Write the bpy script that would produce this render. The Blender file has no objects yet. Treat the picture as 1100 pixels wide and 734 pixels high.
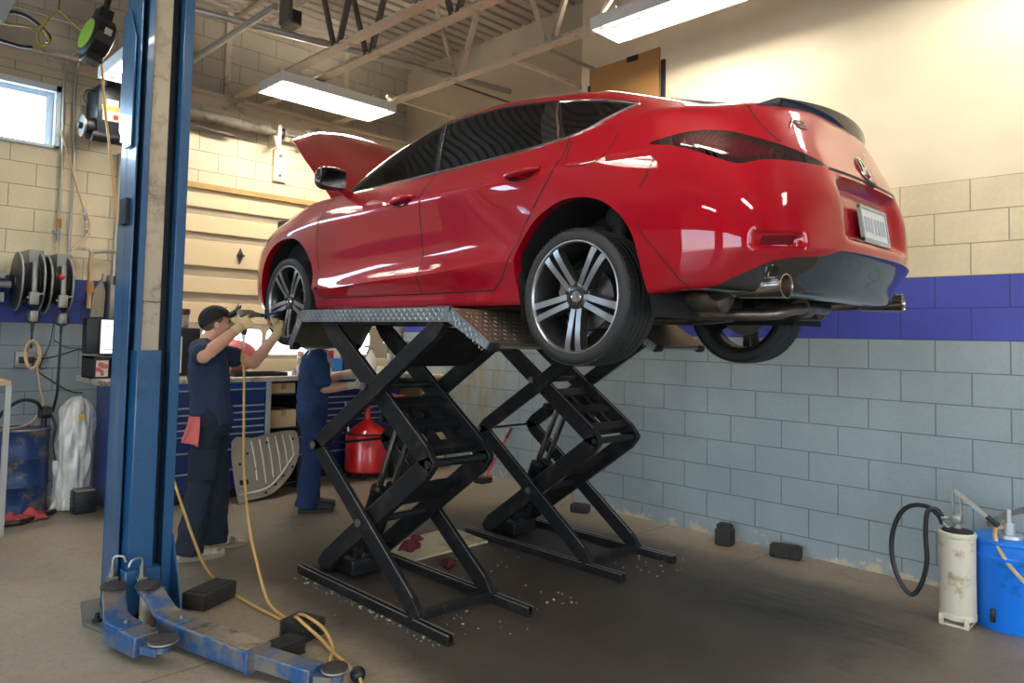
import bpy, bmesh, math, random
from mathutils import Vector, Matrix, Euler
random.seed(7)
PI = math.pi
SC = bpy.context.scene
COL = SC.collection

# ------------------------------------------------------------------ materials
def _nodes(name):
    m = bpy.data.materials.new(name)
    m.use_nodes = True
    nt = m.node_tree
    b = nt.nodes['Principled BSDF']
    return m, nt, b

def setin(b, **kw):
    for k, v in kw.items():
        k = k.replace('_', ' ')
        if k in b.inputs:
            b.inputs[k].default_value = v

def mat(name, col, rough=0.5, metal=0.0, var=0.12, scale=9.0, bump=0.0, coat=0.0, spec=0.5, dirt=None, dirt_amt=0.5, dirt_scale=5.0, bscale=None):
    """principled with uneven wear in colour and roughness"""
    m, nt, b = _nodes(name)
    c = tuple(col) + (1,)
    b.inputs['Roughness'].default_value = rough
    b.inputs['Metallic'].default_value = metal
    setin(b, Specular_IOR_Level=spec, Coat_Weight=coat, Coat_Roughness=0.03)
    tc = nt.nodes.new('ShaderNodeTexCoord')
    nz = nt.nodes.new('ShaderNodeTexNoise'); nz.inputs['Scale'].default_value = scale; nz.inputs['Detail'].default_value = 5
    nt.links.new(tc.outputs['Object'], nz.inputs['Vector'])
    mx = nt.nodes.new('ShaderNodeMix'); mx.data_type = 'RGBA'
    mx.inputs['A'].default_value = tuple(max(0, x*(1-var)) for x in col) + (1,)
    mx.inputs['B'].default_value = tuple(min(1, x*(1+var)) for x in col) + (1,)
    nt.links.new(nz.outputs['Fac'], mx.inputs['Factor'])
    out = mx.outputs['Result']
    if dirt is not None:
        n2 = nt.nodes.new('ShaderNodeTexNoise'); n2.inputs['Scale'].default_value = dirt_scale; n2.inputs['Detail'].default_value = 8
        n2.inputs['Roughness'].default_value = 0.7
        nt.links.new(tc.outputs['Object'], n2.inputs['Vector'])
        r = nt.nodes.new('ShaderNodeValToRGB')
        r.color_ramp.elements[0].position = 0.60 - 0.22*dirt_amt; r.color_ramp.elements[0].color = (0, 0, 0, 1)
        r.color_ramp.elements[1].position = 0.72 - 0.18*dirt_amt; r.color_ramp.elements[1].color = (1, 1, 1, 1)
        nt.links.new(n2.outputs['Fac'], r.inputs['Fac'])
        m2 = nt.nodes.new('ShaderNodeMix'); m2.data_type = 'RGBA'
        nt.links.new(r.outputs['Color'], m2.inputs['Factor'])
        nt.links.new(out, m2.inputs['A']); m2.inputs['B'].default_value = tuple(dirt) + (1,)
        out = m2.outputs['Result']
    nt.links.new(out, b.inputs['Base Color'])
    if bump:
        n3 = nt.nodes.new('ShaderNodeTexNoise'); n3.inputs['Scale'].default_value = bscale or scale*6; n3.inputs['Detail'].default_value = 4
        nt.links.new(tc.outputs['Object'], n3.inputs['Vector'])
        bp = nt.nodes.new('ShaderNodeBump'); bp.inputs['Strength'].default_value = bump; bp.inputs['Distance'].default_value = 0.01
        nt.links.new(n3.outputs['Fac'], bp.inputs['Height']); nt.links.new(bp.outputs['Normal'], b.inputs['Normal'])
    return m

def emis(name, col, strength):
    m, nt, b = _nodes(name)
    b.inputs['Base Color'].default_value = (0.8, 0.8, 0.8, 1)
    setin(b, Emission_Strength=strength)
    b.inputs['Emission Color'].default_value = tuple(col) + (1,)
    return m

def glass(name, col, alpha, rough=0.03):
    """tinted pane: see-through film with a mirror coat"""
    m = bpy.data.materials.new(name); m.use_nodes = True
    nt = m.node_tree; nt.nodes.clear()
    o = nt.nodes.new('ShaderNodeOutputMaterial')
    t = nt.nodes.new('ShaderNodeBsdfTransparent'); t.inputs['Color'].default_value = tuple(col) + (1,)
    d = nt.nodes.new('ShaderNodeBsdfDiffuse'); d.inputs['Color'].default_value = (0.012, 0.012, 0.014, 1)
    g = nt.nodes.new('ShaderNodeBsdfGlossy'); g.inputs['Roughness'].default_value = rough
    fr = nt.nodes.new('ShaderNodeFresnel'); fr.inputs['IOR'].default_value = 1.5
    m1 = nt.nodes.new('ShaderNodeMixShader'); m1.inputs['Fac'].default_value = alpha
    m2 = nt.nodes.new('ShaderNodeMixShader')
    nt.links.new(t.outputs[0], m1.inputs[1]); nt.links.new(d.outputs[0], m1.inputs[2])
    nt.links.new(fr.outputs[0], m2.inputs['Fac']); nt.links.new(m1.outputs[0], m2.inputs[1]); nt.links.new(g.outputs[0], m2.inputs[2])
    nt.links.new(m2.outputs[0], o.inputs['Surface'])
    return m

# ------------------------------------------------------------------ mesh builder
class MB:
    def __init__(s):
        s.v = []; s.f = []; s.mi = []; s.cur = 0; s.M = None
    def mi_(s, i): s.cur = i; return s
    def xf(s, M): s.M = M; return s
    def add(s, vs, fs):
        n = len(s.v)
        M = s.M
        for p in vs:
            p = Vector(p)
            s.v.append(M @ p if M is not None else p)
        for f in fs:
            s.f.append([n+i for i in f]); s.mi.append(s.cur)
        return s
    def hexa(s, p):      # 8 corners, bottom ring then top ring
        return s.add(p, [(3, 2, 1, 0), (4, 5, 6, 7), (0, 1, 5, 4), (1, 2, 6, 5), (2, 3, 7, 6), (3, 0, 4, 7)])
    def box(s, x0, x1, y0, y1, z0, z1):
        return s.hexa([(x0, y0, z0), (x1, y0, z0), (x1, y1, z0), (x0, y1, z0), (x0, y0, z1), (x1, y0, z1), (x1, y1, z1), (x0, y1, z1)])
    def rbox(s, x0, x1, y0, y1, z0, z1, b=0.01, seg=2):
        bm = bmesh.new()
        bmesh.ops.create_cube(bm, size=1)
        for q in bm.verts:
            q.co = Vector(((x0+x1)/2 + q.co.x*(x1-x0), (y0+y1)/2 + q.co.y*(y1-y0), (z0+z1)/2 + q.co.z*(z1-z0)))
        b = min(b, 0.49*min(x1-x0, y1-y0, z1-z0))
        bmesh.ops.bevel(bm, geom=list(bm.edges), offset=b, segments=seg, profile=0.5, affect='EDGES')
        return s.bm(bm)
    def bm(s, bm):
        bm.verts.ensure_lookup_table(); bm.verts.index_update()
        s.add([q.co.copy() for q in bm.verts], [[q.index for q in f.verts] for f in bm.faces]); bm.free(); return s
    def bar(s, a, b, w, h, up=(0, 0, 1)):      # rectangular bar a to b; w sideways, h along up
        a = Vector(a); b = Vector(b); d = (b-a).normalized(); up = Vector(up)
        sd = d.cross(up)
        if sd.length < 1e-5: sd = d.cross(Vector((1, 0, 0)))
        sd.normalize(); u = sd.cross(d).normalized()
        q = []
        for c in (a, b):
            q += [c - sd*w/2 - u*h/2, c + sd*w/2 - u*h/2, c + sd*w/2 + u*h/2, c - sd*w/2 + u*h/2]
        return s.hexa(q)
    def tube(s, path, r, n=10, cap=True, closed=False):
        P = [Vector(p) for p in path]; k = len(P)
        R = r if isinstance(r, (list, tuple)) else [r]*k
        vs = []; fs = []
        prev = None
        for i in range(k):
            if closed: d = P[(i+1) % k] - P[i-1]
            elif i == 0: d = P[1]-P[0]
            elif i == k-1: d = P[-1]-P[-2]
            else: d = P[i+1]-P[i-1]
            d.normalize()
            if prev is None:
                a = Vector((0, 0, 1)) if abs(d.z) < 0.9 else Vector((1, 0, 0))
                x = d.cross(a).normalized()
            else:
                x = (prev - d*prev.dot(d)).normalized()
            prev = x; y = d.cross(x)
            for j in range(n):
                t = 2*PI*j/n
                vs.append(P[i] + (x*math.cos(t) + y*math.sin(t))*R[i])
        m = k if closed else k-1
        for i in range(m):
            for j in range(n):
                a = i*n+j; b = i*n+(j+1) % n; c = ((i+1) % k)*n+(j+1) % n; d = ((i+1) % k)*n+j
                fs.append((a, b, c, d))
        if cap and not closed:
            fs.append(tuple(range(n-1, -1, -1))); fs.append(tuple((k-1)*n+j for j in range(n)))
        return s.add(vs, fs)
    def cyl(s, a, b, r, n=16, r2=None):
        return s.tube([a, b], [r, r if r2 is None else r2], n)
    def lathe(s, prof, o=(0, 0, 0), ax=(0, 0, 1), n=24, cap=True):   # prof: (radius, height)
        o = Vector(o); d = Vector(ax).normalized()
        a = Vector((0, 0, 1)) if abs(d.z) < 0.9 else Vector((1, 0, 0))
        x = a.cross(d).normalized() if abs(d.z) < 0.9 else Vector((1, 0, 0))
        y = d.cross(x)
        vs = []; fs = []
        for (r, h) in prof:
            for j in range(n):
                t = 2*PI*j/n
                vs.append(o + d*h + (x*math.cos(t)+y*math.sin(t))*max(r, 1e-5))
        for i in range(len(prof)-1):
            for j in range(n):
                fs.append((i*n+j, i*n+(j+1) % n, (i+1)*n+(j+1) % n, (i+1)*n+j))
        if cap:
            fs.append(tuple(range(n-1, -1, -1))); fs.append(tuple((len(prof)-1)*n+j for j in range(n)))
        return s.add(vs, fs)
    def prism(s, pts, d):      # planar 3d outline pushed by vector d
        P = [Vector(p) for p in pts]; d = Vector(d); n = len(P)
        vs = P + [p+d for p in P]
        fs = [tuple(range(n-1, -1, -1)), tuple(range(n, 2*n))]
        for i in range(n):
            fs.append((i, (i+1) % n, n+(i+1) % n, n+i))
        return s.add(vs, fs)
    def sphere(s, c, r, n=16, m=10, sc=(1, 1, 1)):
        prof = []
        vs = []; fs = []
        c = Vector(c)
        for i in range(m+1):
            ph = -PI/2 + PI*i/m
            for j in range(n):
                t = 2*PI*j/n
                vs.append(c + Vector((sc[0]*r*max(math.cos(ph), 1e-4)*math.cos(t), sc[1]*r*max(math.cos(ph), 1e-4)*math.sin(t), sc[2]*r*math.sin(ph))))
        for i in range(m):
            for j in range(n):
                fs.append((i*n+j, i*n+(j+1) % n, (i+1)*n+(j+1) % n, (i+1)*n+j))
        return s.add(vs, fs)
    def grid(s, fn, nu, nv):
        vs = [fn(i/nu, j/nv) for i in range(nu+1) for j in range(nv+1)]
        fs = [(i*(nv+1)+j, (i+1)*(nv+1)+j, (i+1)*(nv+1)+j+1, i*(nv+1)+j+1) for i in range(nu) for j in range(nv)]
        return s.add(vs, fs)
    def build(s, name, mats, parent=None, smooth=35, label=None, bevel=0, solid=0, subd=0, merge=True, kind=None, solid_off=-1):
        me = bpy.data.meshes.new(name)
        inv = parent_inv(parent)
        me.from_pydata([inv @ q for q in s.v], [], s.f)
        if not isinstance(mats, (list, tuple)): mats = [mats]
        for mm in mats: me.materials.append(mm)
        for p, i in zip(me.polygons, s.mi): p.material_index = min(i, len(mats)-1)
        bm = bmesh.new(); bm.from_mesh(me)
        if merge: bmesh.ops.remove_doubles(bm, verts=bm.verts, dist=1e-5)
        bmesh.ops.recalc_face_normals(bm, faces=bm.faces)
        bm.to_mesh(me); bm.free()
        if smooth:
            me.shade_smooth()
            me.set_sharp_from_angle(angle=math.radians(smooth))
        o = bpy.data.objects.new(name, me); COL.objects.link(o)
        if parent is not None: o.parent = parent
        o['_o'] = 1
        del o['_o']
        if bevel:
            bv = o.modifiers.new('Bevel', 'BEVEL'); bv.width = bevel; bv.segments = 2; bv.limit_method = 'ANGLE'; bv.angle_limit = math.radians(40)
            bv.harden_normals = False
        if solid:
            sd = o.modifiers.new('Solidify', 'SOLIDIFY'); sd.thickness = solid; sd.offset = solid_off
        if subd:
            ss = o.modifiers.new('Subdivision', 'SUBSURF'); ss.levels = subd; ss.render_levels = subd
        if label: o['label'] = label
        if kind: o['kind'] = kind
        return o

def parent_inv(p):
    M = Matrix.Identity(4); chain = []
    while p is not None:
        chain.append(p); p = p.parent
    for q in reversed(chain):
        M = M @ Matrix.LocRotScale(q.location, q.rotation_euler, q.scale)
    return M.inverted()

def thing(name, label, cat, loc=(0, 0, 0), group=None, rz=0):
    o = bpy.data.objects.new(name, None); COL.objects.link(o)
    o.empty_display_size = 0.1
    o.location = loc; o.rotation_euler = (0, 0, rz)
    o['label'] = label; o['category'] = cat
    if group: o['group'] = group
    return o

def tag(o, label, cat, group=None):
    o['label'] = label; o['category'] = cat
    if group: o['group'] = group
    return o

def struct(o):
    o['kind'] = 'structure'; return o

def dup(root, loc=None, label=None, group=None, rz=None):
    r = root.copy(); COL.objects.link(r)
    if loc is not None: r.location = loc
    if rz is not None: r.rotation_euler = (0, 0, rz)
    if label: r['label'] = label
    if group: r['group'] = group
    for ch in list(root.children):
        c = ch.copy(); COL.objects.link(c); c.parent = r
        for g in list(ch.children):
            d = g.copy(); COL.objects.link(d); d.parent = c
    return r

def one(mb, name, mats, label, cat, group=None, loc=None, **kw):
    """a thing that is a single mesh, origin at its base"""
    if loc is None:
        n = len(mb.v); c = sum((Vector(q) for q in mb.v), Vector())/n
        loc = Vector((c.x, c.y, min(q.z for q in mb.v)))
    loc = Vector(loc)
    mb.v = [q-loc for q in mb.v]
    o = mb.build(name, mats, None, **kw); o.location = loc
    return tag(o, label, cat, group)

def spline(P, k=8, closed=False):
    P = [Vector(p) for p in P]; n = len(P); out = []
    rng = range(n if closed else n-1)
    for i in rng:
        if closed: a, b, c, d = P[i-1], P[i], P[(i+1) % n], P[(i+2) % n]
        else:
            b, c = P[i], P[i+1]
            a = P[i-1] if i > 0 else b+(b-c)
            d = P[i+2] if i+2 < n else c+(c-b)
        for j in range(k):
            t = j/k
            out.append(0.5*((2*b)+(c-a)*t+(2*a-5*b+4*c-d)*t*t+(3*b-a-3*c+d)*t*t*t))
    if not closed: out.append(P[-1])
    return out

# ------------------------------------------------------------------ camera (photo taken from eye height at the bay entrance)
def make_camera():
    yaw, pit, rol = math.radians(44.7584), math.radians(2.78819), math.radians(1.21499)
    f = Vector((math.sin(yaw)*math.cos(pit), math.cos(yaw)*math.cos(pit), math.sin(pit)))
    r = Vector((math.cos(yaw), -math.sin(yaw), 0)); u = r.cross(f)
    r2 = r*math.cos(rol)+u*math.sin(rol); u2 = -r*math.sin(rol)+u*math.cos(rol)
    cd = bpy.data.cameras.new('camera'); co = bpy.data.objects.new('camera', cd); COL.objects.link(co)
    M = Matrix((r2, u2, -f)).transposed().to_4x4(); M.translation = Vector((0, 0, 1.515))
    co.matrix_world = M
    cd.sensor_fit = 'HORIZONTAL'; cd.sensor_width = 36.0
    cd.lens = 779.516/1100*36.0
    cd.shift_x = 0.0; cd.shift_y = -(367-324.584)/1100
    cd.clip_start = 0.05; cd.clip_end = 200
    SC.camera = co
make_camera()
SC.view_settings.view_transform = 'Standard'; SC.view_settings.look = 'None'
SC.view_settings.gamma = 1.0; SC.view_settings.use_curve_mapping = False
def hx(h):
    h = h.lstrip('#')
    o = []
    for i in (0, 2, 4):
        c = int(h[i:i+2], 16)/255
        o.append(c/12.92 if c <= 0.04045 else ((c+0.055)/1.055)**2.4)
    return tuple(o)

XW, XR, YB, ZC = 5.212, 5.55, 7.6, 4.95      # near right wall, recessed right wall, back wall, roof deck

# ---- block wall material: painted concrete blocks in colour bands
def block_mat(name, axis, u_off, bands, plaster=None, base=0.1331, chip=True):
    """axis: world axis that runs along the wall; bands: [(top z, colour)...]"""
    m, nt, b = _nodes(name)
    L = nt.links
    geo = nt.nodes.new('ShaderNodeNewGeometry')
    sep = nt.nodes.new('ShaderNodeSeparateXYZ'); L.new(geo.outputs['Position'], sep.inputs[0])
    def math_(op, a, bb, clamp=False):
        n = nt.nodes.new('ShaderNodeMath'); n.operation = op; n.use_clamp = clamp
        for i, q in enumerate((a, bb)):
            if q is None: continue
            if isinstance(q, (int, float)): n.inputs[i].default_value = q
            else: L.new(q, n.inputs[i])
        return n.outputs[0]
    def mixc(f, A, B):
        n = nt.nodes.new('ShaderNodeMix'); n.data_type = 'RGBA'
        if isinstance(f, (int, float)): n.inputs['Factor'].default_value = f
        else: L.new(f, n.inputs['Factor'])
        for k, q in (('A', A), ('B', B)):
            if isinstance(q, tuple): n.inputs[k].default_value = q+(1,)
            else: L.new(q, n.inputs[k])
        return n.outputs['Result']
    u = math_('ADD', sep.outputs[axis], u_off)
    z = math_('SUBTRACT', sep.outputs[2], base)
    cmb = nt.nodes.new('ShaderNodeCombineXYZ'); L.new(u, cmb.inputs[0]); L.new(z, cmb.inputs[1])
    br = nt.nodes.new('ShaderNodeTexBrick')
    br.inputs['Scale'].default_value = 1.0; br.inputs['Brick Width'].default_value = 0.4064; br.inputs['Row Height'].default_value = 0.2032
    br.inputs['Mortar Size'].default_value = 0.0045; br.inputs['Mortar Smooth'].default_value = 0.25; br.inputs['Bias'].default_value = 0
    br.offset = 0.5; br.offset_frequency = 2
    br.inputs['Color1'].default_value = (0.46, 0.46, 0.46, 1); br.inputs['Color2'].default_value = (0.54, 0.54, 0.54, 1)
    L.new(cmb.outputs[0], br.inputs['Vector'])
    mortar = br.outputs['Fac']
    # wavering edge for the painted bands
    nz = nt.nodes.new('ShaderNodeTexNoise'); nz.inputs['Scale'].default_value = 2.2; nz.inputs['Detail'].default_value = 6
    L.new(geo.outputs['Position'], nz.inputs['Vector'])
    nf = nt.nodes.new('ShaderNodeTexNoise'); nf.inputs['Scale'].default_value = 45; nf.inputs['Detail'].default_value = 5; nf.inputs['Roughness'].default_value = 0.65
    L.new(geo.outputs['Position'], nf.inputs['Vector'])
    col = bands[0][1]
    for i in range(1, len(bands)):
        f = math_('GREATER_THAN', sep.outputs[2], bands[i-1][0])
        col = mixc(f, col, bands[i][1])
    # uneven blocks, broad grime and fine speckle
    tone = math_('ADD', math_('MULTIPLY', br.outputs['Color'], 0.5), math_('MULTIPLY', nz.outputs['Fac'], 0.55))
    tone = math_('ADD', tone, math_('MULTIPLY', nf.outputs['Fac'], 0.35))
    tn = nt.nodes.new('ShaderNodeMapRange'); tn.inputs['From Min'].default_value = 0.45; tn.inputs['From Max'].default_value = 0.95
    tn.inputs['To Min'].default_value = 0.80; tn.inputs['To Max'].default_value = 1.18
    L.new(tone, tn.inputs['Value'])
    vm = nt.nodes.new('ShaderNodeVectorMath'); vm.operation = 'SCALE'
    (vm.inputs[0].__setattr__('default_value', col) if isinstance(col, tuple) else L.new(col, vm.inputs[0]))
    L.new(tn.outputs[0], vm.inputs['Scale'])
    col = vm.outputs[0]
    msk = mortar
    if plaster is not None:
        pz = math_('GREATER_THAN', sep.outputs[2], plaster[0])
        pl = nt.nodes.new('ShaderNodeVectorMath'); pl.operation = 'SCALE'; pl.inputs[0].default_value = plaster[1]
        pr = nt.nodes.new('ShaderNodeMapRange'); pr.inputs['From Min'].default_value = 0.3; pr.inputs['From Max'].default_value = 0.7; pr.inputs['To Min'].default_value = 0.93; pr.inputs['To Max'].default_value = 1.05
        L.new(nz.outputs['Fac'], pr.inputs['Value']); L.new(pr.outputs[0], pl.inputs['Scale'])
        inv = math_('SUBTRACT', 1.0, pz)
        msk = math_('MULTIPLY', mortar, inv)
    mcol = nt.nodes.new('ShaderNodeVectorMath'); mcol.operation = 'SCALE'; L.new(col, mcol.inputs[0]); mcol.inputs['Scale'].default_value = 0.62
    col2 = mixc(msk, col, mcol.outputs[0])
    if plaster is not None: col2 = mixc(pz, col2, pl.outputs[0])
    if chip:
        # flaked paint low on the wall, showing pale block
        cn = nt.nodes.new('ShaderNodeTexNoise'); cn.inputs['Scale'].default_value = 7; cn.inputs['Detail'].default_value = 9; cn.inputs['Roughness'].default_value = 0.75
        L.new(geo.outputs['Position'], cn.inputs['Vector'])
        hgt = nt.nodes.new('ShaderNodeMapRange'); hgt.inputs['From Min'].default_value = 0.0; hgt.inputs['From Max'].default_value = 0.26; hgt.inputs['To Min'].default_value = 0.16; hgt.inputs['To Max'].default_value = -0.16
        L.new(sep.outputs[2], hgt.inputs['Value'])
        s = math_('ADD', cn.outputs['Fac'], hgt.outputs[0])
        f = math_('GREATER_THAN', s, 0.635)
        col2 = mixc(f, col2, hx('#b9ab92'))
    if isinstance(chip, tuple):
        # rusty tan splash marks on the blocks beside the tool corner
        (ua, za, ru, rz) = chip
        du = math_('DIVIDE', math_('SUBTRACT', sep.outputs[axis], ua), ru); dz = math_('DIVIDE', math_('SUBTRACT', sep.outputs[2], za), rz)
        d2 = math_('ADD', math_('MULTIPLY', du, du), math_('MULTIPLY', dz, dz))
        st = nt.nodes.new('ShaderNodeTexNoise'); st.inputs['Scale'].default_value = 14; st.inputs['Detail'].default_value = 8
        mp = nt.nodes.new('ShaderNodeMapping'); mp.inputs['Scale'].default_value = (1, 1, 0.35)
        L.new(geo.outputs['Position'], mp.inputs['Vector']); L.new(mp.outputs[0], st.inputs['Vector'])
        k = math_('SUBTRACT', math_('ADD', st.outputs['Fac'], math_('MULTIPLY', d2, -0.35)), 0.30)
        k = math_('MULTIPLY', k, 3.2, True)
        col2 = mixc(math_('MULTIPLY', k, 0.7), col2, hx('#8c7752'))
    L.new(col2, b.inputs['Base Color'])
    b.inputs['Roughness'].default_value = 0.55
    bp = nt.nodes.new('ShaderNodeBump'); bp.inputs['Strength'].default_value = 0.55; bp.inputs['Distance'].default_value = 0.012
    hh = math_('SUBTRACT', math_('MULTIPLY', nf.outputs['Fac'], 0.30), math_('MULTIPLY', msk, 1.0))
    if plaster is not None: hh = math_('MULTIPLY', hh, math_('SUBTRACT', 1.0, math_('MULTIPLY', pz, 0.9)))
    L.new(hh, bp.inputs['Height']); L.new(bp.outputs[0], b.inputs['Normal'])
    return m

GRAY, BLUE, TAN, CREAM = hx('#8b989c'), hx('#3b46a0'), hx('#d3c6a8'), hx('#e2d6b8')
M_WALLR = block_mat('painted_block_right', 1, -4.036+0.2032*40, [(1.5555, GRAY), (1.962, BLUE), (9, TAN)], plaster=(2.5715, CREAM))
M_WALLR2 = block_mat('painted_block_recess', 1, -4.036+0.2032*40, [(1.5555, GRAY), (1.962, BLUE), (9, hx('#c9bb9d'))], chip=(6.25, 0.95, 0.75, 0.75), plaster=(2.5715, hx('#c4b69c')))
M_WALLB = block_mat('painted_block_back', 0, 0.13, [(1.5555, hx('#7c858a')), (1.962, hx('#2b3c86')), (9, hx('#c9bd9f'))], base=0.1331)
M_WALLB2 = block_mat('painted_block_dim', 0, 0.13, [(9, hx('#aea491'))], base=0.1331, chip=False)  # darker blocks: the weaker light above the ledge is put into the colour

def concrete_floor():
    m, nt, b = _nodes('stained_concrete'); L = nt.links
    geo = nt.nodes.new('ShaderNodeNewGeometry'); sep = nt.nodes.new('ShaderNodeSeparateXYZ'); L.new(geo.outputs['Position'], sep.inputs[0])
    def N(sc, det=6, ro=0.6, vec=None):
        n = nt.nodes.new('ShaderNodeTexNoise'); n.inputs['Scale'].default_value = sc; n.inputs['Detail'].default_value = det; n.inputs['Roughness'].default_value = ro
        L.new(vec or geo.outputs['Position'], n.inputs['Vector']); return n.outputs['Fac']
    def M(op, a, c, clamp=False):
        n = nt.nodes.new('ShaderNodeMath'); n.operation = op; n.use_clamp = clamp
        for i, q in enumerate((a, c)):
            if isinstance(q, (int, float)): n.inputs[i].default_value = q
            else: L.new(q, n.inputs[i])
        return n.outputs[0]
    def X(f, A, B):
        n = nt.nodes.new('ShaderNodeMix'); n.data_type = 'RGBA'
        L.new(f, n.inputs['Factor']) if not isinstance(f, float) else None
        if isinstance(f, float): n.inputs['Factor'].default_value = f
        for k, q in (('A', A), ('B', B)):
            if isinstance(q, tuple): n.inputs[k].default_value = q+(1,)
            else: L.new(q, n.inputs[k])
        return n.outputs['Result']
    n1 = N(0.9); n2 = N(6, 8, 0.7); n3 = N(60, 4, 0.6); n4 = N(2.3, 7, 0.65)
    base = X(n1, hx('#7d715f'), hx('#a89b86'))
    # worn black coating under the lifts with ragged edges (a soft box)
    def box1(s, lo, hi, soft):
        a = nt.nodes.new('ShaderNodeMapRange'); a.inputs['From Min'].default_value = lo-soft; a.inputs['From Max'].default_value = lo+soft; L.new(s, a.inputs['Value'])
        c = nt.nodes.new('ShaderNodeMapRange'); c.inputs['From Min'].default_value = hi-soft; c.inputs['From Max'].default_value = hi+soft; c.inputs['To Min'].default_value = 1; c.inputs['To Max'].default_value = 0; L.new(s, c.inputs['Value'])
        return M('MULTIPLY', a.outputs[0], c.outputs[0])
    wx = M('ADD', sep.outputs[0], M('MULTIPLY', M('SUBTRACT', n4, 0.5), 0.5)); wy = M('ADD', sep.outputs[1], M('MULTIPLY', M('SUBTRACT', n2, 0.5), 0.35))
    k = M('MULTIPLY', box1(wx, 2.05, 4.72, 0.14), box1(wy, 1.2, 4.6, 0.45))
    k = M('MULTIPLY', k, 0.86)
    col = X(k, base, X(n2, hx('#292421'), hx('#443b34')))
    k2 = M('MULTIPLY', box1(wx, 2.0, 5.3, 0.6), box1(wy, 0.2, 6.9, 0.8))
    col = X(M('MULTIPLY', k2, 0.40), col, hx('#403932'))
    # oil spots
    o = nt.nodes.new('ShaderNodeMapRange'); o.inputs['From Min'].default_value = 0.60; o.inputs['From Max'].default_value = 0.72; L.new(n4, o.inputs['Value'])
    col = X(M('MULTIPLY', o.outputs[0], 0.55), col, hx('#2f2a26'))
    # swept wet streak near the right wall
    mp = nt.nodes.new('ShaderNodeMapping'); mp.inputs['Rotation'].default_value = (0, 0, math.radians(20)); mp.inputs['Scale'].default_value = (9, 1.1, 1)
    L.new(geo.outputs['Position'], mp.inputs['Vector'])
    n5 = N(2.0, 6, 0.6, mp.outputs[0])
    st = M('MULTIPLY', box1(M('ADD', wx, M('MULTIPLY', sep.outputs[1], 0.0)), 3.85, 4.42, 0.16), box1(wy, 1.25, 2.35, 0.25))
    n5r = nt.nodes.new('ShaderNodeMapRange'); n5r.inputs['From Min'].default_value = 0.38; n5r.inputs['From Max'].default_value = 0.6; L.new(n5, n5r.inputs['Value'])
    col = X(M('MULTIPLY', M('MULTIPLY', st, n5r.outputs[0]), 0.85), col, hx('#1c1c1e'))
    # pale grit
    g = nt.nodes.new('ShaderNodeMapRange'); g.inputs['From Min'].default_value = 0.68; g.inputs['From Max'].default_value = 0.74; L.new(n3, g.inputs['Value'])
    col = X(M('MULTIPLY', g.outputs[0], 0.45), col, hx('#b0a594'))
    n6 = N(28, 8, 0.75); g2 = nt.nodes.new('ShaderNodeMapRange'); g2.inputs['From Min'].default_value = 0.50; g2.inputs['From Max'].default_value = 0.68; L.new(n6, g2.inputs['Value'])
    col = X(M('MULTIPLY', g2.outputs[0], 0.40), col, hx('#3a332c'))
    # saw-cut joints
    def joint(s, at):
        return M('LESS_THAN', M('ABSOLUTE', M('SUBTRACT', s, at), 0), 0.006)
    for ax, at in ((1, 3.36), (1, 2.43)):
        col = X(M('MULTIPLY', joint(sep.outputs[ax], at), 0.6), col, hx('#2c2723'))
    L.new(col, b.inputs['Base Color'])
    r = nt.nodes.new('ShaderNodeMapRange'); r.inputs['To Min'].default_value = 0.36; r.inputs['To Max'].default_value = 0.62; L.new(n2, r.inputs['Value'])
    L.new(r.outputs[0], b.inputs['Roughness'])
    bp = nt.nodes.new('ShaderNodeBump'); bp.inputs['Strength'].default_value = 0.25; bp.inputs['Distance'].default_value = 0.006
    L.new(M('ADD', n2, n3), bp.inputs['Height']); L.new(bp.outputs[0], b.inputs['Normal'])
    return m
M_FLOOR = concrete_floor()

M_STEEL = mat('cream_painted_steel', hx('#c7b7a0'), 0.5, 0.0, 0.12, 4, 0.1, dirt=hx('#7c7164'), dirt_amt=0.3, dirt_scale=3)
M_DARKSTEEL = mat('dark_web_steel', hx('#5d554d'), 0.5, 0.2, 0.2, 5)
M_DECK = mat('roof_deck', hx('#a49a8c'), 0.45, 0.1, 0.15, 1.5, 0.05)
M_CONDUIT = mat('conduit_metal', hx('#a8a49b'), 0.35, 0.6, 0.12, 5)
M_DOOR = mat('cream_door_panel', hx('#dccaa2'), 0.5, 0, 0.06, 2.0, 0.05)
M_DOORDARK = mat('door_shade_and_rail_gray', hx('#a0937e'), 0.5, 0, 0.1, 3.0)  # grey for the shade in the grooves, and for the pane rail
M_WOOD = mat('lintel_wood', hx('#a88a52'), 0.6, 0, 0.2, 6.0, 0.1)
M_WHITE = mat('white_enamel', hx('#d9d8d2'), 0.4, 0, 0.04, 4)
M_TUBE = emis('fluorescent_tube', (1.0, 0.93, 0.82), 48)
M_TRAY = mat('specular_tray', (0.16, 0.155, 0.14), 0.4, 0.0, 0.05)
M_SKYPANE = emis('daylit_frosted_glass', (0.55, 0.76, 1.0), 9)
M_DOORPANE = emis('daylit_door_glass', (0.90, 0.96, 1.0), 3)

# ---- floor, walls, deck
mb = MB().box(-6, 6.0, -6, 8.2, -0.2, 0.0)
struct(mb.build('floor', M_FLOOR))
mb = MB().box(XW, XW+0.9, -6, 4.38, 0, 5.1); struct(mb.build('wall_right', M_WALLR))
mb = MB().box(XR, XW+0.9, 4.38, YB+0.3, 0, 5.1); struct(mb.build('wall_right_recess', M_WALLR2))
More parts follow.
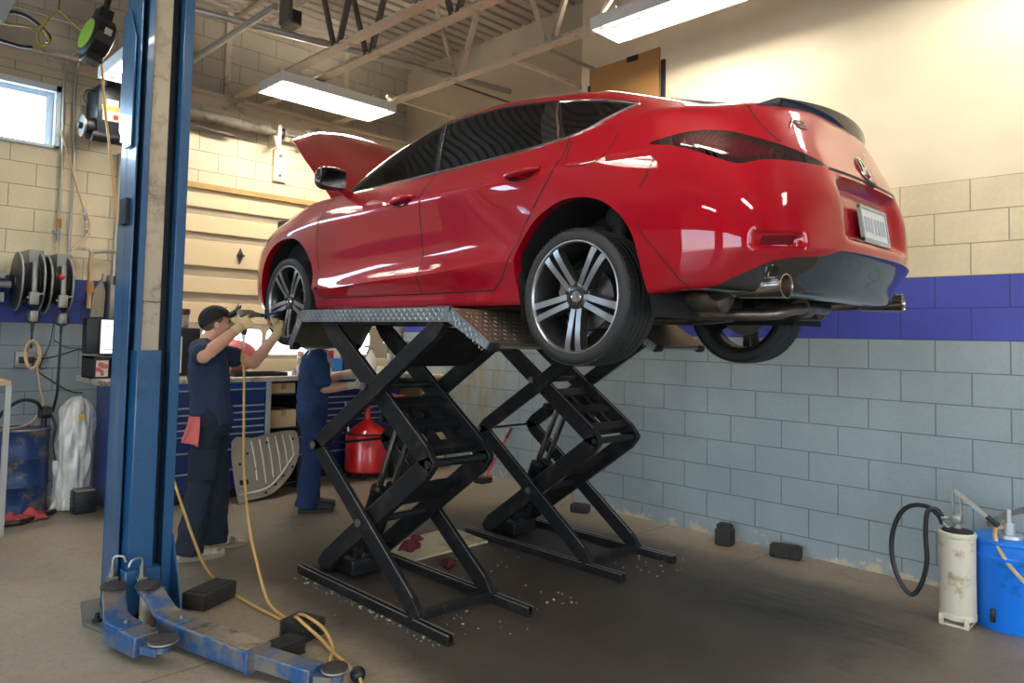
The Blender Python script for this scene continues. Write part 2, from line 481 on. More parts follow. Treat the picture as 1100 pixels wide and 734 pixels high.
# back wall around the window and the overhead door
WX0, WX1, WZ0, WZ1 = 0.15, 1.66, 3.14, 3.72
DX0, DX1, DZ1 = 2.42, 5.35, 2.99
mb = MB()
mb.box(-6, WX1, YB, YB+0.3, 0, WZ0).box(-6, WX1, YB, YB+0.3, WZ1, 3.96)
for x0, x1 in ((-6, -3.6), (-2.1, -1.75), (-.25, WX0)): mb.box(x0, x1, YB, YB+0.3, WZ0, WZ1)
mb.box(WX1, DX0, YB, YB+0.3, 0, 3.96).box(DX0, DX1, YB, YB+0.3, DZ1+0.03, 3.96).box(DX1, XR+0.5, YB, YB+0.3, 0, 3.96)
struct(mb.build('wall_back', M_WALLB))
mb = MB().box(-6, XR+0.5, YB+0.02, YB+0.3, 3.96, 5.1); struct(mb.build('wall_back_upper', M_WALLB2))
# side and front of the building behind the camera: piers between open bay doors
M_PLAIN = mat('plain_block_paint', hx('#b8ad98'), 0.6, 0, 0.1, 2)
mb = MB()
for y0, y1 in ((-6, -4.2), (-0.6, 0.6), (4.2, 8.2)): mb.box(-6.2, -6, y0, y1, 0, 5.1)
mb.box(-6.2, -6, -6, 8.2, 3.5, 5.1)
struct(mb.build('wall_left', M_PLAIN))
mb = MB()
for x0, x1 in ((-6, -4.6), (-1.0, 0.2), (3.8, 6.0)): mb.box(x0, x1, -6.2, -6, 0, 5.1)
mb.box(-6, 6, -6.2, -6, 3.4, 5.1)
struct(mb.build('wall_front', M_PLAIN))
# ribbed deck: ribs run across the room
def deck():
    mb = MB(); y = -6.0; prof = []
    while y < YB+0.25:
        prof += [(y, ZC), (y+0.075, ZC), (y+0.092, ZC+0.04), (y+0.135, ZC+0.04)]
        y += 0.152
    vs = []
    for (yy, z) in prof: vs += [(-6.1, yy, z), (XR+0.3, yy, z)]
    mb.add(vs, [(2*i, 2*i+1, 2*i+3, 2*i+2) for i in range(len(prof)-1)])
    return mb.build('ceiling', M_DECK, solid=0.02, smooth=0)
struct(deck())

# ---- steel joists that span front to back
JEND = 3.58
def joist(x, dark, web0=7.45, step=1.2):
    t = thing('roof_joist', '', 'joist', (x, YB, 4.0))
    mb = MB()
    mb.box(x-0.055, x+0.055, JEND, YB+0.05, 4.0, 4.008)
    mb.box(x-0.055, x-0.008, JEND, YB+0.05, 4.0, 4.0075).box(x-0.013, x-0.007, JEND, YB+0.05, 4.0, 4.055).box(x+0.007, x+0.013, JEND, YB+0.05, 4.0, 4.055)
    mb.build('bottom_chord', M_STEEL, t, bevel=0.002)
    mb = MB().box(x-0.055, x+0.055, 2.6, YB+0.05, ZC-0.012, ZC-0.004).box(x-0.013, x-0.007, 2.6, YB+0.05, ZC-0.06, ZC-0.004).box(x+0.007, x+0.013, 2.6, YB+0.05, ZC-0.06, ZC-0.004)
    mb.build('top_chord', M_STEEL, t)
    mb = MB(); y = web0; k = 0
    while y-step*0.5 > JEND-0.1:
        mb.bar((x, y-step*.17, ZC-0.03), (x, y-step*0.47, 4.03), 0.036, 0.036)
        mb.bar((x, y-step*0.53, 4.03), (x, y-step*.83, ZC-0.03), 0.045, 0.036)
        y -= step
    mb.bar((x, JEND+0.06, 4.03), (x, 2.75, ZC-0.03), 0.03, 0.03)
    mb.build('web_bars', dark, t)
    return t
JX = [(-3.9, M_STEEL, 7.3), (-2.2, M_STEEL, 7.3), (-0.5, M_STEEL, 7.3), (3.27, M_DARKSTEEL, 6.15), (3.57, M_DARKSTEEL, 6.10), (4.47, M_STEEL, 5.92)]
JLAB = {3.27: 'cream steel roof joist whose chord runs over the left end of the hanging tube light',
        3.57: 'cream steel roof joist second of the close pair above the tube light',
        4.47: 'cream steel roof joist nearest the right wall, ending by the long bright fixture'}
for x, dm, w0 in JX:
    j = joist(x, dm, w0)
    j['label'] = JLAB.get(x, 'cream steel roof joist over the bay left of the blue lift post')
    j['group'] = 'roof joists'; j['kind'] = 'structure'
mb = MB().box(-6, XW, 2.5, 2.7, ZC-0.02, ZC).box(-6, XW, 2.5, 2.7, ZC-0.42, ZC-0.4).box(-6, XW, 2.59, 2.61, ZC-0.42, ZC)
struct(mb.build('ceiling_girder', M_STEEL))
# bridging angles and rods from the joists to the wall
def strip(name, a, b, w, h, m, label, cat='brace', grp=None):
    o = one(MB().bar(a, b, w, h), name, m, label, cat, grp); struct(o); return o
strip('bridging_angle', (4.47, 4.62, 4.03), (XR, 4.62, 4.03), 0.04, 0.03, M_STEEL, 'pale bridging angle from the joist chord to the right wall beside the cardboard')
strip('bridging_angle', (4.40, 6.4, 4.06), (XR, 6.4, 4.06), 0.04, 0.035, M_STEEL, 'pale bridging angle just right of the hanging tube light end')
strip('bridging_rod', (4.47, 5.5, 4.03), (XR, 5.5, 4.03), 0.018, 0.018, M_DARKSTEEL, 'dark thin bridging rod crossing above the car roof')
mb = MB(); 
mb.cyl((4.52, 4.22, 4.03), (XW+0.02, 4.22, 4.03), 0.014, 10)
for i in range(22): mb.cyl((4.55+i*0.03, 4.22, 4.03), (4.562+i*0.03, 4.22, 4.03), 0.019, 8)
struct(one(mb, 'threaded_rod', M_CONDUIT, 'pale threaded rod running into the wall above the cardboard', 'rod'))

# ledge beam and conduits on the back wall
mb = MB().box(0.0, XR, YB-0.10, YB+0.05, 3.97, 4.0).box(0.0, XR, YB-0.02, YB+0.05, 3.87, 3.97)
struct(mb.build('trim_1', M_STEEL))
mb = MB().box(DX0, DX1, YB-0.03, YB+0.05, DZ1, DZ1+0.055); struct(mb.build('trim_2', M_WOOD))
mb = MB()
for x in (2.78, 3.18, 4.62): mb.box(x-0.03, x+0.03, YB-0.02, YB+0.03, 4.0, ZC)
struct(mb.build('trim_3', M_STEEL))

# ---- high window on the left
for wi, (WX0, WX1) in enumerate(((.15, 1.66), (-1.75, -.25), (-3.6, -2.1))):
 w = MB()
 w.box(WX0-0.02, WX1+0.02, YB-0.03, YB+0.12, WZ1-0.06, WZ1).box(WX0-0.02, WX1+0.02, YB-0.03, YB+0.12, WZ0, WZ0+0.03)
 w.box(WX1-0.05, WX1, YB-0.03, YB+0.12, WZ0, WZ1).box(WX0, WX0+0.05, YB-0.03, YB+0.12, WZ0, WZ1)
 w.box(WX1-0.11, WX1-0.05, YB+0.04, YB+0.10, WZ0, WZ1).box(WX0+0.05, WX1-0.11, YB+0.04, YB+0.10, WZ1-0.11, WZ1-0.06)
 wf = struct(w.build('window_%d' % (wi+1), mat('white_window_frame', hx('#c9d3da'), 0.4, 0, 0.05), bevel=0.004))
 struct(MB().box(WX0, WX1, YB+0.07, YB+0.075, WZ0, WZ1).build('window_pane', M_SKYPANE, wf, label='bright daylit window pane'))

# ---- overhead door on the back wall: sections, grooves and rail, a row of panes
def door():
    mb = MB()
    z = DZ1
    mb.box(DX0, DX1, YB+0.06, YB+0.10, 0, DZ1)
    d = struct(mb.build('door_1', M_DOOR))
    # raised pale panels; the grooves between are coloured grey for their shade
    rails = [(2.72, 2.80), (2.46, 2.54), (2.08, 2.19), (1.81, 1.91)]
    mp = MB(); top = DZ1
    for (lo, hi) in rails:
        mp.box(DX0, DX1, YB+0.015, YB+0.06, hi, top); top = lo
    mp.box(DX0, DX1, YB+0.015, YB+0.06, 1.60, top)
    mp.box(DX0, DX1, YB+0.015, YB+0.06, 0.05, 1.22)
    struct(mp.build('door_section', M_DOOR, d, bevel=0.006))
    mr = MB()
    for (lo, hi) in rails: mr.box(DX0, DX1, YB+0.045, YB+0.06, lo, hi)
    mr.box(DX0, DX1, YB+0.02, YB+0.06, 1.22, 1.60)
    struct(mr.build('door_shade_and_rail', M_DOORDARK, d))
    for i, x in enumerate((2.66, 3.36, 4.06, 4.76)):
        pb = MB(); bm = bmesh.new()
        pts = []
        for cx, cz, a0 in ((x+0.27, 1.49, 0), (x-0.27, 1.49, 90), (x-0.27, 1.32, 180), (x+0.27, 1.32, 270)):
            for q in range(5):
                a = math.radians(a0+q*22.5); pts.append((cx+0.05*math.cos(a), YB+0.012, cz+0.05*math.sin(a)))
        pb.prism(pts, (0, 0.012, 0)); struct(pb.build('door_pane', M_DOORPANE, d, label='bright rounded window pane of the overhead door'))
    return d
door()
lk = thing('door_latch', 'dark diamond shaped latch plate on the cream overhead door', 'latch', (3.40, YB+0.01, 2.3))
mb = MB().prism([(3.40, YB+0.014, 2.42), (3.44, YB+0.014, 2.33), (3.40, YB+0.014, 2.24), (3.36, YB+0.014, 2.33)], (0, -0.012, 0)); mb.build('latch_plate', mat('latch_metal', hx('#6d6a66'), 0.35, 0.7), lk, bevel=0.003)
mb = MB().cyl((3.40, YB+0.003, 2.33), (3.40, YB-0.03, 2.33), 0.022).bar((3.365, YB-0.03, 2.33), (3.435, YB-0.03, 2.33), 0.012, 0.016); mb.build('latch_handle', mat('latch_dark', hx('#3d3a37'), 0.4, 0.6), lk)
lk2 = dup(lk, (3.40, YB+0.01, 1.70), 'dark diamond shaped latch plate low on the overhead door above the mechanic')

# ---- fluorescent fixtures
def fixture(name, label, cx, cy, zb, lx, ly, ntube, drop=0.10, power=60, vis=True, grp='fluorescent fixtures'):
    """open tray hung from the joists; tubes run along the longer side"""
    t = thing(name, label, 'ceiling light', (cx, cy, zb), grp)
    mb = MB()
    hx_, hy_ = lx/2, ly/2
    zt = zb+drop
    # pan with two open slots that let light up to the deck
    if lx > ly:
        for k in (-1, 0, 1): mb.box(cx-hx_, cx+hx_, cy+k*(hy_*.72)-hy_*.26, cy+k*(hy_*.72)+hy_*.26, zt-0.012, zt)
    else:
        for k in (-1, 0, 1): mb.box(cx+k*(hx_*.72)-hx_*.26, cx+k*(hx_*.72)+hx_*.26, cy-hy_, cy+hy_, zt-0.012, zt)
    mb.box(cx-hx_, cx+hx_, cy-hy_, cy-hy_+0.012, zb, zt).box(cx-hx_, cx+hx_, cy+hy_-0.012, cy+hy_, zb, zt)
    mb.box(cx-hx_, cx-hx_+0.012, cy-hy_, cy+hy_, zb, zt).box(cx+hx_-0.012, cx+hx_, cy-hy_, cy+hy_, zb, zt)
    hs = mb.build('housing', M_WHITE, t, bevel=0.004)
    MB().box(cx-hx_*.95, cx+hx_*.95, cy-hy_*.2, cy+hy_*.2, zt-.018, zt-.0125).build('reflector_strip', M_TRAY, hs)
    along = 0 if lx > ly else 1
    for k in range(ntube):
        f = (k+0.5)/ntube-0.5
        if along == 0:
            y = cy+f*(ly-0.06); a, b = (cx-hx_+0.06, y, zb+0.045), (cx+hx_-0.06, y, zb+0.045)
        else:
            x = cx+f*(lx-0.06); a, b = (x, cy-hy_+0.06, zb+0.045), (x, cy+hy_-0.06, zb+0.045)
        tb = MB().cyl(a, b, 0.0165, 12).build('fluorescent_tube', M_TUBE, t)
        s = MB()
        A, B = Vector(a), Vector(b); d = (B-A).normalized()
        s.cyl(A-d*0.035, A, 0.02, 10).cyl(B, B+d*0.035, 0.02, 10); s.build('tube_socket', M_WHITE, t)
    for q in (-1, 1):
        if along == 0: p = (cx+q*(hx_-0.1), cy, zt)
        else: p = (cx, cy+q*(hy_-0.1), zt)
        h = MB().bar(p, (p[0], p[1], zt+0.12), 0.02, 0.02); h.bar((p[0]-0.05, p[1], zt+0.02), (p[0]+0.05, p[1], zt+0.02), 0.02, 0.03)
        h.build('hanger', M_CONDUIT, t)
    return t
fixture('tube_light', 'long lit tube fixture hanging lengthwise along the right wall above the car trunk', 4.45, 2.89, 3.9, 0.36, 1.24, 2, power=30)
fixture('tube_light', 'lit tube fixture hanging crosswise under the joists above the open hood', 3.81, 6.57, 3.88, 1.30, 0.52, 4, power=52)
fixture('tube_light', 'white fixture high on the left, half hidden behind the blue lift post', 1.93, 6.45, 3.72, 0.24, 1.24, 1, power=20)
# same fixtures repeated out of view, added for their light
for (x, y) in ((4.45, 0.6), (2.0, 1.4), (0.2, 3.6), (0.2, -1.2), (-2.8, 1.2), (3.0, -2.2)):
    fixture('tube_light', 'unseen tube fixture out of frame, added for its light', x, y, 3.95, 0.36, 1.24, 2, power=38)

# ---- daylight through the open bays
W = bpy.data.worlds.new('daylight'); SC.world = W; W.use_nodes = True
nt = W.node_tree; bg = nt.nodes['Background']
sky = nt.nodes.new('ShaderNodeTexSky'); sky.sky_type = 'NISHITA'; sky.sun_disc = False; sky.sun_elevation = math.radians(42); sky.sun_rotation = math.radians(60)
mixn = nt.nodes.new('ShaderNodeMix'); mixn.data_type = 'RGBA'; mixn.inputs['Factor'].default_value = 0.55
mixn.inputs['B'].default_value = (4.2, 4.6, 5.2, 1)
nt.links.new(sky.outputs[0], mixn.inputs['A']); nt.links.new(mixn.outputs['Result'], bg.inputs['Color']); bg.inputs['Strength'].default_value = 0.75
mb = MB().box(-30, 30, -30, -6.21, -0.25, -0.02).box(-30, -6.21, -30, 30, -0.25, -0.02)
struct(mb.build('ground_outside', mat('pale_asphalt', hx('#8c8a86'), 0.9, 0, 0.1, 1)))
SC.view_settings.exposure = 0.85
# ============================================================ the car
# car frame: a = metres ahead of the rear axle, w = metres out from the centre line, h = metres above where its tyres would stand
CX, CY, CG = 3.44, 2.18, 1.51
def cw(a, w, h, side=-1): return Vector((CX+side*w, CY+a, CG+h))

ST = ['F0', 'F1', 'F2', 'F3', 'S1', 'S2', 'S3', 'S4', 'S5', 'S6', 'S7', 'S8', 'S9', 'S10', 'R1', 'R2', 'R3', 'R4']
NET = [  # ring by ring from the under-lip up to the roof centre; (a, w, h) per station
 [(3.50,0,.17),(3.48,.35,.17),(3.42,.60,.17),(3.22,.76,.17),(3.09,.82,.17),(2.72,.84,.17),(2.33,.82,.165),(1.75,.82,.165),(1.17,.82,.165),(.75,.82,.165),(.40,.82,.165),(-.02,.83,.18),(-.42,.83,.20),(-.62,.79,.215),(-.72,.72,.205),(-.82,.56,.20),(-.86,.34,.195),(-.87,0,.195)],
 [(3.58,0,.19),(3.56,.35,.19),(3.48,.62,.19),(3.26,.80,.19),(3.10,.86,.19),(2.72,.865,.18),(2.33,.86,.175),(1.75,.86,.17),(1.17,.86,.17),(.75,.86,.17),(.40,.86,.17),(-.02,.87,.185),(-.42,.87,.205),(-.66,.835,.225),(-.79,.755,.215),(-.89,.58,.21),(-.93,.35,.205),(-.94,0,.205)],
 [(3.63,0,.26),(3.61,.36,.26),(3.53,.64,.26),(3.31,.82,.26),(3.11,.885,.26),(2.72,.89,.26),(2.33,.877,.25),(1.75,.872,.25),(1.17,.872,.25),(.75,.872,.25),(.40,.877,.25),(-.02,.89,.26),(-.42,.892,.27),(-.68,.855,.28),(-.82,.775,.29),(-.93,.60,.30),(-.99,.35,.30),(-1.005,0,.30)],
 [(3.655,0,.36),(3.63,.37,.36),(3.55,.65,.36),(3.33,.83,.36),(3.12,.898,.36),(2.72,.91,.36),(2.33,.902,.315),(1.75,.910,.325),(1.17,.912,.345),(.75,.912,.37),(.40,.908,.395),(-.02,.912,.38),(-.42,.905,.38),(-.70,.868,.37),(-.855,.79,.37),(-.975,.61,.375),(-1.043,.35,.38),(-1.06,0,.38)],
 [(3.66,0,.46),(3.635,.37,.46),(3.55,.65,.46),(3.33,.832,.46),(3.12,.898,.46),(2.72,.914,.48),(2.33,.884,.40),(1.75,.868,.41),(1.17,.866,.435),(.75,.874,.465),(.40,.892,.48),(-.02,.914,.48),(-.42,.907,.47),(-.70,.868,.465),(-.852,.79,.46),(-.972,.61,.46),(-1.04,.35,.46),(-1.058,0,.46)],
 [(3.63,0,.60),(3.61,.37,.60),(3.52,.65,.60),(3.31,.825,.60),(3.10,.89,.60),(2.72,.912,.62),(2.33,.888,.60),(1.75,.878,.60),(1.17,.877,.61),(.75,.880,.615),(.40,.893,.62),(-.02,.912,.63),(-.42,.90,.62),(-.68,.862,.60),(-.825,.785,.60),(-.955,.605,.61),(-1.025,.35,.615),(-1.042,0,.615)],
 [(3.59,0,.70),(3.57,.37,.70),(3.46,.65,.70),(3.24,.815,.71),(3.05,.868,.73),(2.70,.885,.755),(2.32,.896,.765),(1.75,.902,.78),(1.17,.902,.793),(.75,.901,.803),(.40,.897,.81),(-.02,.894,.82),(-.40,.868,.825),(-.62,.832,.80),(-.77,.765,.745),(-.915,.60,.735),(-.985,.35,.735),(-1.00,0,.735)],
 [(3.55,0,.735),(3.53,.37,.74),(3.42,.63,.75),(3.19,.78,.78),(3.00,.825,.81),(2.69,.842,.845),(2.31,.853,.87),(1.75,.858,.872),(1.17,.858,.88),(.75,.857,.885),(.40,.853,.895),(-.02,.85,.91),(-.38,.82,.915),(-.57,.785,.90),(-.705,.735,.872),(-.86,.58,.865),(-.92,.34,.87),(-.935,0,.875)],
 [(3.50,0,.75),(3.48,.36,.76),(3.37,.60,.785),(3.14,.735,.825),(2.95,.775,.865),(2.68,.795,.91),(2.30,.80,.95),(1.75,.80,.952),(1.17,.80,.952),(.75,.80,.958),(.40,.798,.972),(-.02,.79,1.00),(-.36,.757,1.015),(-.51,.715,1.015),(-.61,.67,1.01),(-.745,.55,1.02),(-.83,.33,1.037),(-.85,0,1.045)],
 [(2.36,0,1.03),(2.34,.30,1.02),(2.29,.55,.995),(2.26,.66,.98),(2.25,.71,.97),(2.235,.74,.965),(2.22,.757,.962),(1.75,.783,.962),(1.17,.783,.962),(.75,.783,.968),(.40,.780,.984),(-.02,.766,1.02),(-.29,.715,1.062),(-.43,.64,1.075),(-.50,.59,1.07),(-.59,.50,1.072),(-.65,.32,1.085),(-.67,0,1.092)],
 [(1.98,0,1.215),(1.97,.28,1.21),(1.94,.49,1.195),(1.91,.585,1.18),(1.90,.63,1.17),(1.885,.655,1.165),(1.865,.675,1.16),(1.58,.70,1.155),(1.10,.705,1.15),(.74,.705,1.15),(.42,.70,1.143),(.06,.682,1.125),(-.13,.652,1.140),(-.21,.595,1.163),(-.23,.545,1.172),(-.20,.45,1.198),(-.185,.27,1.220),(-.185,0,1.228)],
 [(1.60,0,1.385),(1.595,.25,1.38),(1.58,.42,1.365),(1.565,.50,1.35),(1.555,.53,1.34),(1.54,.56,1.33),(1.52,.585,1.315),(1.32,.612,1.325),(1.0,.618,1.325),(.72,.618,1.31),(.42,.613,1.275),(.14,.600,1.228),(.01,.580,1.222),(.0,.545,1.245),(.05,.50,1.272),(.17,.385,1.310),(.23,.22,1.328),(.25,0,1.335)],
 [(1.52,0,1.395),(1.52,.24,1.391),(1.50,.41,1.38),(1.49,.475,1.37),(1.485,.50,1.363),(1.475,.525,1.355),(1.45,.545,1.347),(1.25,.565,1.362),(1.0,.57,1.364),(.73,.568,1.351),(.46,.56,1.32),(.22,.548,1.29),(.13,.530,1.28),(.13,.495,1.297),(.17,.455,1.313),(.26,.36,1.337),(.31,.21,1.350),(.33,0,1.356)],
 [(1.40,0,1.404),(1.40,.15,1.402),(1.39,.27,1.398),(1.385,.31,1.394),(1.38,.32,1.392),(1.37,.33,1.39),(1.34,.34,1.392),(1.20,.34,1.40),(1.0,.34,1.40),(.75,.34,1.388),(.56,.335,1.37),(.44,.32,1.353),(.40,.31,1.347),(.40,.29,1.352),(.41,.27,1.357),(.43,.21,1.366),(.44,.13,1.37),(.45,0,1.373)],
 [(1.30,0,1.409),(1.29,0,1.409),(1.28,0,1.409),(1.27,0,1.409),(1.26,0,1.409),(1.25,0,1.409),(1.22,0,1.41),(1.13,0,1.411),(1.0,0,1.409),(.77,0,1.40),(.66,0,1.391),(.60,0,1.386),(.57,0,1.383),(.56,0,1.383),(.56,0,1.383),(.56,0,1.383),(.56,0,1.383),(.56,0,1.383)],
]
NS, NR = len(ST), len(NET)

def nat_spline(ts, ys):
    """C2 cubic through (ts, ys); returns second derivatives"""
    n = len(ts); a = [0]*n; b = [1]*n; c = [0]*n; d = [0]*n
    for i in range(1, n-1):
        h0 = ts[i]-ts[i-1]; h1 = ts[i+1]-ts[i]
        a[i] = h0; b[i] = 2*(h0+h1); c[i] = h1; d[i] = 6*((ys[i+1]-ys[i])/h1-(ys[i]-ys[i-1])/h0)
    for i in range(1, n):
        m = a[i]/b[i-1]; b[i] -= m*c[i-1]; d[i] -= m*d[i-1]
    M = [0]*n; M[-1] = d[-1]/b[-1]
    for i in range(n-2, -1, -1): M[i] = (d[i]-c[i]*M[i+1])/b[i]
    return M
def nat_eval(ts, ys, M, i, t):
    h = ts[i+1]-ts[i]; A = (ts[i+1]-t)/h; B = (t-ts[i])/h
    return A*ys[i]+B*ys[i+1]+((A**3-A)*M[i]+(B**3-B)*M[i+1])*h*h/6

# one shared station parameter (mean chord over the body rings)
def chord(ring):
    return [ (Vector(ring[i+1])-Vector(ring[i])).length for i in range(NS-1)]
mean = [0.0]*(NS-1)
for r in (3, 5, 6, 8):
    c = chord(NET[r])
    for i in range(NS-1): mean[i] += c[i]/4
TS = [0.0]
for q in mean: TS.append(TS[-1]+q)
def ring_fn(ring):
    pre = [(p[0], -p[1], p[2]) for p in ring[3:0:-1]]; post = [(p[0], -p[1], p[2]) for p in ring[-2:-5:-1]]
    full = pre+list(ring)+post
    ts = [2*TS[0]-TS[3], 2*TS[0]-TS[2], 2*TS[0]-TS[1]]+TS+[2*TS[-1]-TS[-2], 2*TS[-1]-TS[-3], 2*TS[-1]-TS[-4]]
    Ms = [nat_spline(ts, [p[k] for p in full]) for k in range(3)]
    def ev(i, t): return tuple(nat_eval(ts, [p[k] for p in full], Ms[k], i+3, t) for k in range(3))
    return ev
RF = [ring_fn(r) for r in NET]

SUBS, SUBR = 12, 6
CREASE = {3: 0.85, 6: 0.85, 9: 1.0, 11: 1.0, 2: 0.4}     # how far the surface breaks at a ring
def dens_col(i, t):
    """all points up the section at station parameter t (interval i)"""
    P = [Vector(f(i, t)) for f in RF]
    n = len(P)
    ds = [max((P[j+1]-P[j]).length, 0.004) for j in range(n-1)]
    out = []
    def tang(j, sidep):
        if j == 0: return (P[1]-P[0])/ds[0]
        if j == n-1: return (P[-1]-P[-2])/ds[-1]
        L = (P[j]-P[j-1])/ds[j-1]; Rr = (P[j+1]-P[j])/ds[j]
        m = (L*ds[j]+Rr*ds[j-1])/(ds[j]+ds[j-1])
        c = CREASE.get(j, 0)
        one_ = Rr if sidep else L
        return m*(1-c)+one_*c
    for j in range(n-1):
        m0 = tang(j, True)*ds[j]; m1 = tang(j+1, False)*ds[j]
        for k in range(SUBR):
            u = k/SUBR; u2 = u*u; u3 = u2*u
            out.append((2*u3-3*u2+1)*P[j]+(u3-2*u2+u)*m0+(-2*u3+3*u2)*P[j+1]+(u3-u2)*m1)
    out.append(P[-1])
    return out

def sstep(x): x = max(0, min(1, x)); return x*x*(3-2*x)
def press(p):
    """plate recess and the hollows of the rear bumper"""
    a, w, h = p
    if a < -0.5 and 0.40 < h < 0.74:
        fx = sstep((0.40-abs(w))/0.13); fz = sstep((h-0.425)/0.05)*sstep((0.715-h)/0.03)
        a += 0.065*fx*fz
    q = 0.85-w-a
    if 0.86 < q < 1.22 and 0.34 < h < 0.46 and a < -0.5:
        f = sstep((q-0.88)/0.04)*sstep((1.20-q)/0.03)*sstep((h-0.375)/0.012)*sstep((0.445-h)/0.02)
        a += 0.02*f; w -= 0.01*f
    return Vector((a, w, h))

# ---- body sheet as loose polygons that can be scored along outlines: each vertex keeps chart coords
class Poly:
    __slots__ = ('p', 'ring', 'st', 'tag')
    def __init__(s, p, ring, st): s.p = p; s.ring = ring; s.st = st; s.tag = 'body'
POLYS = []
def make_sheet():
    cols = []; stn = []
    for i in range(NS-1):
        for k in range(SUBS):
            t = TS[i]+(TS[i+1]-TS[i])*k/SUBS
            cols.append([press(p) for p in dens_col(i, t)]); stn.append(i+k/SUBS)
    cols.append([press(p) for p in dens_col(NS-2, TS[-1])]); stn.append(NS-1)
    for c in (cols[0], cols[-1]):
        for p in c: p.y = 0.0
    for i in range(len(cols)-1):
        for j in range(len(cols[0])-1):
            POLYS.append(Poly([cols[i][j], cols[i+1][j], cols[i+1][j+1], cols[i][j+1]], (j+0.5)/SUBR, (stn[i]+stn[i+1])/2))
make_sheet()
def ch_side(p): return (p[0], p[2])                      # seen from the side
def ch_rear(p): return (0.85-p[1]-p[0], p[2])            # round the rear corner
def ch_top(p): return (p[0], p[1])
def score(chart, pts, where, closed=True):
    """cut the sheet along an outline"""
    global POLYS
    n = len(pts)
    for i in range(n if closed else n-1):
        A = pts[i]; B = pts[(i+1) % n]
        nx, ny = B[1]-A[1], -(B[0]-A[0])
        lo = (min(A[0], B[0])-0.003, min(A[1], B[1])-0.003); hi = (max(A[0], B[0])+0.003, max(A[1], B[1])+0.003)
        out = []
        for P in POLYS:
            if not where(P): out.append(P); continue
            C = [chart(v) for v in P.p]
            if max(c[0] for c in C) < lo[0] or min(c[0] for c in C) > hi[0] or max(c[1] for c in C) < lo[1] or min(c[1] for c in C) > hi[1]:
                out.append(P); continue
            d = [(c[0]-A[0])*nx+(c[1]-A[1])*ny for c in C]
            if min(d) > -1e-6 or max(d) < 1e-6: out.append(P); continue
            pa, pb = [], []
            m = len(C)
            for k in range(m):
                v = P.p[k]; w_ = P.p[(k+1) % m]; dv, dw = d[k], d[(k+1) % m]
                if dv >= 0: pa.append(v)
                if dv <= 0: pb.append(v)
                if (dv > 0 and dw < 0) or (dv < 0 and dw > 0):
                    x = v.lerp(w_, dv/(dv-dw)); pa.append(x); pb.append(x)
            for q in (pa, pb):
                if len(q) >= 3:
                    z = Poly(q, P.ring, P.st); z.tag = P.tag; out.append(z)
        POLYS = out
def inside(pt, pts):
    c = False; n = len(pts); x, y = pt
    for i in range(n):
        x1, y1 = pts[i]; x2, y2 = pts[(i+1) % n]
        if (y1 > y) != (y2 > y) and x < (x2-x1)*(y-y1)/(y2-y1)+x1: c = not c
    return c
def cent(P):
    s = Vector((0, 0, 0))
    for v in P.p: s += v
    return s/len(P.p)
def label_in(chart, pts, where, tg, only=None):
    for P in POLYS:
        if where(P) and (only is None or P.tag in only) and inside(chart(cent(P)), pts): P.tag = tg
def cut(chart, pts, where, tg, only=None):
    score(chart, pts, where); label_in(chart, pts, where, tg, only)
def sm(pts, k=4, closed=True): return [(p.x, p.y) for p in spline([(x, y, 0) for x, y in pts], k, closed)]
def seam(chart, line, wdt, where, only=('body',), tg='gap'):
    """thin strip along a panel joint"""
    L = []; Rr = []
    for i, p in enumerate(line):
        a = line[max(0, i-1)]; b = line[min(len(line)-1, i+1)]
        dx, dy = b[0]-a[0], b[1]-a[1]; l = math.hypot(dx, dy) or 1
        L.append((p[0]-dy/l*wdt/2, p[1]+dx/l*wdt/2)); Rr.append((p[0]+dy/l*wdt/2, p[1]-dx/l*wdt/2))
    cut(chart, L+Rr[::-1], where, tg, only)

side_lo = lambda P: 3.0 <= P.st <= 13.6 and P.ring < 8.9 and P.p[0][1] > 0.5
side_up = lambda P: 5.5 <= P.st <= 13.2 and 7.8 <= P.ring < 12
rear = lambda P: P.st >= 11.8 and P.ring < 9.1

# wheel openings
def arch(a0, h0, r, flat):
    pts = []
    for k in range(0, 33):
        t = PI*(-0.22)+PI*1.44*k/32
        pts.append((a0+r*math.cos(t)*flat, h0+r*math.sin(t)))
    return pts
ARCH_R = [(a*1.0, h) for a, h in sm([(.345,.10),(.36,.22),(.375,.36),(.335,.47),(.235,.575),(.10,.64),(-.03,.655),(-.17,.625),(-.285,.545),(-.35,.45),(-.375,.36),(-.40,.25),(-.43,.10)], 4, False)]
ARCH_F = [(a, h) for a, h in sm([(3.10,.10),(3.105,.25),(3.10,.42),(3.05,.54),(2.95,.635),(2.83,.68),(2.72,.69),(2.60,.675),(2.49,.615),(2.41,.52),(2.365,.40),(2.345,.25),(2.335,.10)], 4, False)]
cut(ch_side, ARCH_R, side_lo, 'hole'); cut(ch_side, ARCH_F, side_lo, 'hole')
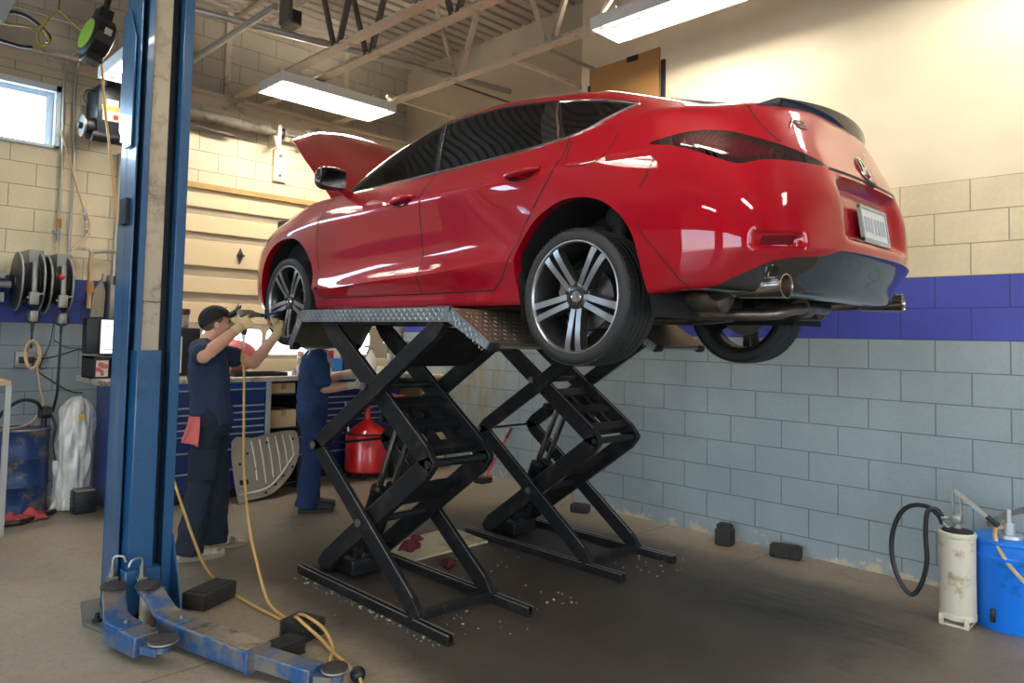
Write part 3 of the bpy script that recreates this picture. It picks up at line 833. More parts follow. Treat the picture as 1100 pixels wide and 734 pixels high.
# flared lip bands beside the openings keep the body colour
# windows
DLO_F = [(2.14,.968),(2.02,1.045),(1.86,1.145),(1.68,1.235),(1.52,1.292),(1.36,1.315),(1.205,1.317),(1.075,.966),(1.6,.964)]
WIN_F = [(2.06,.975),(1.97,1.045),(1.82,1.135),(1.66,1.215),(1.50,1.272),(1.36,1.296),(1.30,1.30),(1.175,.975)]
WIN_R = [(1.235,1.305),(1.0,1.312),(.75,1.30),(.60,1.285),(.395,1.248),(.425,1.15),(.39,1.08),(.20,.992),(.40,.985),(.8,.975),(1.05,.975)]
WIN_R = [(1.245,1.302),(1.0,1.312),(.75,1.302),(.50,1.272),(.435,1.262),(.40,1.145),(.315,.992),(.6,.978),(1.125,.973)]
DLO = [(2.17,.962),(2.03,1.055),(1.86,1.158),(1.68,1.248),(1.52,1.303),(1.36,1.325),(1.0,1.328),(.75,1.316),(.50,1.288),(.20,1.235),(.0,1.185),(-.215,1.112),(-.10,1.065),(.02,1.02),(.12,.985),(.20,.972),(.5,.966),(1.1,.96),(1.7,.958)]
DLO = sm(DLO, 2)
QTR = [(.335,1.245),(.20,1.222),(.0,1.172),(-.165,1.112),(-.06,1.06),(.06,1.012),(.16,1.0)]
QTR = [(.325,1.243),(.20,1.220),(.0,1.170),(-.165,1.110),(-.07,1.062),(.05,1.008),(.155,.995),(.235,1.10)]
cut(ch_side, DLO, side_up, 'trim')
cut(ch_side, WIN_F, side_up, 'win_front', ('trim',)); cut(ch_side, WIN_R, side_up, 'win_rear', ('trim',)); cut(ch_side, QTR, side_up, 'win_quarter', ('trim',))
# a bright edge strip round the window group
# lamp, lid, lower black, reflector in the chart that turns the rear corner
LAMP = sm([(.385,.853),(.52,.878),(.66,.888),(.80,.878),(.93,.85),(1.10,.815),(1.28,.778),(1.43,.745),(1.32,.738),(1.16,.742),(1.00,.742),(.90,.728),(.83,.722),(.74,.745),(.62,.785),(.50,.825)], 3)
cut(ch_rear, LAMP, rear, 'lamp')
LAMP_IN = sm([(.50,.85),(.62,.862),(.74,.856),(.86,.835),(.98,.80),(1.10,.775),(1.02,.765),(.90,.755),(.82,.748),(.74,.765),(.62,.805)], 3)
cut(ch_rear, LAMP_IN, rear, 'lamp_red', ('lamp',))
LOW = sm([(.62,.10),(.66,.205),(.74,.235),(.84,.272),(.92,.30),(1.02,.328),(1.16,.345),(1.26,.35),(1.36,.362),(1.42,.375),(1.5,.388),(1.9,.392)], 3, False)+[(2.2,.392),(2.2,.05),(.6,.05)]
cut(ch_rear, LOW, lambda P: P.st >= 12.4 and P.ring < 5, 'diffuser')
REFL = [(.93,.385),(.95,.425),(1.17,.432),(1.12,.392)]
cut(ch_rear, REFL, rear, 'reflector', ('body',))
LIDL = sm([(.955,1.04),(.97,.98),(1.00,.92),(1.05,.865),(1.105,.822)], 4, False)
seam(ch_rear, LIDL, .008, lambda P: P.st >= 12 and P.ring < 8.6)
seam(ch_rear, [(1.42,.737),(1.6,.735),(1.75,.7345),(1.88,.7345)], .016, rear)
seam(ch_rear, [(.305,.505),(.36,.43),(.45,.34),(.53,.26),(.60,.215)], .005, lambda P: P.st > 11.5 and P.ring < 5)
# doors, flap, sills
DS = lambda P: side_lo(P) or side_up(P)
seam(ch_side, sm([(2.255,.245),(2.30,.40),(2.325,.60),(2.31,.74),(2.27,.86),(2.22,.945)], 4, False), .0085, side_lo)
seam(ch_side, sm([(1.155,.245),(1.165,.5),(1.165,.72),(1.15,.85),(1.115,.955)], 4, False), .0085, DS)
seam(ch_side, sm([(.545,.245),(.485,.29),(.43,.36),(.385,.44),(.30,.565),(.20,.70),(.13,.80),(.09,.90),(.10,.985)], 4, False), .0085, DS)
seam(ch_side, [(2.26,.245),(1.7,.243),(1.1,.243),(.545,.245)], .0085, side_lo)
seam(ch_side, sm([(.075,.955),(.06,.87),(.052,.815),(-.03,.805),(-.11,.808),(-.165,.83),(-.195,.90),(-.205,.94)], 3, False), .006, side_lo)
seam(ch_side, [(-.375,.655),(-.40,.70),(-.43,.78)], .006, side_lo)
seam(ch_side, sm([(3.10,.55),(3.08,.66),(3.02,.76)], 3, False), .006, side_lo)
# regions bounded by the seams become door panels
FD = [(2.255,.246),(2.30,.40),(2.325,.60),(2.31,.74),(2.27,.86),(2.20,.97),(1.11,.97),(1.15,.85),(1.165,.72),(1.165,.5),(1.155,.246)]
RD = [(1.155,.246),(1.165,.5),(1.165,.72),(1.15,.85),(1.11,.985),(.10,.985),(.09,.90),(.13,.80),(.20,.70),(.30,.565),(.385,.44),(.43,.36),(.485,.29),(.545,.246)]
FF = [(.075,.955),(.06,.87),(.052,.815),(-.03,.805),(-.11,.808),(-.165,.83),(-.195,.90),(-.205,.94)]
label_in(ch_side, FD, lambda P: side_lo(P), 'front_door', ('body',)); label_in(ch_side, RD, lambda P: side_lo(P), 'rear_door', ('body',)); label_in(ch_side, FF, lambda P: side_lo(P), 'fuel_flap', ('body',))
# headlight: slim lens on the front corner
HL = sm([(3.02,.725),(3.12,.745),(3.25,.745),(3.36,.735),(3.36,.69),(3.22,.672),(3.10,.68)], 3)
cut(ch_side, HL, lambda P: P.st < 5 and P.ring < 8, 'headlight')
# glass sheets, roof, deck lid, and the open engine bay
for P in POLYS:
    if P.tag == 'body':
        c = cent(P)
        if 9 <= P.ring < 11 and P.st < 6: P.tag = 'windshield'
        elif 9 <= P.ring < 11 and P.st > 14: P.tag = 'rear_glass'
        elif 8 < P.ring < 9 and P.st < 6:
            P.tag = 'fender_top' if (P.ring < 8.18 and P.st > 2.5) else 'hole'
        elif P.ring >= 11: P.tag = 'roof'
        elif P.st > 12 and P.ring > 5.9 and ch_rear(c)[0] > .62 and c[2] > .735 and not inside(ch_rear(c), [(.2,1.2),(.955,1.2),(.955,1.04),(.97,.98),(1.00,.92),(1.05,.865),(1.105,.822),(1.2,.75),(1.2,.6),(.2,.6)]): P.tag = 'trunk'
        elif P.st > 12.15 and P.ring < 6.4 and ch_rear(c)[0] > .30 and c[0] < -.30: P.tag = 'rear_bumper'
        elif P.st < 3.9 and c[0] > 3.08: P.tag = 'front_bumper'
    if P.tag == 'fender_top': P.tag = 'body'

def sheet(tags, mb, off=0.0):
    """both halves of the tagged polygons, welded"""
    for P in POLYS:
        if P.tag in tags:
            pts = [cw(*v) for v in P.p]
            if off:
                n = Vector((0, 0, 0))
                for k in range(1, len(pts)-1): n += (pts[k]-pts[0]).cross(pts[k+1]-pts[0])
            mb.add(pts, [tuple(range(len(pts)))])
            mb.add([cw(v[0], v[1], v[2], 1) for v in P.p], [tuple(range(len(pts)-1, -1, -1))])
    return mb
def half(tags, side):
    mb = MB()
    for P in POLYS:
        if P.tag in tags:
            pts = [cw(v[0], v[1], v[2], side) for v in P.p]
            mb.add(pts, [tuple(range(len(pts))) if side < 0 else tuple(range(len(pts)-1, -1, -1))])
    return mb
# ---------------------------------------------------------------- car materials
def car_paint():
    m, nt, b = _nodes('candy_red_paint')
    b.inputs['Base Color'].default_value = hx('#960117')+(1,)
    b.inputs['Metallic'].default_value = 0.0; b.inputs['Roughness'].default_value = 0.5; b.inputs['Specular Tint'].default_value = (0.9, 0.05, 0.08, 1)
    setin(b, Coat_Weight=1.0, Coat_Roughness=0.015, Coat_IOR=1.55)
    tc = nt.nodes.new('ShaderNodeTexCoord'); n = nt.nodes.new('ShaderNodeTexNoise'); n.inputs['Scale'].default_value = 900
    nt.links.new(tc.outputs['Object'], n.inputs['Vector'])
    r = nt.nodes.new('ShaderNodeMapRange'); r.inputs['To Min'].default_value = 0.40; r.inputs['To Max'].default_value = 0.55
    nt.links.new(n.outputs['Fac'], r.inputs['Value']); nt.links.new(r.outputs[0], b.inputs['Roughness'])
    return m
M_RED = car_paint()
M_GAP = mat('black_panel_gap', (0.006, 0.006, 0.006), 0.9, 0, 0.1)
M_GLOSS = mat('gloss_black_trim', (0.010, 0.010, 0.012), 0.12, 0, 0.1, coat=1.0)
M_MATTE = mat('black_plastic', (0.018, 0.018, 0.019), 0.55, 0, 0.2, 20)
M_LINER = mat('wheel_well_felt', (0.010, 0.010, 0.010), 0.95, 0, 0.2, 20)
M_CHROME = mat('bright_chrome', (0.75, 0.75, 0.76), 0.10, 1.0, 0.05)
M_TINT = glass('privacy_glass', (0.05, 0.05, 0.055), 0.35)
M_CLEAR = glass('door_glass', (0.55, 0.60, 0.60), 0.10)
M_LAMPBLACK = mat('smoked_lamp_lens', (0.020, 0.012, 0.013), 0.06, 0, 0.1, coat=1.0)
M_LAMPRED = mat('dark_red_lamp_lens', (0.075, 0.003, 0.008), 0.08, 0, 0.15, coat=1.0)
M_RUBBER = mat('tyre_rubber', (0.020, 0.020, 0.021), 0.62, 0, 0.25, 14, 0.2)
M_MACH = mat('machined_wheel_face', (0.50, 0.50, 0.51), 0.30, 1.0, 0.08, 5)
M_RIMDARK = mat('dark_gray_wheel_paint', (0.055, 0.053, 0.052), 0.28, 0.6, 0.1, 6, coat=0.5)
M_BARREL = mat('wheel_barrel', (0.36, 0.35, 0.33), 0.35, 0.8, 0.2, 8, dirt=(0.12, 0.10, 0.08), dirt_amt=0.5)
M_IRON = mat('brake_iron', (0.22, 0.20, 0.19), 0.42, 0.9, 0.3, 25)
M_EXH = mat('exhaust_steel', (0.20, 0.17, 0.145), 0.36, 0.9, 0.3, 18, dirt=(0.09, 0.075, 0.06), dirt_amt=0.5)
M_UNDER = mat('underbody_black', (0.016, 0.016, 0.017), 0.7, 0, 0.3, 10)
M_SEAT = mat('dark_seat_cloth', (0.03, 0.03, 0.032), 0.8, 0, 0.2, 30)
M_PLATE = mat('pale_plate', (0.62, 0.64, 0.66), 0.35, 0, 0.05, 8)
M_PLATEINK = mat('plate_ink', (0.42, 0.45, 0.50), 0.5)
M_SATIN = mat('satin_silver', (0.55, 0.55, 0.56), 0.22, 1.0, 0.05)

def surf(chart, x, y, where=lambda P: True):
    """point of the left body sheet under chart coordinates"""
    best = None
    for P in POLYS:
        if not where(P): continue
        C = [chart(v) for v in P.p]
        if min(c[0] for c in C) > x or max(c[0] for c in C) < x or min(c[1] for c in C) > y or max(c[1] for c in C) < y: continue
        if not inside((x, y), C): continue
        for k in range(1, len(C)-1):
            A, B, D = C[0], C[k], C[k+1]
            det = (B[0]-A[0])*(D[1]-A[1])-(D[0]-A[0])*(B[1]-A[1])
            if abs(det) < 1e-12: continue
            u = ((x-A[0])*(D[1]-A[1])-(D[0]-A[0])*(y-A[1]))/det; v = ((B[0]-A[0])*(y-A[1])-(x-A[0])*(B[1]-A[1]))/det
            if u >= -1e-6 and v >= -1e-6 and u+v <= 1+1e-6:
                p = P.p[0]+(P.p[k]-P.p[0])*u+(P.p[k+1]-P.p[0])*v
                n = (P.p[1]-P.p[0]).cross(P.p[2]-P.p[0])
                return p
    return None

CAR = thing('car', 'glossy red four-door car with black wheels raised on the black scissor lifts', 'car', (CX, CY, CG))
# shell pieces
sheet(('body', 'roof'), MB()).build('body_shell', M_RED, CAR, smooth=40)
sheet(('gap',), MB()).build('panel_joint', M_GAP, CAR, smooth=40)
sheet(('trunk',), MB()).build('trunk_lid', M_RED, CAR, smooth=40)
rb_ = sheet(('rear_bumper',), MB()).build('rear_bumper', M_RED, CAR, smooth=40)
fb_ = sheet(('front_bumper',), MB()).build('front_bumper', M_RED, CAR, smooth=40)
dif = sheet(('diffuser',), MB()).build('diffuser', M_GLOSS, CAR, smooth=40, label='gloss black lower valance under the rear bumper')
M_REFL = mat('dark_red_reflector', (0.10, 0.002, 0.006), 0.6, 0, 0.1, spec=0.1)
DOORS = {}
for s in (-1, 1):
    DOORS['f', s] = half(('front_door',), s).build('front_door', M_RED, CAR, smooth=40)
    DOORS['r', s] = half(('rear_door',), s).build('rear_door', M_RED, CAR, smooth=40)
    half(('trim',), s).build('window_frame', M_GLOSS, CAR, smooth=40)
    half(('win_front',), s).build('door_window', M_CLEAR, CAR, smooth=40)
    half(('win_rear',), s).build('door_window', M_TINT, CAR, smooth=40, label='dark tinted rear door window')
    half(('win_quarter',), s).build('quarter_window', M_TINT, CAR, smooth=40)
    tl = half(('lamp',), s).build('tail_light', M_LAMPBLACK, CAR, smooth=40)
    half(('lamp_red',), s).build('tail_light_lens', M_LAMPRED, tl, smooth=40)
    half(('reflector',), s).build('reflector', M_REFL, rb_, smooth=40)
    half(('headlight',), s).build('headlight', glass('headlight_lens_'+('a' if s < 0 else 'b'), (0.5, 0.5, 0.52), 0.5), CAR, smooth=40)
half(('fuel_flap',), -1).build('fuel_flap', M_RED, CAR, smooth=40); half(('fuel_flap',), 1).build('quarter_panel_plate', M_RED, CAR, smooth=40)
sheet(('windshield',), MB()).build('windshield', M_CLEAR, CAR, smooth=40)
sheet(('rear_glass',), MB()).build('rear_window', M_TINT, CAR, smooth=40)

# bright line along the foot and back of the side glass
for s in (-1, 1):
    L1 = []
    for (a, h) in sm([(2.10,.963),(1.6,.962),(1.12,.966),(.6,.970),(.20,.976),(.06,.995),(-.05,1.045),(-.205,1.113)], 5, False):
        p = surf(ch_side, a, h, side_up)
        if p: L1.append(cw(p.x, p.y+0.002, p.z, s))
    mb = MB()
    if len(L1) > 3: mb.tube(L1, 0.006, 6)
    mb.build('window_trim', M_CHROME, CAR)
    L2 = []
    for (a, h) in sm([(-.205,1.115),(0,1.186),(.20,1.236),(.345,1.256)], 4, False):
        p = surf(ch_side, a, h, side_up)
        if p: L2.append(cw(p.x, p.y+0.002, p.z, s))
    mb = MB()
    if len(L2) > 3: mb.tube(L2, 0.006, 6)
    L3 = [surf(ch_side, a, h, side_up) for a, h in ((.345,1.245),(.30,1.16),(.235,1.06),(.205,1.0))]
    if all(L3): mb.tube([cw(p.x, p.y+0.002, p.z, s) for p in L3], 0.008, 6)
    mb.build('quarter_trim', M_CHROME, CAR)
    B = [surf(ch_side, a, h, side_up) for a, h in ((1.255,1.305),(1.20,1.15),(1.142,.985))]
    if all(B):
        mb = MB().tube([cw(p.x, p.y+0.003, p.z, s) for p in B], 0.008, 6); mb.build('pillar_strip', M_SATIN, CAR)

# folded lips round the wheel openings and the wells behind them
def lip(pts, s, depth=0.05):
    ring = []
    for (a, h) in pts:
        p = None
        for e in (0, .01, .02, .04):
            ca = sum(q[0] for q in pts)/len(pts); d = Vector((a-ca, h-0.32)).normalized()*e
            p = surf(ch_side, a+d.x, h+d.y, side_lo)
            if p: break
        if p: ring.append((a, p.y, h))
    vs = []; fs = []
    for (a, w, h) in ring: vs += [cw(a, w, h, s), cw(a, w-depth, h, s)]
    for i in range(len(ring)-1): fs.append((2*i, 2*i+1, 2*i+3, 2*i+2))
    return MB().add(vs, fs)
for s in (-1, 1):
    lip(ARCH_R, s).build('arch_lip', M_RED, CAR); lip(ARCH_F, s).build('arch_lip', M_RED, CAR)
    for pts, inner in ((ARCH_R, 0.50), (ARCH_F, 0.42)):
        vs = []; fs = []
        for (a, h) in pts: vs += [cw(a, 0.868, h+0.004, s), cw(a, inner, h+0.004, s)]
        n = len(pts)
        for i in range(n-1): fs.append((2*i, 2*i+1, 2*i+3, 2*i+2))
        fs.append(tuple(2*i+1 for i in range(n)))
        MB().add(vs, fs).build('wheel_well', M_LINER, CAR)

# ---------------------------------------------------------------- wheels
def wheel(cx, cy, cz, s, lab=None, steer=0.0):
    """rim is the part; tyre, cap, nuts and brake are its pieces.  s=-1 faces -X"""
    Mx = Matrix.Translation((cx, cy, cz)) @ Matrix.Rotation(steer, 4, 'Z') @ Matrix(((s, 0, 0, 0), (0, 1, 0, 0), (0, 0, 1, 0), (0, 0, 0, 1)))
    # local frame: +x outward, face at x = 0
    R = MB().xf(Mx)
    R.cur = 0
    # barrel
    R.lathe([(.262, -.004), (.260, -.012), (.250, -.016), (.244, -.03), (.234, -.06), (.230, -.14), (.238, -.185), (.258, -.205), (.262, -.215), (.250, -.212), (.230, -.19), (.222, -.14), (.226, -.06), (.238, -.028)], ax=(1, 0, 0), n=64, cap=False)
    R.cur = 1
    R.lathe([(.2635, -.004), (.263, .001), (.257, .002), (.2525, -.004), (.2505, -.014)], ax=(1, 0, 0), n=64, cap=False)
    for k in range(5):
        a0 = math.radians(270+72*k)
        for sg in (-1, 1):
            # a spoke: wide at the hub, forked outward
            def pt(r, off, x):
                return Vector((x, r*math.cos(a0)-off*math.sin(a0), r*math.sin(a0)+off*math.cos(a0)))
            st_ = [(.048, .0175, .030, -.030), (.10, .0200, .030, -.020), (.17, .0250, .031, -.010), (.225, .0300, .033, -.005), (.2575, .0335, .038, -.009)]
            R.cur = 0
            vs = []; fs = []
            for (r, o, w, x) in st_:
                vs += [pt(r, sg*o-w/2, x), pt(r, sg*o+w/2, x), pt(r, sg*o+w/2*1.5, x-.040), pt(r, sg*o-w/2*1.5, x-.040)]
            for i in range(len(st_)-1):
                for j in range(4): fs.append((4*i+j, 4*i+(j+1) % 4, 4*i+4+(j+1) % 4, 4*i+4+j))
            R.add(vs, fs)
            R.cur = 1
            vs = []; fs = []
            for (r, o, w, x) in st_:
                e = sg*o; inn = -sg
                vs += [pt(r, e-w/2*0.92, x+.0015), pt(r, e+w/2*0.92, x+.0015), pt(r, e+w/2*0.92, x-.002), pt(r, e-w/2*0.92, x-.002)]
            for i in range(len(st_)-1):
                for j in range(4): fs.append((4*i+j, 4*i+(j+1) % 4, 4*i+4+(j+1) % 4, 4*i+4+j))
            R.add(vs, fs)
            R.cur = 0
    R.lathe([(.0, -.075), (.085, -.075), (.083, -.055), (.072, -.036), (.058, -.026), (.036, -.024), (.034, -.03), (.0, -.03)], ax=(1, 0, 0), n=40, cap=False)
    rim = R.build('wheel', [M_RIMDARK, M_MACH], CAR, smooth=38, label=lab)
    T = MB().xf(Mx)
    T.lathe([(.248, -.014), (.261, -.002), (.266, .004), (.280, .008), (.296, .006), (.307, -.001), (.3145, -.012), (.319, -.024), (.3215, -.045),
             (.3225, -.058), (.3155, -.060), (.3155, -.067), (.3225, -.069), (.3232, -.092), (.3160, -.094), (.3160, -.102), (.3234, -.104),
             (.3234, -.126), (.3160, -.128), (.3160, -.136), (.3232, -.138), (.3225, -.160), (.3155, -.162), (.3155, -.169), (.3225, -.171), (.3215, -.185), (.319, -.206), (.3145, -.219), (.307, -.229), (.296, -.235), (.280, -.238), (.266, -.234), (.261, -.228), (.248, -.214)], ax=(1, 0, 0), n=84, cap=False)
    # shoulder sipes
    for k in range(72):
        a = 2*PI*k/72
        for x0, x1 in ((-.010, -.054), (-.176, -.220)):
            c, s2 = math.cos(a), math.sin(a); c2, s3 = math.cos(a+.03), math.sin(a+.03)
            r0, r1 = .3155, .3238
            T.bar((x0, (.3175 if x0 > -.1 else .3212)*c, (.3175 if x0 > -.1 else .3212)*s2), (x1, (.3212 if x0 > -.1 else .3155)*c2, (.3212 if x0 > -.1 else .3155)*s3), 0.017, 0.005, up=(0, c, s2))
    T.build('tire', M_RUBBER, rim, smooth=30)
    H = MB().xf(Mx); H.lathe([(.0, -.020), (.026, -.020), (.031, -.024), (.033, -.032)], ax=(1, 0, 0), n=28, cap=False)
    H.build('hub_cap', M_SATIN, rim)
    H = MB().xf(Mx)
    H.lathe([(.021, -.0195), (.0235, -.0178), (.0255, -.0195)], ax=(1, 0, 0), n=28, cap=False)
    H.bar((-.0185, -.012, -.016), (-.0185, -.003, .016), .004, .004, up=(1, 0, 0)).bar((-.0185, .012, -.016), (-.0185, .003, .016), .004, .004, up=(1, 0, 0)).bar((-.0185, -.007, -.002), (-.0185, .007, -.002), .004, .004, up=(1, 0, 0))
    H.build('cap_emblem', M_CHROME, rim)
    for k in range(5):
        a = math.radians(54+72*k+36)
        N = MB().xf(Mx); c, s2 = .057*math.cos(a), .057*math.sin(a)
        N.cyl((-.045, c, s2), (-.022, c, s2), .010, 6); N.cyl((-.0345, c, s2), (-.0335, c, s2), .016, 16)
        N.build('lug_nut', M_GLOSS, rim)
    D = MB().xf(Mx)
    D.lathe([(.06, -.085), (.085, -.085), (.085, -.11), (.150, -.112), (.152, -.118), (.150, -.136), (.085, -.138)], ax=(1, 0, 0), n=48, cap=False)
    D.build('brake_disc', M_IRON, rim)
    C = MB().xf(Mx)
    C.rbox(-.16, -.07, .075, .150, -.02, .135, .02, 2)
    C.cyl((-.075, .112, .025), (-.055, .112, .025), .022, 16).cyl((-.075, .112, .090), (-.055, .112, .090), .022, 16)
    C.build('brake_caliper', M_IRON, rim)
    B2 = MB().xf(Mx); B2.lathe([(.0, -.24), (.05, -.24), (.055, -.16), (.075, -.14), (.0, -.13)], ax=(1, 0, 0), n=24, cap=False); B2.build('hub_carrier', M_IRON, rim)
    return rim
WO = 0.885
WH_R, WH_F = CG+0.200, CG+0.232
wheel(CX-WO, CY, WH_R, -1); wheel(CX+WO, CY, WH_R, 1)
wheel(CX-WO, CY+2.736, WH_F, -1, steer=math.radians(1)); wheel(CX+WO, CY+2.736, WH_F, 1)

# ---------------------------------------------------------------- hood, propped open
HT = math.radians(52)
HA, HH = 2.38, 0.985
def hood_pt(u, v, off=0.0):
    """u 0 rear .. 1 front, v -1..1 across"""
    W_ = 0.735-0.02*u-0.125*max(0, u-0.55)**1.6*2.2
    w = v*W_
    bow = (1-abs(v)**2.6)
    a = 2.34+0.05*bow+u*(1.00+0.13*(1-abs(v)**2.2))
    h = 0.972+0.045*bow*(1-u*0.25)-0.19*u-0.075*u**3-0.012*abs(v)**4
    h += 0.012*math.exp(-((abs(v)-0.62)/0.09)**2)*(1-u*0.3)
    h -= off
    da, dh = a-HA, h-HH
    return (HA+da*math.cos(HT)-dh*math.sin(HT), w, HH+da*math.sin(HT)+dh*math.cos(HT))
mb = MB().grid(lambda u, v: cw(*hood_pt(u, 2*v-1)), 24, 36)
hood = mb.build('hood', M_RED, CAR, smooth=50, solid=0.004, solid_off=0)
def under(u, v):
    uu = 0.03+0.955*u; vv = (2*v-1)*0.97
    # pressed inner panel: raised rim, two hollows and a spine
    rim = max(0, 1-min(min(uu-.03, .985-uu)/0.10, (0.97-abs(vv))/0.16))
    hol = math.exp(-((abs(vv)-0.50)/0.20)**4)*math.exp(-((uu-0.52)/0.32)**4)
    off = 0.012+0.022*(1-0.75*hol)*(1-0.4*rim)
    e = min(1, min(min(u, 1-u)/0.04, min(v, 1-v)/0.03)); off = 0.004+(off-0.004)*max(0, e)
    return cw(*hood_pt(uu, vv, off))
MB().grid(under, 40, 60).build('hood_inner_panel', M_RED, hood, smooth=60)
mb = MB()
pr = [cw(*(lambda q: (q[0], -q[1], q[2]))(hood_pt(0.62, 0.86, 0.03))), cw(2.98, -0.70, 0.86)]
mb.cyl(pr[0], pr[1], 0.005, 8); mb.build('hood_prop', M_MATTE, CAR)
for s in (-1, 1):
    mb = MB(); mb.bar(cw(2.40, .70, .94, s), cw(*(hood_pt(0.06, s*-0.9, 0.01) if s > 0 else hood_pt(0.06, 0.9, 0.01))), .012, .03)
    mb.build('hood_hinge', M_MATTE, CAR)
# engine bay under it
mb = MB().box(CX-.70, CX+.70, CY+2.38, CY+3.40, CG+.30, CG+.34); mb.box(CX-.74, CX-.70, CY+2.38, CY+3.20, CG+.30, CG+.88).box(CX+.70, CX+.74, CY+2.38, CY+3.20, CG+.30, CG+.88).box(CX-.72, CX+.72, CY+2.34, CY+2.38, CG+.30, CG+.99)
mb.box(CX-.60, CX+.60, CY+3.30, CY+3.36, CG+.34, CG+.76)
mb.build('engine_bay', M_UNDER, CAR)
mb = MB().rbox(CX-.35, CX+.30, CY+2.62, CY+3.15, CG+.45, CG+.80, .04).rbox(CX+.34, CX+.6, CY+2.6, CY+2.9, CG+.45, CG+.78, .02).rbox(CX-.64, CX-.40, CY+2.8, CY+3.15, CG+.45, CG+.76, .05)
mb.build('engine', M_MATTE, CAR)

# ---------------------------------------------------------------- trim pieces
def handle(a, h, door, s):
    p = surf(ch_side, a, h, lambda P: side_lo(P))
    if not p: return
    d = DOORS[door, s]
    # bar that stands proud of a flat darker patch painting the cup's shade
    L = 0.235
    bar = []
    for k in range(13):
        t = k/12; x = a-L/2+L*t
        q = surf(ch_side, x, h+0.012*(1-2*t)*0.6+0.010, lambda P: side_lo(P)) or p
        bul = 0.010+0.026*math.sin(PI*min(1, max(0, t)))**0.5
        bar.append(cw(x, q.y+bul*0.8, q.z, s))
    rr = [0.010+0.008*math.sin(PI*k/12)**0.6 for k in range(13)]
    MB().tube(bar, rr, 10).build('door_handle', M_RED, d, smooth=60)
    cup = MB(); pts = []
    for k in range(20):
        t = 2*PI*k/20; x = a+0.01+0.085*math.cos(t); z = h-0.006+0.030*math.sin(t)
        q = surf(ch_side, x, z, lambda P: side_lo(P)) or p
        pts.append(cw(q.x, q.y+0.0025, q.z, s))
    cup.add(pts, [tuple(range(20))]); cup.build('handle_cup_shade', mat('handle_shade_red', (0.10, 0.004, 0.008), 0.25, 0.2, coat=1.0) if 'HREC' not in globals() else HREC, d)
for s in (-1, 1):
    handle(1.325, .80, 'f', s); handle(.335, .815, 'r', s)
# mirrors
for s in (-1, 1):
    mb = MB(); bm = bmesh.new(); bmesh.ops.create_uvsphere(bm, u_segments=28, v_segments=18, radius=1)
    for v in bm.verts:
        x, y, z = v.co
        # box-like shell: flat mirror side to the rear, rounded nose to the front
        y2 = y*(0.085 if y > 0 else 0.03); e = 1-0.25*max(0, y)
        f = lambda q: math.copysign(abs(q)**0.72, q)
        v.co = Vector((f(x)*0.118*e, y2, f(z)*0.078*e+0.012*x*s*-1))
    bmesh.ops.translate(bm, verts=bm.verts, vec=cw(1.965, 1.005, 1.005, s))
    mb.bm(bm); mr = mb.build('side_mirror', M_GLOSS, CAR, smooth=60, label='gloss black side mirror')
    q = surf(ch_side, 2.03, .935, side_lo) or Vector((2.03, .80, .935))
    mb = MB().tube(spline([cw(2.02, .80, .925, s), cw(2.01, .86, .94, s), cw(1.985, .93, .965, s)], 5), [.03]*5+[.026]*5+[.02], 12); mb.build('mirror_stalk', M_RED, mr)
    mb = MB().rbox(*sorted((CX+s*.912, CX+s*1.098)), CY+1.930, CY+1.937, CG+.945, CG+1.062, .003, 1); mb.build('mirror_glass', mat('mirror_dark_reflection', (.05,.05,.055), .08, 1.0, .05), mr)  # glass coloured near black to stand for a dark reflection
# spoiler lip along the deck edge
sp = MB(); rows = []
for k in range(-24, 25):
    t = k/24; w = abs(t)*0.565; sgn = 1 if t > 0 else -1
    # follow the deck edge
    a = -0.845+0.105*(w/0.55)**2
    h = 1.043-0.024*(w/0.55)**2
    e = 1-max(0, (abs(t)-0.86)/0.14)*0.92
    sec = [(a+0.10, h+0.006), (a+0.03, h+0.014*e+0.002), (a-0.035*e, h+0.032*e+0.002), (a-0.050*e, h+0.026*e), (a-0.044*e, h+0.008*e), (a-0.026*e, h-0.020*e), (a-0.004, h-0.034*e)]
    rows.append([cw(x, w, z, 1 if sgn > 0 else -1) for x, z in sec])
vs = [p for r in rows for p in r]; m_ = len(rows[0]); fs = []
for i in range(len(rows)-1):
    for j in range(m_-1): fs.append((i*m_+j, i*m_+j+1, (i+1)*m_+j+1, (i+1)*m_+j))
    fs.append((i*m_+m_-1, i*m_, (i+1)*m_, (i+1)*m_+m_-1))
fs += [tuple(range(m_)), tuple(range((len(rows)-1)*m_+m_-1, (len(rows)-1)*m_-1, -1))]
sp.add(vs, fs).build('spoiler', M_GLOSS, CAR, smooth=35, label='gloss black lip spoiler on the trunk edge')
# round emblem with the caliper-like "A", letter badge
def rear_pt(w, h, out=0.0):
    q = None
    for P in POLYS:
        if P.st < 13.0 or P.ring > 9: continue
        C = [(v[1], v[2]) for v in P.p]
        if inside((abs(w), h), C):
            A = P.p[0]; n = (P.p[1]-P.p[0]).cross(P.p[2]-P.p[0]); n.normalize()
            if abs(n.x) < 1e-6: continue
            a = A.x-(n.y*(abs(w)-A.y)+n.z*(h-A.z))/n.x
            return Vector((a-out, w, h))
    return Vector((-0.97-out, w, h))
EW, EH = 0.0, .805
c0 = rear_pt(EW+0.001, EH); c1 = rear_pt(0.001, EH+.03); tilt = Vector((c1.x-c0.x, 0, .03)).normalized()   # up direction on the lid (a,.,h)
up3 = Vector((0, tilt.x, tilt.z)); nr = Vector((0, -tilt.z, tilt.x)); base = cw(c0.x+.005, 0, EH)
em = MB(); em.lathe([(.0, .004), (.060, .004), (.0635, .009), (.060, .013), (.053, .010)], o=base, ax=nr, n=36, cap=False)
emb = em.build('emblem', M_CHROME, CAR); 
em = MB()
X3 = Vector((1, 0, 0))
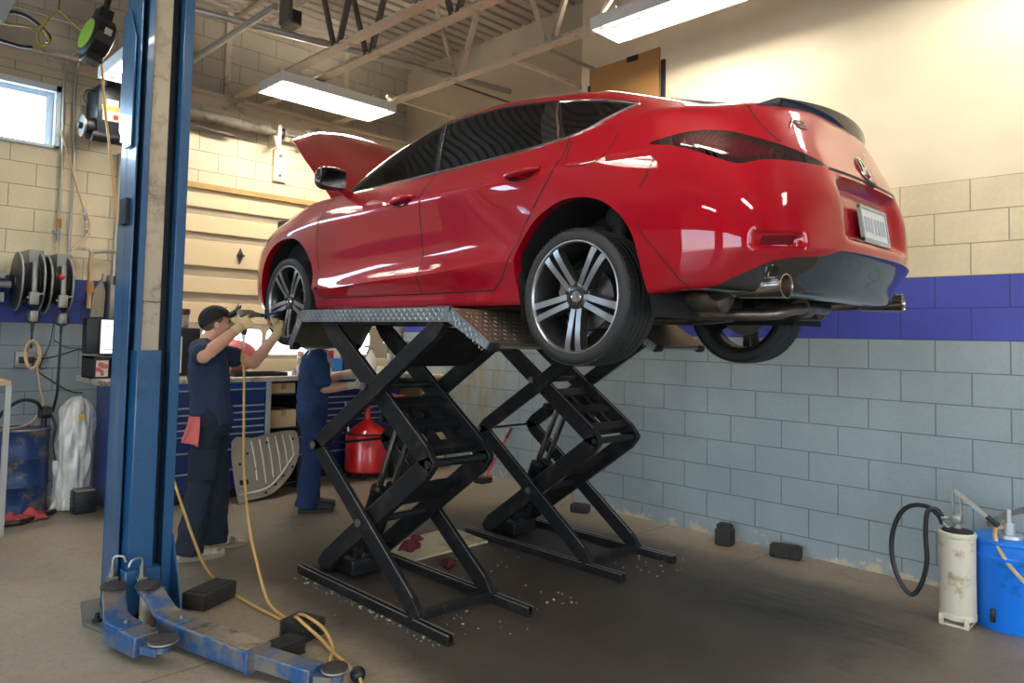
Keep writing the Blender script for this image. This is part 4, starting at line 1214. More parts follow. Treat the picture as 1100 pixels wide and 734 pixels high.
def eb(p, q, w_): em.bar(base+nr*.013+X3*p[0]+up3*p[1], base+nr*.013+X3*q[0]+up3*q[1], w_, .006, up=nr)
for sg in (-1, 1):
    eb((sg*.040, -.042), (sg*.014, .047), .014); eb((sg*.019, -.042), (sg*.007, -.004), .008)
eb((-.016, -.002), (.016, -.002), .008)
em.build('emblem_letter', M_CHROME, emb)
em = MB(); em.lathe([(.0, .003), (.054, .003), (.054, .0085)], o=base, ax=nr, n=32, cap=False); em.build('emblem_ground', M_LAMPRED, emb)
bd = MB()
def bpt(x, z): 
    q = rear_pt(.475-x, .93+z, .004); return cw(q.x, q.y, q.z)
def bbar(p, q, w_): bd.bar(bpt(*p), bpt(*q), w_, .005, up=(0, -1, 0.3))
bbar((-.050, -.022), (-.012, .016), .010); bbar((-.012, .016), (.050, .016), .009); bbar((.052, .016), (.052, -.014), .009); bbar((.052, -.014), (.004, -.014), .009); bbar((.002, .016), (.002, -.014), .009); bbar((.012, .001), (.046, .001), .006)
bd.build('letter_badge', M_CHROME, CAR)
q = rear_pt(.001, .742, .012); MB().rbox(CX-.05, CX+.05, CY+q.x-.004, CY+q.x+.02, CG+.722, CG+.745, .008).build('lid_handle', M_MATTE, CAR)
# licence plate in its frame, unreadable embossed characters
py = CY-1.012; pz = CG+.535
mb = MB().xf(Matrix.Translation((CX, py, pz)) @ Matrix.Rotation(math.radians(-8), 4, 'X'))
mb.rbox(-.157, .157, -.008, .004, -.080, .080, .003, 1)
pl = mb.build('license_plate', M_PLATE, rb_)
mb = MB().xf(Matrix.Translation((CX, py, pz)) @ Matrix.Rotation(math.radians(-8), 4, 'X'))
for (x0, x1, z0, z1) in ((-.162, .162, .070, .084), (-.162, .162, -.086, -.064), (-.162, -.150, -.08, .08), (.150, .162, -.08, .08)): mb.box(x0, x1, -.013, .002, z0, z1)
mb.build('plate_frame', mat('pale_gray_plate_frame', (0.33, 0.34, 0.35), 0.4), pl)
mb = MB().xf(Matrix.Translation((CX, py, pz)) @ Matrix.Rotation(math.radians(-8), 4, 'X'))
rnd = random.Random(3)
for i in range(7):
    x = -.118+i*.036+(.012 if i > 2 else 0)
    for (dx, z0, z1) in ((0, -.034, .034), (.014, -.034, .034)): mb.box(x+dx, x+dx+.004, -.0105, -.007, z0, z1)
    for z in (-.034, rnd.choice((0, -.004)), .030): mb.box(x, x+.016, -.0105, -.007, z, z+.005)
mb.build('plate_characters', M_PLATEINK, pl)
mb = MB().xf(Matrix.Translation((CX, py, pz)) @ Matrix.Rotation(math.radians(-8), 4, 'X'))
for x in range(14): mb.box(-.11+x*.016, -.100+x*.016, -.0145, -.012, -.079, -.071)
mb.build('frame_lettering', M_PLATEINK, pl)
# fins on the diffuser, exhaust system
ex = MB()
for s in (-1, 1):
    t0 = cw(-.925, .69, .228, s); t1 = cw(-.70, .67, .225, s)
    tb = MB(); ax = (t0-t1).normalized(); tb.lathe([(.040, -.20), (.044, -.10), (.0475, -.0), (.049, .003), (.045, .004), (.0425, -.004), (.039, -.12)], o=t0, ax=ax, n=32, cap=False)
    tb.build('exhaust_tip', mat('polished_tip', (0.5, 0.44, 0.38), 0.2, 1.0, .1), CAR)
    mf = MB(); mf.lathe([(.0, 0), (.05, .01), (.075, .03), (.078, .06), (.078, .34), (.075, .37), (.05, .39), (.0, .40)], o=cw(-.60, .52, .205, s), ax=(0, 1, 0.02), n=28, cap=False)
    mf.xf(None); mf.build('muffler', M_EXH, CAR)
    ex.tube(spline([t1, cw(-.64, .64, .222, s), cw(-.54, .56, .21, s)], 5), .034, 14)
ex.tube(spline([cw(-.24, .52, .20), cw(-.26, .46, .155), cw(-.40, .42, .135), cw(-.60, .40, .13), cw(-.70, .33, .135), cw(-.74, .20, .16), cw(-.74, 0, .175), cw(-.70, -.25, .18), cw(-.60, -.50, .20)], 8), .028, 14); ex.cyl(cw(-.735, .12, .17), cw(-.735, .05, .17), .045, 16)
ex.tube(spline([cw(-.40, .14, .135), cw(-.10, .10, .12), cw(.6, .06, .13), cw(1.8, .04, .15), cw(2.4, .0, .20)], 8), .032, 14)
ex.build('exhaust_pipe', M_EXH, CAR)
# floor pan, arms, subframe, dampers
mb = MB().rbox(CX-.80, CX+.80, CY+.45, CY+2.30, CG+.185, CG+.24, .02)
mb.rbox(CX-.46, CX+.46, CY-.50, CY+.50, CG+.28, CG+.40, .03).rbox(CX-.62, CX+.62, CY-.84, CY-.40, CG+.24, CG+.40, .04).rbox(CX-.44, CX+.44, CY+2.2, CY+3.5, CG+.19, CG+.30, .03)
mb.build('floor_pan', M_UNDER, CAR)
for s in (-1, 1):
    for (wc, hc) in ((0.0, WH_R), (2.736, WH_F)):
        mb = MB(); mb.bar(cw(wc+.05, .70, hc-CG-.05, s), cw(wc+.02, .22, .21, s), .09, .035); mb.bar(cw(wc-.10, .68, hc-CG+.06, s), cw(wc-.12, .25, .28, s), .05, .03)
        mb.build('suspension_arm', M_UNDER, CAR); MB().cyl(cw(wc+.0, .62, hc-CG-.02, s), cw(wc-.02, .55, .56, s), .045, 14).build('damper', M_UNDER, CAR)
MB().rbox(CX-.35, CX+.35, CY-.22, CY+.22, CG+.17, CG+.28, .04).build('axle_housing', M_UNDER, CAR)
# cabin: seats, dash, wheel
mb = MB()
for x in (-.37, .37):
    mb.rbox(CX+x-.25, CX+x+.25, CY+.95, CY+1.45, CG+.35, CG+.55, .06)
    bm = bmesh.new(); 
    mb.xf(Matrix.Translation((CX+x, CY+.93, CG+.52)) @ Matrix.Rotation(math.radians(14), 4, 'X')); mb.rbox(-.24, .24, -.07, .07, 0, .56, .06).rbox(-.13, .13, -.06, .05, .59, .77, .05); mb.xf(None)
mb.rbox(CX-.62, CX+.62, CY+.05, CY+.55, CG+.42, CG+.58, .06)
mb.xf(Matrix.Translation((CX, CY+.02, CG+.55)) @ Matrix.Rotation(math.radians(20), 4, 'X')); mb.rbox(-.60, .60, -.07, .07, 0, .50, .06); mb.xf(None)
mb.build('seats', M_SEAT, CAR, smooth=50)
mb = MB().rbox(CX-.68, CX+.68, CY+1.75, CY+2.25, CG+.62, CG+.93, .08); mb.build('dashboard', M_MATTE, CAR)
mb = MB(); c = cw(1.62, .37, .84); mb.tube([c+Vector((.18*math.cos(t), .06*math.sin(t), .17*math.sin(t))) for t in [2*PI*k/28 for k in range(28)]], .015, 8, closed=True); mb.bar(c+Vector((-.17, 0, 0)), c+Vector((.17, 0, 0)), .03, .03); mb.build('steering_wheel', M_MATTE, CAR)
mb = MB().prism([cw(.62, -.012, 1.385), cw(.44, -.012, 1.368), cw(.47, -.012, 1.43), cw(.52, -.012, 1.435)], (.024, 0, 0)); mb.build('antenna_fin', M_RED, CAR, bevel=.006)
# ============================================================ scissor lifts
def tread_mat(name, col, metal, rough):
    m, nt, b = _nodes(name); L = nt.links
    b.inputs['Base Color'].default_value = col+(1,); b.inputs['Metallic'].default_value = metal; b.inputs['Roughness'].default_value = rough
    geo = nt.nodes.new('ShaderNodeTexCoord')
    n = nt.nodes.new('ShaderNodeTexNoise'); n.inputs['Scale'].default_value = 6; L.new(geo.outputs['Object'], n.inputs['Vector'])
    mx = nt.nodes.new('ShaderNodeMix'); mx.data_type = 'RGBA'; mx.inputs['A'].default_value = tuple(c*0.6 for c in col)+(1,); mx.inputs['B'].default_value = tuple(min(1, c*1.25) for c in col)+(1,)
    L.new(n.outputs['Fac'], mx.inputs['Factor']); L.new(mx.outputs['Result'], b.inputs['Base Color'])
    return m
M_TREAD = tread_mat('worn_tread_plate', (0.20, 0.165, 0.125), 0.7, 0.42)
M_TREADEDGE = tread_mat('tread_plate_edge', (0.30, 0.33, 0.35), 0.75, 0.38)
M_BLACK = mat('lift_black_paint', (0.010, 0.0105, 0.012), 0.42, 0.0, 0.3, 14, 0.08, spec=0.35, dirt=(0.036, 0.031, 0.027), dirt_amt=0.35, dirt_scale=9)
M_WORN = mat('worn_bright_edge', (0.42, 0.40, 0.37), 0.4, 0.8, 0.3, 20)
M_ROD = mat('hydraulic_chrome', (0.55, 0.53, 0.50), 0.2, 1.0, 0.15, 12)
M_BOLT = mat('bolt_steel', (0.30, 0.28, 0.25), 0.4, 0.9, 0.2, 20)
M_BOLT2 = M_BOLT

def studs(mb, fn, nu, nv, hgt=0.0032, L=0.026, W=0.009):
    """raised diamond lugs; fn(u, v) -> point, u-dir, v-dir, normal (metres)"""
    for i in range(nu):
        for j in range(nv):
            p, du, dv, n = fn((i+0.5)/nu, (j+0.5)/nv)
            d1, d2 = ((du+dv).normalized(), (du-dv).normalized()) if (i+j) % 2 else ((du-dv).normalized(), (du+dv).normalized())
            a = p+d1*L/2; b = p-d1*L/2; c = p+d2*W/2; d = p-d2*W/2; t = p+n*hgt
            mb.add([a, c, b, d, t], [(0, 1, 4), (1, 2, 4), (2, 3, 4), (3, 0, 4)])

PZ = 1.662          # deck top
YA, YBk = 2.845, 4.36   # deck ends (tail, nose)
def scissor_lift(x0, x1, label):
    t = thing('scissor_lift', label, 'car lift', ((x0+x1)/2, 3.5, 0), 'scissor lifts')
    xa, xb = x0+0.02, x1-0.02          # outer arms
    xc, xd = x0+0.075, x1-0.075        # inner arms
    # base frame
    mb = MB()
    for x in (x0-.005, x1+.005):
        mb.box(x-.022, x+.022, 2.76, 4.24, 0.0, .012).box(x-.022, x-.014, 2.76, 4.24, .0, .05).box(x+.014, x+.022, 2.76, 4.24, 0, .05)
    mb.box(x0, x1, 4.12, 4.20, 0, .03)
    mb.build('base_rail', M_BLACK, t, bevel=.002)
    mb = MB(); 
    for x in (x0-.005, x1+.005): mb.box(x-.023, x-.013, 2.76, 4.24, .049, .0515).box(x+.013, x+.023, 2.76, 4.24, .049, .0515)
    mb.build('rail_edge', M_WORN, t)
    mb = MB().bar((x0, 3.065, .05), (x1, 3.065, .05), .05, .045).cyl((x0-.03, 3.065, .05), (x1+.03, 3.065, .05), .02, 12)
    mb.build('slide_bar', M_BLACK, t, bevel=.003)
    # deck with tread plate side faces
    d = MB().box(x0, x1, YA, YBk, PZ-.012, PZ).box(x0, x0+.012, YA, YBk, PZ-.075, PZ).box(x1-.012, x1, YA, YBk, PZ-.075, PZ).box(x0, x1, YA, YA+.01, PZ-.07, PZ).box(x0, x1, YBk-.01, YBk, PZ-.07, PZ)
    deck_ = d.build('platform', [M_TREAD], t)
    s = MB().box(x0-.004, x0, YA, YBk, PZ-.075, PZ+.002).box(x1, x1+.004, YA, YBk, PZ-.075, PZ+.002)
    studs(s, lambda u, v: (Vector((x0-.004, YA+.04+u*(YBk-YA-.08), PZ-.070+v*.068)), Vector((0, 1, 0)), Vector((0, 0, 1)), Vector((-1, 0, 0))), 58, 3, .0035, .030, .010)
    s.build('platform_side', M_TREADEDGE, deck_)
    for y in (YA+.05, YBk-.05):
        MB().cyl((x0-.004, y, PZ-.018), (x0-.009, y, PZ-.018), .007, 10).build('screw', M_BOLT, deck_)
    # slotted beams under the deck, and the cross plate between the upper arms
    MB().box(x0+.013, x1-.013, YA+.012, YBk-.012, PZ-.07, PZ-.0125).build('deck_underside', M_BLACK, t)
    u = MB().box(x0+.04, x0+.10, YA+.05, YBk-.05, PZ-.09, PZ-.012).box(x1-.10, x1-.04, YA+.05, YBk-.05, PZ-.09, PZ-.012)
    u.build('deck_beam', M_BLACK, t)
    # ramps at both ends
    def ramp(ya, yb, zb, nm):
        sgn = 1 if yb > ya else -1
        A = Vector((0, ya, PZ-.004)); B = Vector((0, yb, zb)); dr = (B-A); L = dr.length; dr.normalize()
        nn = Vector((1, 0, 0)).cross(dr); nn = nn if nn.z > 0 else -nn
        mb = MB()
        def P(x, l, o): q = A+dr*l+nn*o; return Vector((x, q.y, q.z))
        mb.hexa([P(x0+.005, 0, -.01), P(x1-.005, 0, -.01), P(x1-.005, L, -.01), P(x0+.005, L, -.01), P(x0+.005, 0, 0), P(x1-.005, 0, 0), P(x1-.005, L, 0), P(x0+.005, L, 0)])
        studs(mb, lambda a, b: (P(x0+.03+a*(x1-x0-.06), .02+b*(L-.04), 0), Vector((1, 0, 0)), dr, nn), 15, 7)
        r = mb.build(nm, M_TREAD, t)
        for x in (x0, x1-.008):
          mb = MB(); mb.hexa([P(x, 0, -.075), P(x+.008, 0, -.075), P(x+.008, L, -.035), P(x, L, -.035), P(x, 0, .003), P(x+.008, 0, .003), P(x+.008, L, .003), P(x, L, .003)])
          if x == x0: studs(mb, lambda a, b: (P(x0, .01+a*(L-.02), -.06+b*.055), dr, nn, Vector((-1, 0, 0))), 12, 3)
          mb.build('ramp_side', M_TREADEDGE, r)
        mb = MB().cyl(P(x0+.03, L, -.02), P(x1-.03, L, -.02), .012, 10); mb.build('roller_axle', M_BOLT, r)
        for x in (x0+.01, x1-.07):
            MB().cyl(P(x, L, -.022), P(x+.055, L, -.022), .024, 16).build('roller', M_BLACK, r)
        return r
    ramp(YA-.015, YA-.30, 1.485, 'tail_ramp')
    ramp(YBk+.015, YBk+.155, 1.435, 'nose_ramp')
    mb = MB().tube([Vector((x0-.02+.0*q, YBk-.01+.022*math.cos(q), PZ-.085+.022*math.sin(q))) for q in [2*PI*k/14 for k in range(14)]], .006, 8, closed=True)
    mb.build('lock_ring', M_WORN, t)
    # scissor arms: outer pair then inner pair, two storeys
    F0, K0, T0 = (3.065, .06), (4.12, .815), (2.93, 1.575)      # outer: tail foot, nose knee, tail top
    F1, K1, T1 = (4.10, .075), (3.05, .835), (4.13, 1.575)      # inner: nose foot, tail knee, nose top
    def arm(nm, x, a, b, w, h0=.098):
        A = Vector((x, a[0], a[1])); B = Vector((x, b[0], b[1])); dr = (B-A).normalized(); up = Vector((1, 0, 0)).cross(dr); e = .03
        pts = []
        A2 = A-dr*e; B2 = B+dr*e
        for (p, hh) in ((A2, .55), (A+dr*.06, 1.0), (B-dr*.06, 1.0), (B2, .55)): pts.append(p+up*h0/2*hh)
        for (p, hh) in ((B2, .55), (B-dr*.06, 1.0), (A+dr*.06, 1.0), (A2, .55)): pts.append(p-up*h0/2*hh)
        mb = MB().prism([p-Vector((w/2, 0, 0)) for p in pts], (w, 0, 0))
        o = mb.build(nm, M_BLACK, t, bevel=.004)
        mb = MB(); 
        q0, q1 = A+dr*.07, B-dr*.07; sg = 1 if up.z > 0 else -1
        mb.bar(q0+up*sg*h0/2-Vector((w*.32, 0, 0)), q1+up*sg*h0/2-Vector((w*.32, 0, 0)), .006, .002, up=up)
        mb.build('worn_edge', M_WORN, o)
        return o
    for x in (xa, xb):
        arm('lower_outer_arm', x, F0, K0, .038)
        arm('upper_outer_arm', x, K0, T0, .038)
    for x in (xc, xd):
        arm('lower_inner_arm', x, F1, K1, .038, .115)
        arm('upper_inner_arm', x, K1, T1, .038, .115)
    # pins
    def pin(a, r=.020, x0_=None, x1_=None, nm='pivot_pin'):
        mb = MB().cyl((x0_ if x0_ is not None else x0-.012, a[0], a[1]), (x1_ if x1_ is not None else x1+.012, a[0], a[1]), r, 14)
        p = mb.build(nm, M_BLACK, t)
        for xx, dx in ((x0-.012, -.012), (x1+.012, .012)):
            if x0_ is None: MB().cyl((xx, a[0], a[1]), (xx+dx, a[0], a[1]), .024, 6).build('pin_nut', M_BOLT, p)
    M0 = ((F0[0]+K0[0])/2+.0, (F0[1]+K0[1])/2-.0); M1 = ((K0[0]+T0[0])/2+.02, (K0[1]+T0[1])/2)
    pin((3.59, .435)); pin((3.58, 1.215)); pin(K0, .009); pin(K1, .022, xc-.03, xd+.03, 'knee_pin')
    # ladder frame between the inner upper arms, tie plates
    def tie(a, b, f0, f1, thick, nm='tie_plate', xx=(xc, xd)):
        A = Vector((0, a[0], a[1])); B = Vector((0, b[0], b[1])); p = A.lerp(B, f0); q = A.lerp(B, f1)
        mb = MB().bar(((xx[0]+xx[1])/2, p.y, p.z), ((xx[0]+xx[1])/2, q.y, q.z), xx[1]-xx[0], thick, up=(0, -(q.z-p.z), (q.y-p.y)) if True else (0, 0, 1))
        mb.build(nm, M_BLACK, t, bevel=.003)
    for f0, f1 in ((.06, .11), (.20, .255), (.34, .40)): tie(K1, T1, f0, f1, .06)
    MB().bar(((xc+xd)/2-.07, *Vector(K1).lerp(Vector(T1), .08)), ((xc+xd)/2-.07, *Vector(K1).lerp(Vector(T1), .36)), .035, .05).bar(((xc+xd)/2+.07, *Vector(K1).lerp(Vector(T1), .08)), ((xc+xd)/2+.07, *Vector(K1).lerp(Vector(T1), .36)), .035, .05).build('ladder_frame', M_BLACK, t)
    tie(K0, T0, .70, .97, .02, 'cross_plate', (xa, xb))
    tie(F1, K1, .10, .16, .05); tie(F1, K1, .62, .80, .03); tie(F0, K0, .93, .98, .04, xx=(xa, xb)) if False else None
    MB().cyl((xa, K0[0], K0[1]), (xb, K0[0], K0[1]), .008, 8).build('knee_tie_rod', M_BLACK, t)
    # twin rams
    for k, x in enumerate(((x0+x1)/2-.055, (x0+x1)/2+.055)):
        A = Vector((x, 3.97, .13)); C = Vector((x, 3.74, .57)); B = Vector((x, 3.525, 1.03))
        o = MB().cyl(A, C, .042, 20).cyl(C-(C-A).normalized()*.03, C+(C-A).normalized()*.012, .047, 20).build('hydraulic_cylinder', M_BLACK, t)
        MB().cyl(C, B, .021, 16).build('piston_rod', M_ROD, o)
        MB().cyl(B+Vector((-.03, 0, 0)), B+Vector((.03, 0, 0)), .034, 16).build('rod_eye', M_BOLT, o)
    MB().box((x0+x1)/2-.12, (x0+x1)/2+.12, 3.90, 4.16, .02, .11).build('ram_bracket', M_BLACK, t, bevel=.006)
    MB().cyl((xc, 3.525, 1.03), (xd, 3.525, 1.03), .022, 12).build('ram_pin', M_BLACK, t)
    # jacking pads between deck and sill
    for y in (YA+.30, YBk-.35):
        MB().rbox((x0+x1)/2-.12, (x0+x1)/2+.10, y-.09, y+.09, PZ, CG+.172, .008).build('rubber_pad', M_RUBBER, t)
    return t
scissor_lift(2.372, 2.925, 'black scissor lift under the near side of the red car, standing beside the yellow hose')
scissor_lift(3.775, 4.345, 'black scissor lift under the far side of the red car, standing nearer the right wall')
# ============================================================ two-post lift column in front
M_LBLUE = mat('lift_blue_paint', hx('#1c4c74'), 0.32, 0.05, 0.12, 5, 0.03, coat=0.3, dirt=hx('#143a5c'), dirt_amt=0.25, dirt_scale=4)
M_LBLUEW = mat('scuffed_blue_paint', hx('#2a5688'), 0.36, 0.25, 0.18, 7, 0.06, dirt=hx('#7d7466'), dirt_amt=0.72, dirt_scale=6)
M_CARR = mat('bare_carriage_plate', hx('#a59a86'), 0.5, 0.2, 0.16, 3, 0.06, dirt=hx('#7c7262'), dirt_amt=0.4, dirt_scale=7)
M_BARE = mat('rubbed_bare_steel', hx('#a39d92'), 0.30, 0.75, 0.25, 8, 0.05, dirt=hx('#5d564b'), dirt_amt=0.35, dirt_scale=6)
M_DARKIN = mat('column_shade_dark_fittings', hx('#0b1626'), 0.7)  # near black for shade inside the column; also bracket and plate joint
M_PAD = mat('worn_rubber_pad', hx('#37322d'), 0.85, 0, 0.3, 24, 0.6)
def post():
    t = thing('lift_post', 'tall blue two-post lift column with bare carriage strip, foreground left', 'car lift', (1.40, 4.25, 0))
    H = 3.72
    mb = MB()
    mb.box(1.262, 1.270, 4.145, 4.385, .02, H)                       # outer left plate
    mb.box(1.262, 1.535, 4.385, 4.395, .02, H)                       # web
    mb.box(1.527, 1.535, 4.145, 4.395, .02, H)                       # outer right plate
    mb.box(1.297, 1.333, 4.150, 4.160, .02, H).box(1.297, 1.303, 4.150, 4.24, .02, H)  # inner left lip
    mb.box(1.482, 1.535, 4.140, 4.150, .02, H).box(1.482, 1.488, 4.145, 4.22, .02, H)
    col = mb.build('column', M_LBLUE, t, bevel=.003)
    MB().box(1.270, 1.527, 4.375, 4.384, .02, H).box(1.270, 1.296, 4.24, 4.25, .03, H).box(1.432, 1.482, 4.225, 4.235, .03, H).build('column_shade_strips', M_DARKIN, col)  # dark strips that paint the shade inside the open column
    # cover plate high on the outside, with bracket beneath
    MB().box(1.253, 1.262, 4.20, 4.40, 2.55, 3.10).prism([(1.257, 4.19, 3.10), (1.257, 4.30, 3.28), (1.257, 4.41, 3.28), (1.257, 4.41, 2.62), (1.257, 4.30, 2.50), (1.257, 4.19, 2.50)], (-.010, 0, 0)).build('side_cover', M_LBLUE, t, bevel=.003)
    MB().box(1.240, 1.262, 4.20, 4.30, 2.08, 2.22).cyl((1.238, 4.25, 2.15), (1.262, 4.25, 2.15), .03).build('lock_bracket', M_DARKIN, t)
    # carriage: bare upper strip, blue guard below
    c = MB().box(1.333, 1.428, 4.165, 4.22, 1.0, 3.66).build('carriage_plate', M_CARR, t, bevel=.004)
    for z in (1.60, 1.66, 2.9):
        for x in (1.345, 1.405): MB().cyl((x, 4.166, z), (x, 4.158, z), .007, 8).build('rivet', M_BOLT2, c)
    MB().box(1.331, 1.430, 4.160, 4.168, 1.664, 1.669).build('plate_joint', M_DARKIN, c)
    g = MB().prism([(1.287, 4.15, .26), (1.305, 4.105, .26), (1.425, 4.105, .26), (1.437, 4.15, .26), (1.437, 4.20, .26), (1.287, 4.20, .26)], (0, 0, 1.145)); g.build('carriage_guard', M_LBLUE, t, bevel=.004)
    b = MB().box(1.275, 1.45, 4.05, 4.20, .05, .27).box(1.255, 1.275, 4.03, 4.12, .04, .17).box(1.44, 1.47, 4.0, 4.15, .04, .17); b.build('carriage_foot', M_LBLUE, t, bevel=.006)
    # floor plate and anchors
    bp = MB().prism([(1.13, 4.20, 0), (1.19, 3.92, 0), (1.55, 3.95, 0), (1.57, 4.52, 0), (1.20, 4.52, 0)], (0, 0, .018)); bp.build('base_plate', mat('gray_base_plate', hx('#6c6d66'), .5, .4, .2, 6), t, bevel=.003)
    for (x, y) in ((1.185, 4.16), (1.235, 3.99), (1.505, 4.02), (1.50, 4.47)):
        MB().cyl((x, y, .018), (x, y, .032), .026, 6).cyl((x, y, .03), (x, y, .062), .011, 10).build('anchor_bolt', M_BLACK, t)
    MB().prism([(1.536, 4.10, .02), (1.536, 3.98, .02), (1.536, 4.145, .40), (1.536, 4.20, .40), (1.536, 4.20, .02)], (.008, 0, 0)).build('gusset', M_LBLUE, t)
    # arm restraint pins with bent handles
    for (x, y, dx) in ((1.235, 4.12, .045), (1.345, 4.02, -.055)):
        p = MB().cyl((x, y, .17), (x, y, .30), .013, 10).rbox(x-.025, x+.025, y-.022, y+.022, .225, .245, .004, 1).cyl((x, y, .24), (x, y, .262), .018, 10); p.build('restraint_pin', M_BOLT2, t)
        MB().tube(spline([(x, y, .28), (x, y, .33), (x+dx*.3, y-.004, .345), (x+dx, y-.012, .338), (x+dx*1.25, y-.015, .31)], 4), .006, 8).build('pin_handle', M_WORN, t)
    # arms ---------------------------------------------------------------
    def arm(nm, pv, k0, k1, w, tip, pad, padr, inner=None):
        pv, k0, k1 = Vector(pv), Vector(k0), Vector(k1)
        d = (k1-k0); d.z = 0; d.normalize(); s = Vector((d.y, -d.x, 0))
        zt = k0.z; h = .095
        box = MB().bar(k0-d*.02-Vector((0, 0, h/2)), k1-Vector((0, 0, h/2)), w, h)
        a = box.build(nm, M_LBLUEW, t, bevel=.008)
        # rubbed top face of the tube
        MB().bar(k0+d*.16+Vector((0, 0, .001)), k1-d*.002+Vector((0, 0, .001)), w-.012, .004).build('rubbed_top', M_BARE, a)
        # gooseneck plate down from the pivot
        prof = [pv+(pv-k0).normalized()*.045, pv, pv.lerp(k0, .22), pv.lerp(k0, .5), pv.lerp(k0, .8), k0+d*.02, k0+d*.14]
        zs = [pv.z, pv.z, pv.z-.004, (pv.z+zt)/2+.008, zt+.014, zt+.008, zt+.006]
        ws = [.035, .052, .058, .056, .060, .064, .056]
        vs = []; fs = []
        for p, z, q in zip(prof, zs, ws):
            for (sg, dz) in ((-1, 0), (1, 0), (1, -.024), (-1, -.024)): vs.append(Vector((p.x, p.y, z+dz))+s*sg*q)
        for i in range(len(prof)-1):
            for j in range(4): fs.append((4*i+j, 4*i+(j+1) % 4, 4*i+4+(j+1) % 4, 4*i+4+j))
        fs += [(3, 2, 1, 0), (4*len(prof)-4, 4*len(prof)-3, 4*len(prof)-2, 4*len(prof)-1)]
        MB().add(vs, fs).build('gooseneck', M_LBLUEW, a, bevel=.005, smooth=50)
        MB().lathe([(.0, .0), (.058, .0), (.06, .01), (.056, .018), (.03, .024), (.0, .022)], o=(pv.x, pv.y, pv.z), n=28).build('pivot_cap', M_PAD, a)
        MB().cyl((pv.x, pv.y, .03), (pv.x, pv.y, pv.z), .034, 18).build('pivot_post', M_CARR, a)
        MB().cyl((k0+d*.09).to_3d()+Vector((0, 0, .006)), (k0+d*.09)+Vector((0, 0, .020)), .012, 6).build('lock_screw', M_BOLT2, a)
        if inner:
            e = Vector(inner)
            MB().bar(k1-d*.25-Vector((0, 0, h/2+.004)), e-Vector((0, 0, h/2+.004)), w-.030, h-.028).build('inner_tube', M_LBLUEW, a, bevel=.005)
            MB().bar(k1-d*.012-Vector((0, 0, h/2)), k1+d*.004-Vector((0, 0, h/2)), w+.006, h+.006).build('tube_collar', M_LBLUEW, a, bevel=.003)
            k1 = e
        P = Vector(pad)
        MB().bar(k1-Vector((0, 0, .058)), Vector((P.x, P.y, k1.z-.058)), .085, .035).cyl((P.x, P.y, P.z-.055), (P.x, P.y, P.z-.018), .036, 20).build('pad_bracket', M_LBLUEW, a, bevel=.003)
        MB().lathe([(.0, -.02), (padr*.9, -.02), (padr, -.012), (padr, .0), (padr*.95, .006), (padr*.55, .004), (0, .007)], o=P, n=32).build('lift_pad', M_PAD, a)
        MB().tube([P+Vector((padr*1.005*math.cos(q), padr*1.005*math.sin(q), -.008)) for q in [2*PI*k/32 for k in range(32)]], .004, 6, closed=True).build('pad_ring', M_WORN, a)
    arm('short_arm', (1.215, 4.03, .215), (1.175, 3.83, .125), (1.225, 3.56, .125), .115, None, (1.265, 3.47, .118), .062)
    arm('long_arm', (1.345, 3.93, .215), (1.385, 3.72, .125), (1.535, 3.09, .125), .125, None, (1.705, 2.735, .105), .055, inner=(1.655, 2.80, .118))
    return t
post()

# ---------------------------------------------------------------- rubber blocks on the floor
M_BLOCK = mat('dirty_black_rubber', hx('#2a2724'), 0.85, 0, 0.35, 18, 0.5)
def block(label, cx, cy, rz, lx, ly, lz, ribs=False, grp='rubber blocks on the floor'):
    t = thing('rubber_block', label, 'block', (cx, cy, 0), grp, rz)
    M = Matrix.Translation((cx, cy, 0)) @ Matrix.Rotation(rz, 4, 'Z')
    mb = MB().xf(M).rbox(-lx/2, lx/2, -ly/2, ly/2, 0, lz, .010, 2)
    if ribs:
        for k in range(6): mb.rbox(-lx/2-.004, lx/2+.004, -ly/2-.004, ly/2+.004, lz*(k+.15)/6, lz*(k+.7)/6, .003, 1)
    else:
        for k in range(-1, 2): mb.rbox(lx*k*.3-.03, lx*k*.3+.03, -ly/2-.005, ly/2+.005, .004, lz*.78, .006, 1)
    mb.build('block_body', M_BLOCK, t)
    mb = MB().xf(M)
    if ribs:
        mb.lathe([(.0, lz), (.03, lz), (.032, lz+.003), (.0, lz+.003)], n=18)
    else: mb.rbox(-lx*.42, lx*.42, -ly*.36, ly*.36, lz-.002, lz+.006, .003, 1)
    mb.build('top_tread', M_BLOCK, t)
block('dark rubber block lying right behind the foot of the blue post', 1.735, 4.10, math.radians(28), .27, .15, .09)
block('ribbed black rubber block lying under the loop of yellow hose', 1.90, 3.36, math.radians(20), .135, .17, .085, True)
block('dark rubber block half hidden behind the long blue lift arm', 1.72, 3.20, math.radians(12), .15, .11, .075, True)
block('small black rubber block standing on end by the right wall', 5.03, 2.76, math.radians(8), .075, .11, .155)
block('black rubber block lying flat by the right wall nearest the hose pump', 5.07, 2.31, math.radians(-75), .21, .09, .085)
block('black rubber block behind the far scissor lift under the flaked wall paint', 4.98, 4.12, math.radians(-70), .16, .10, .07)
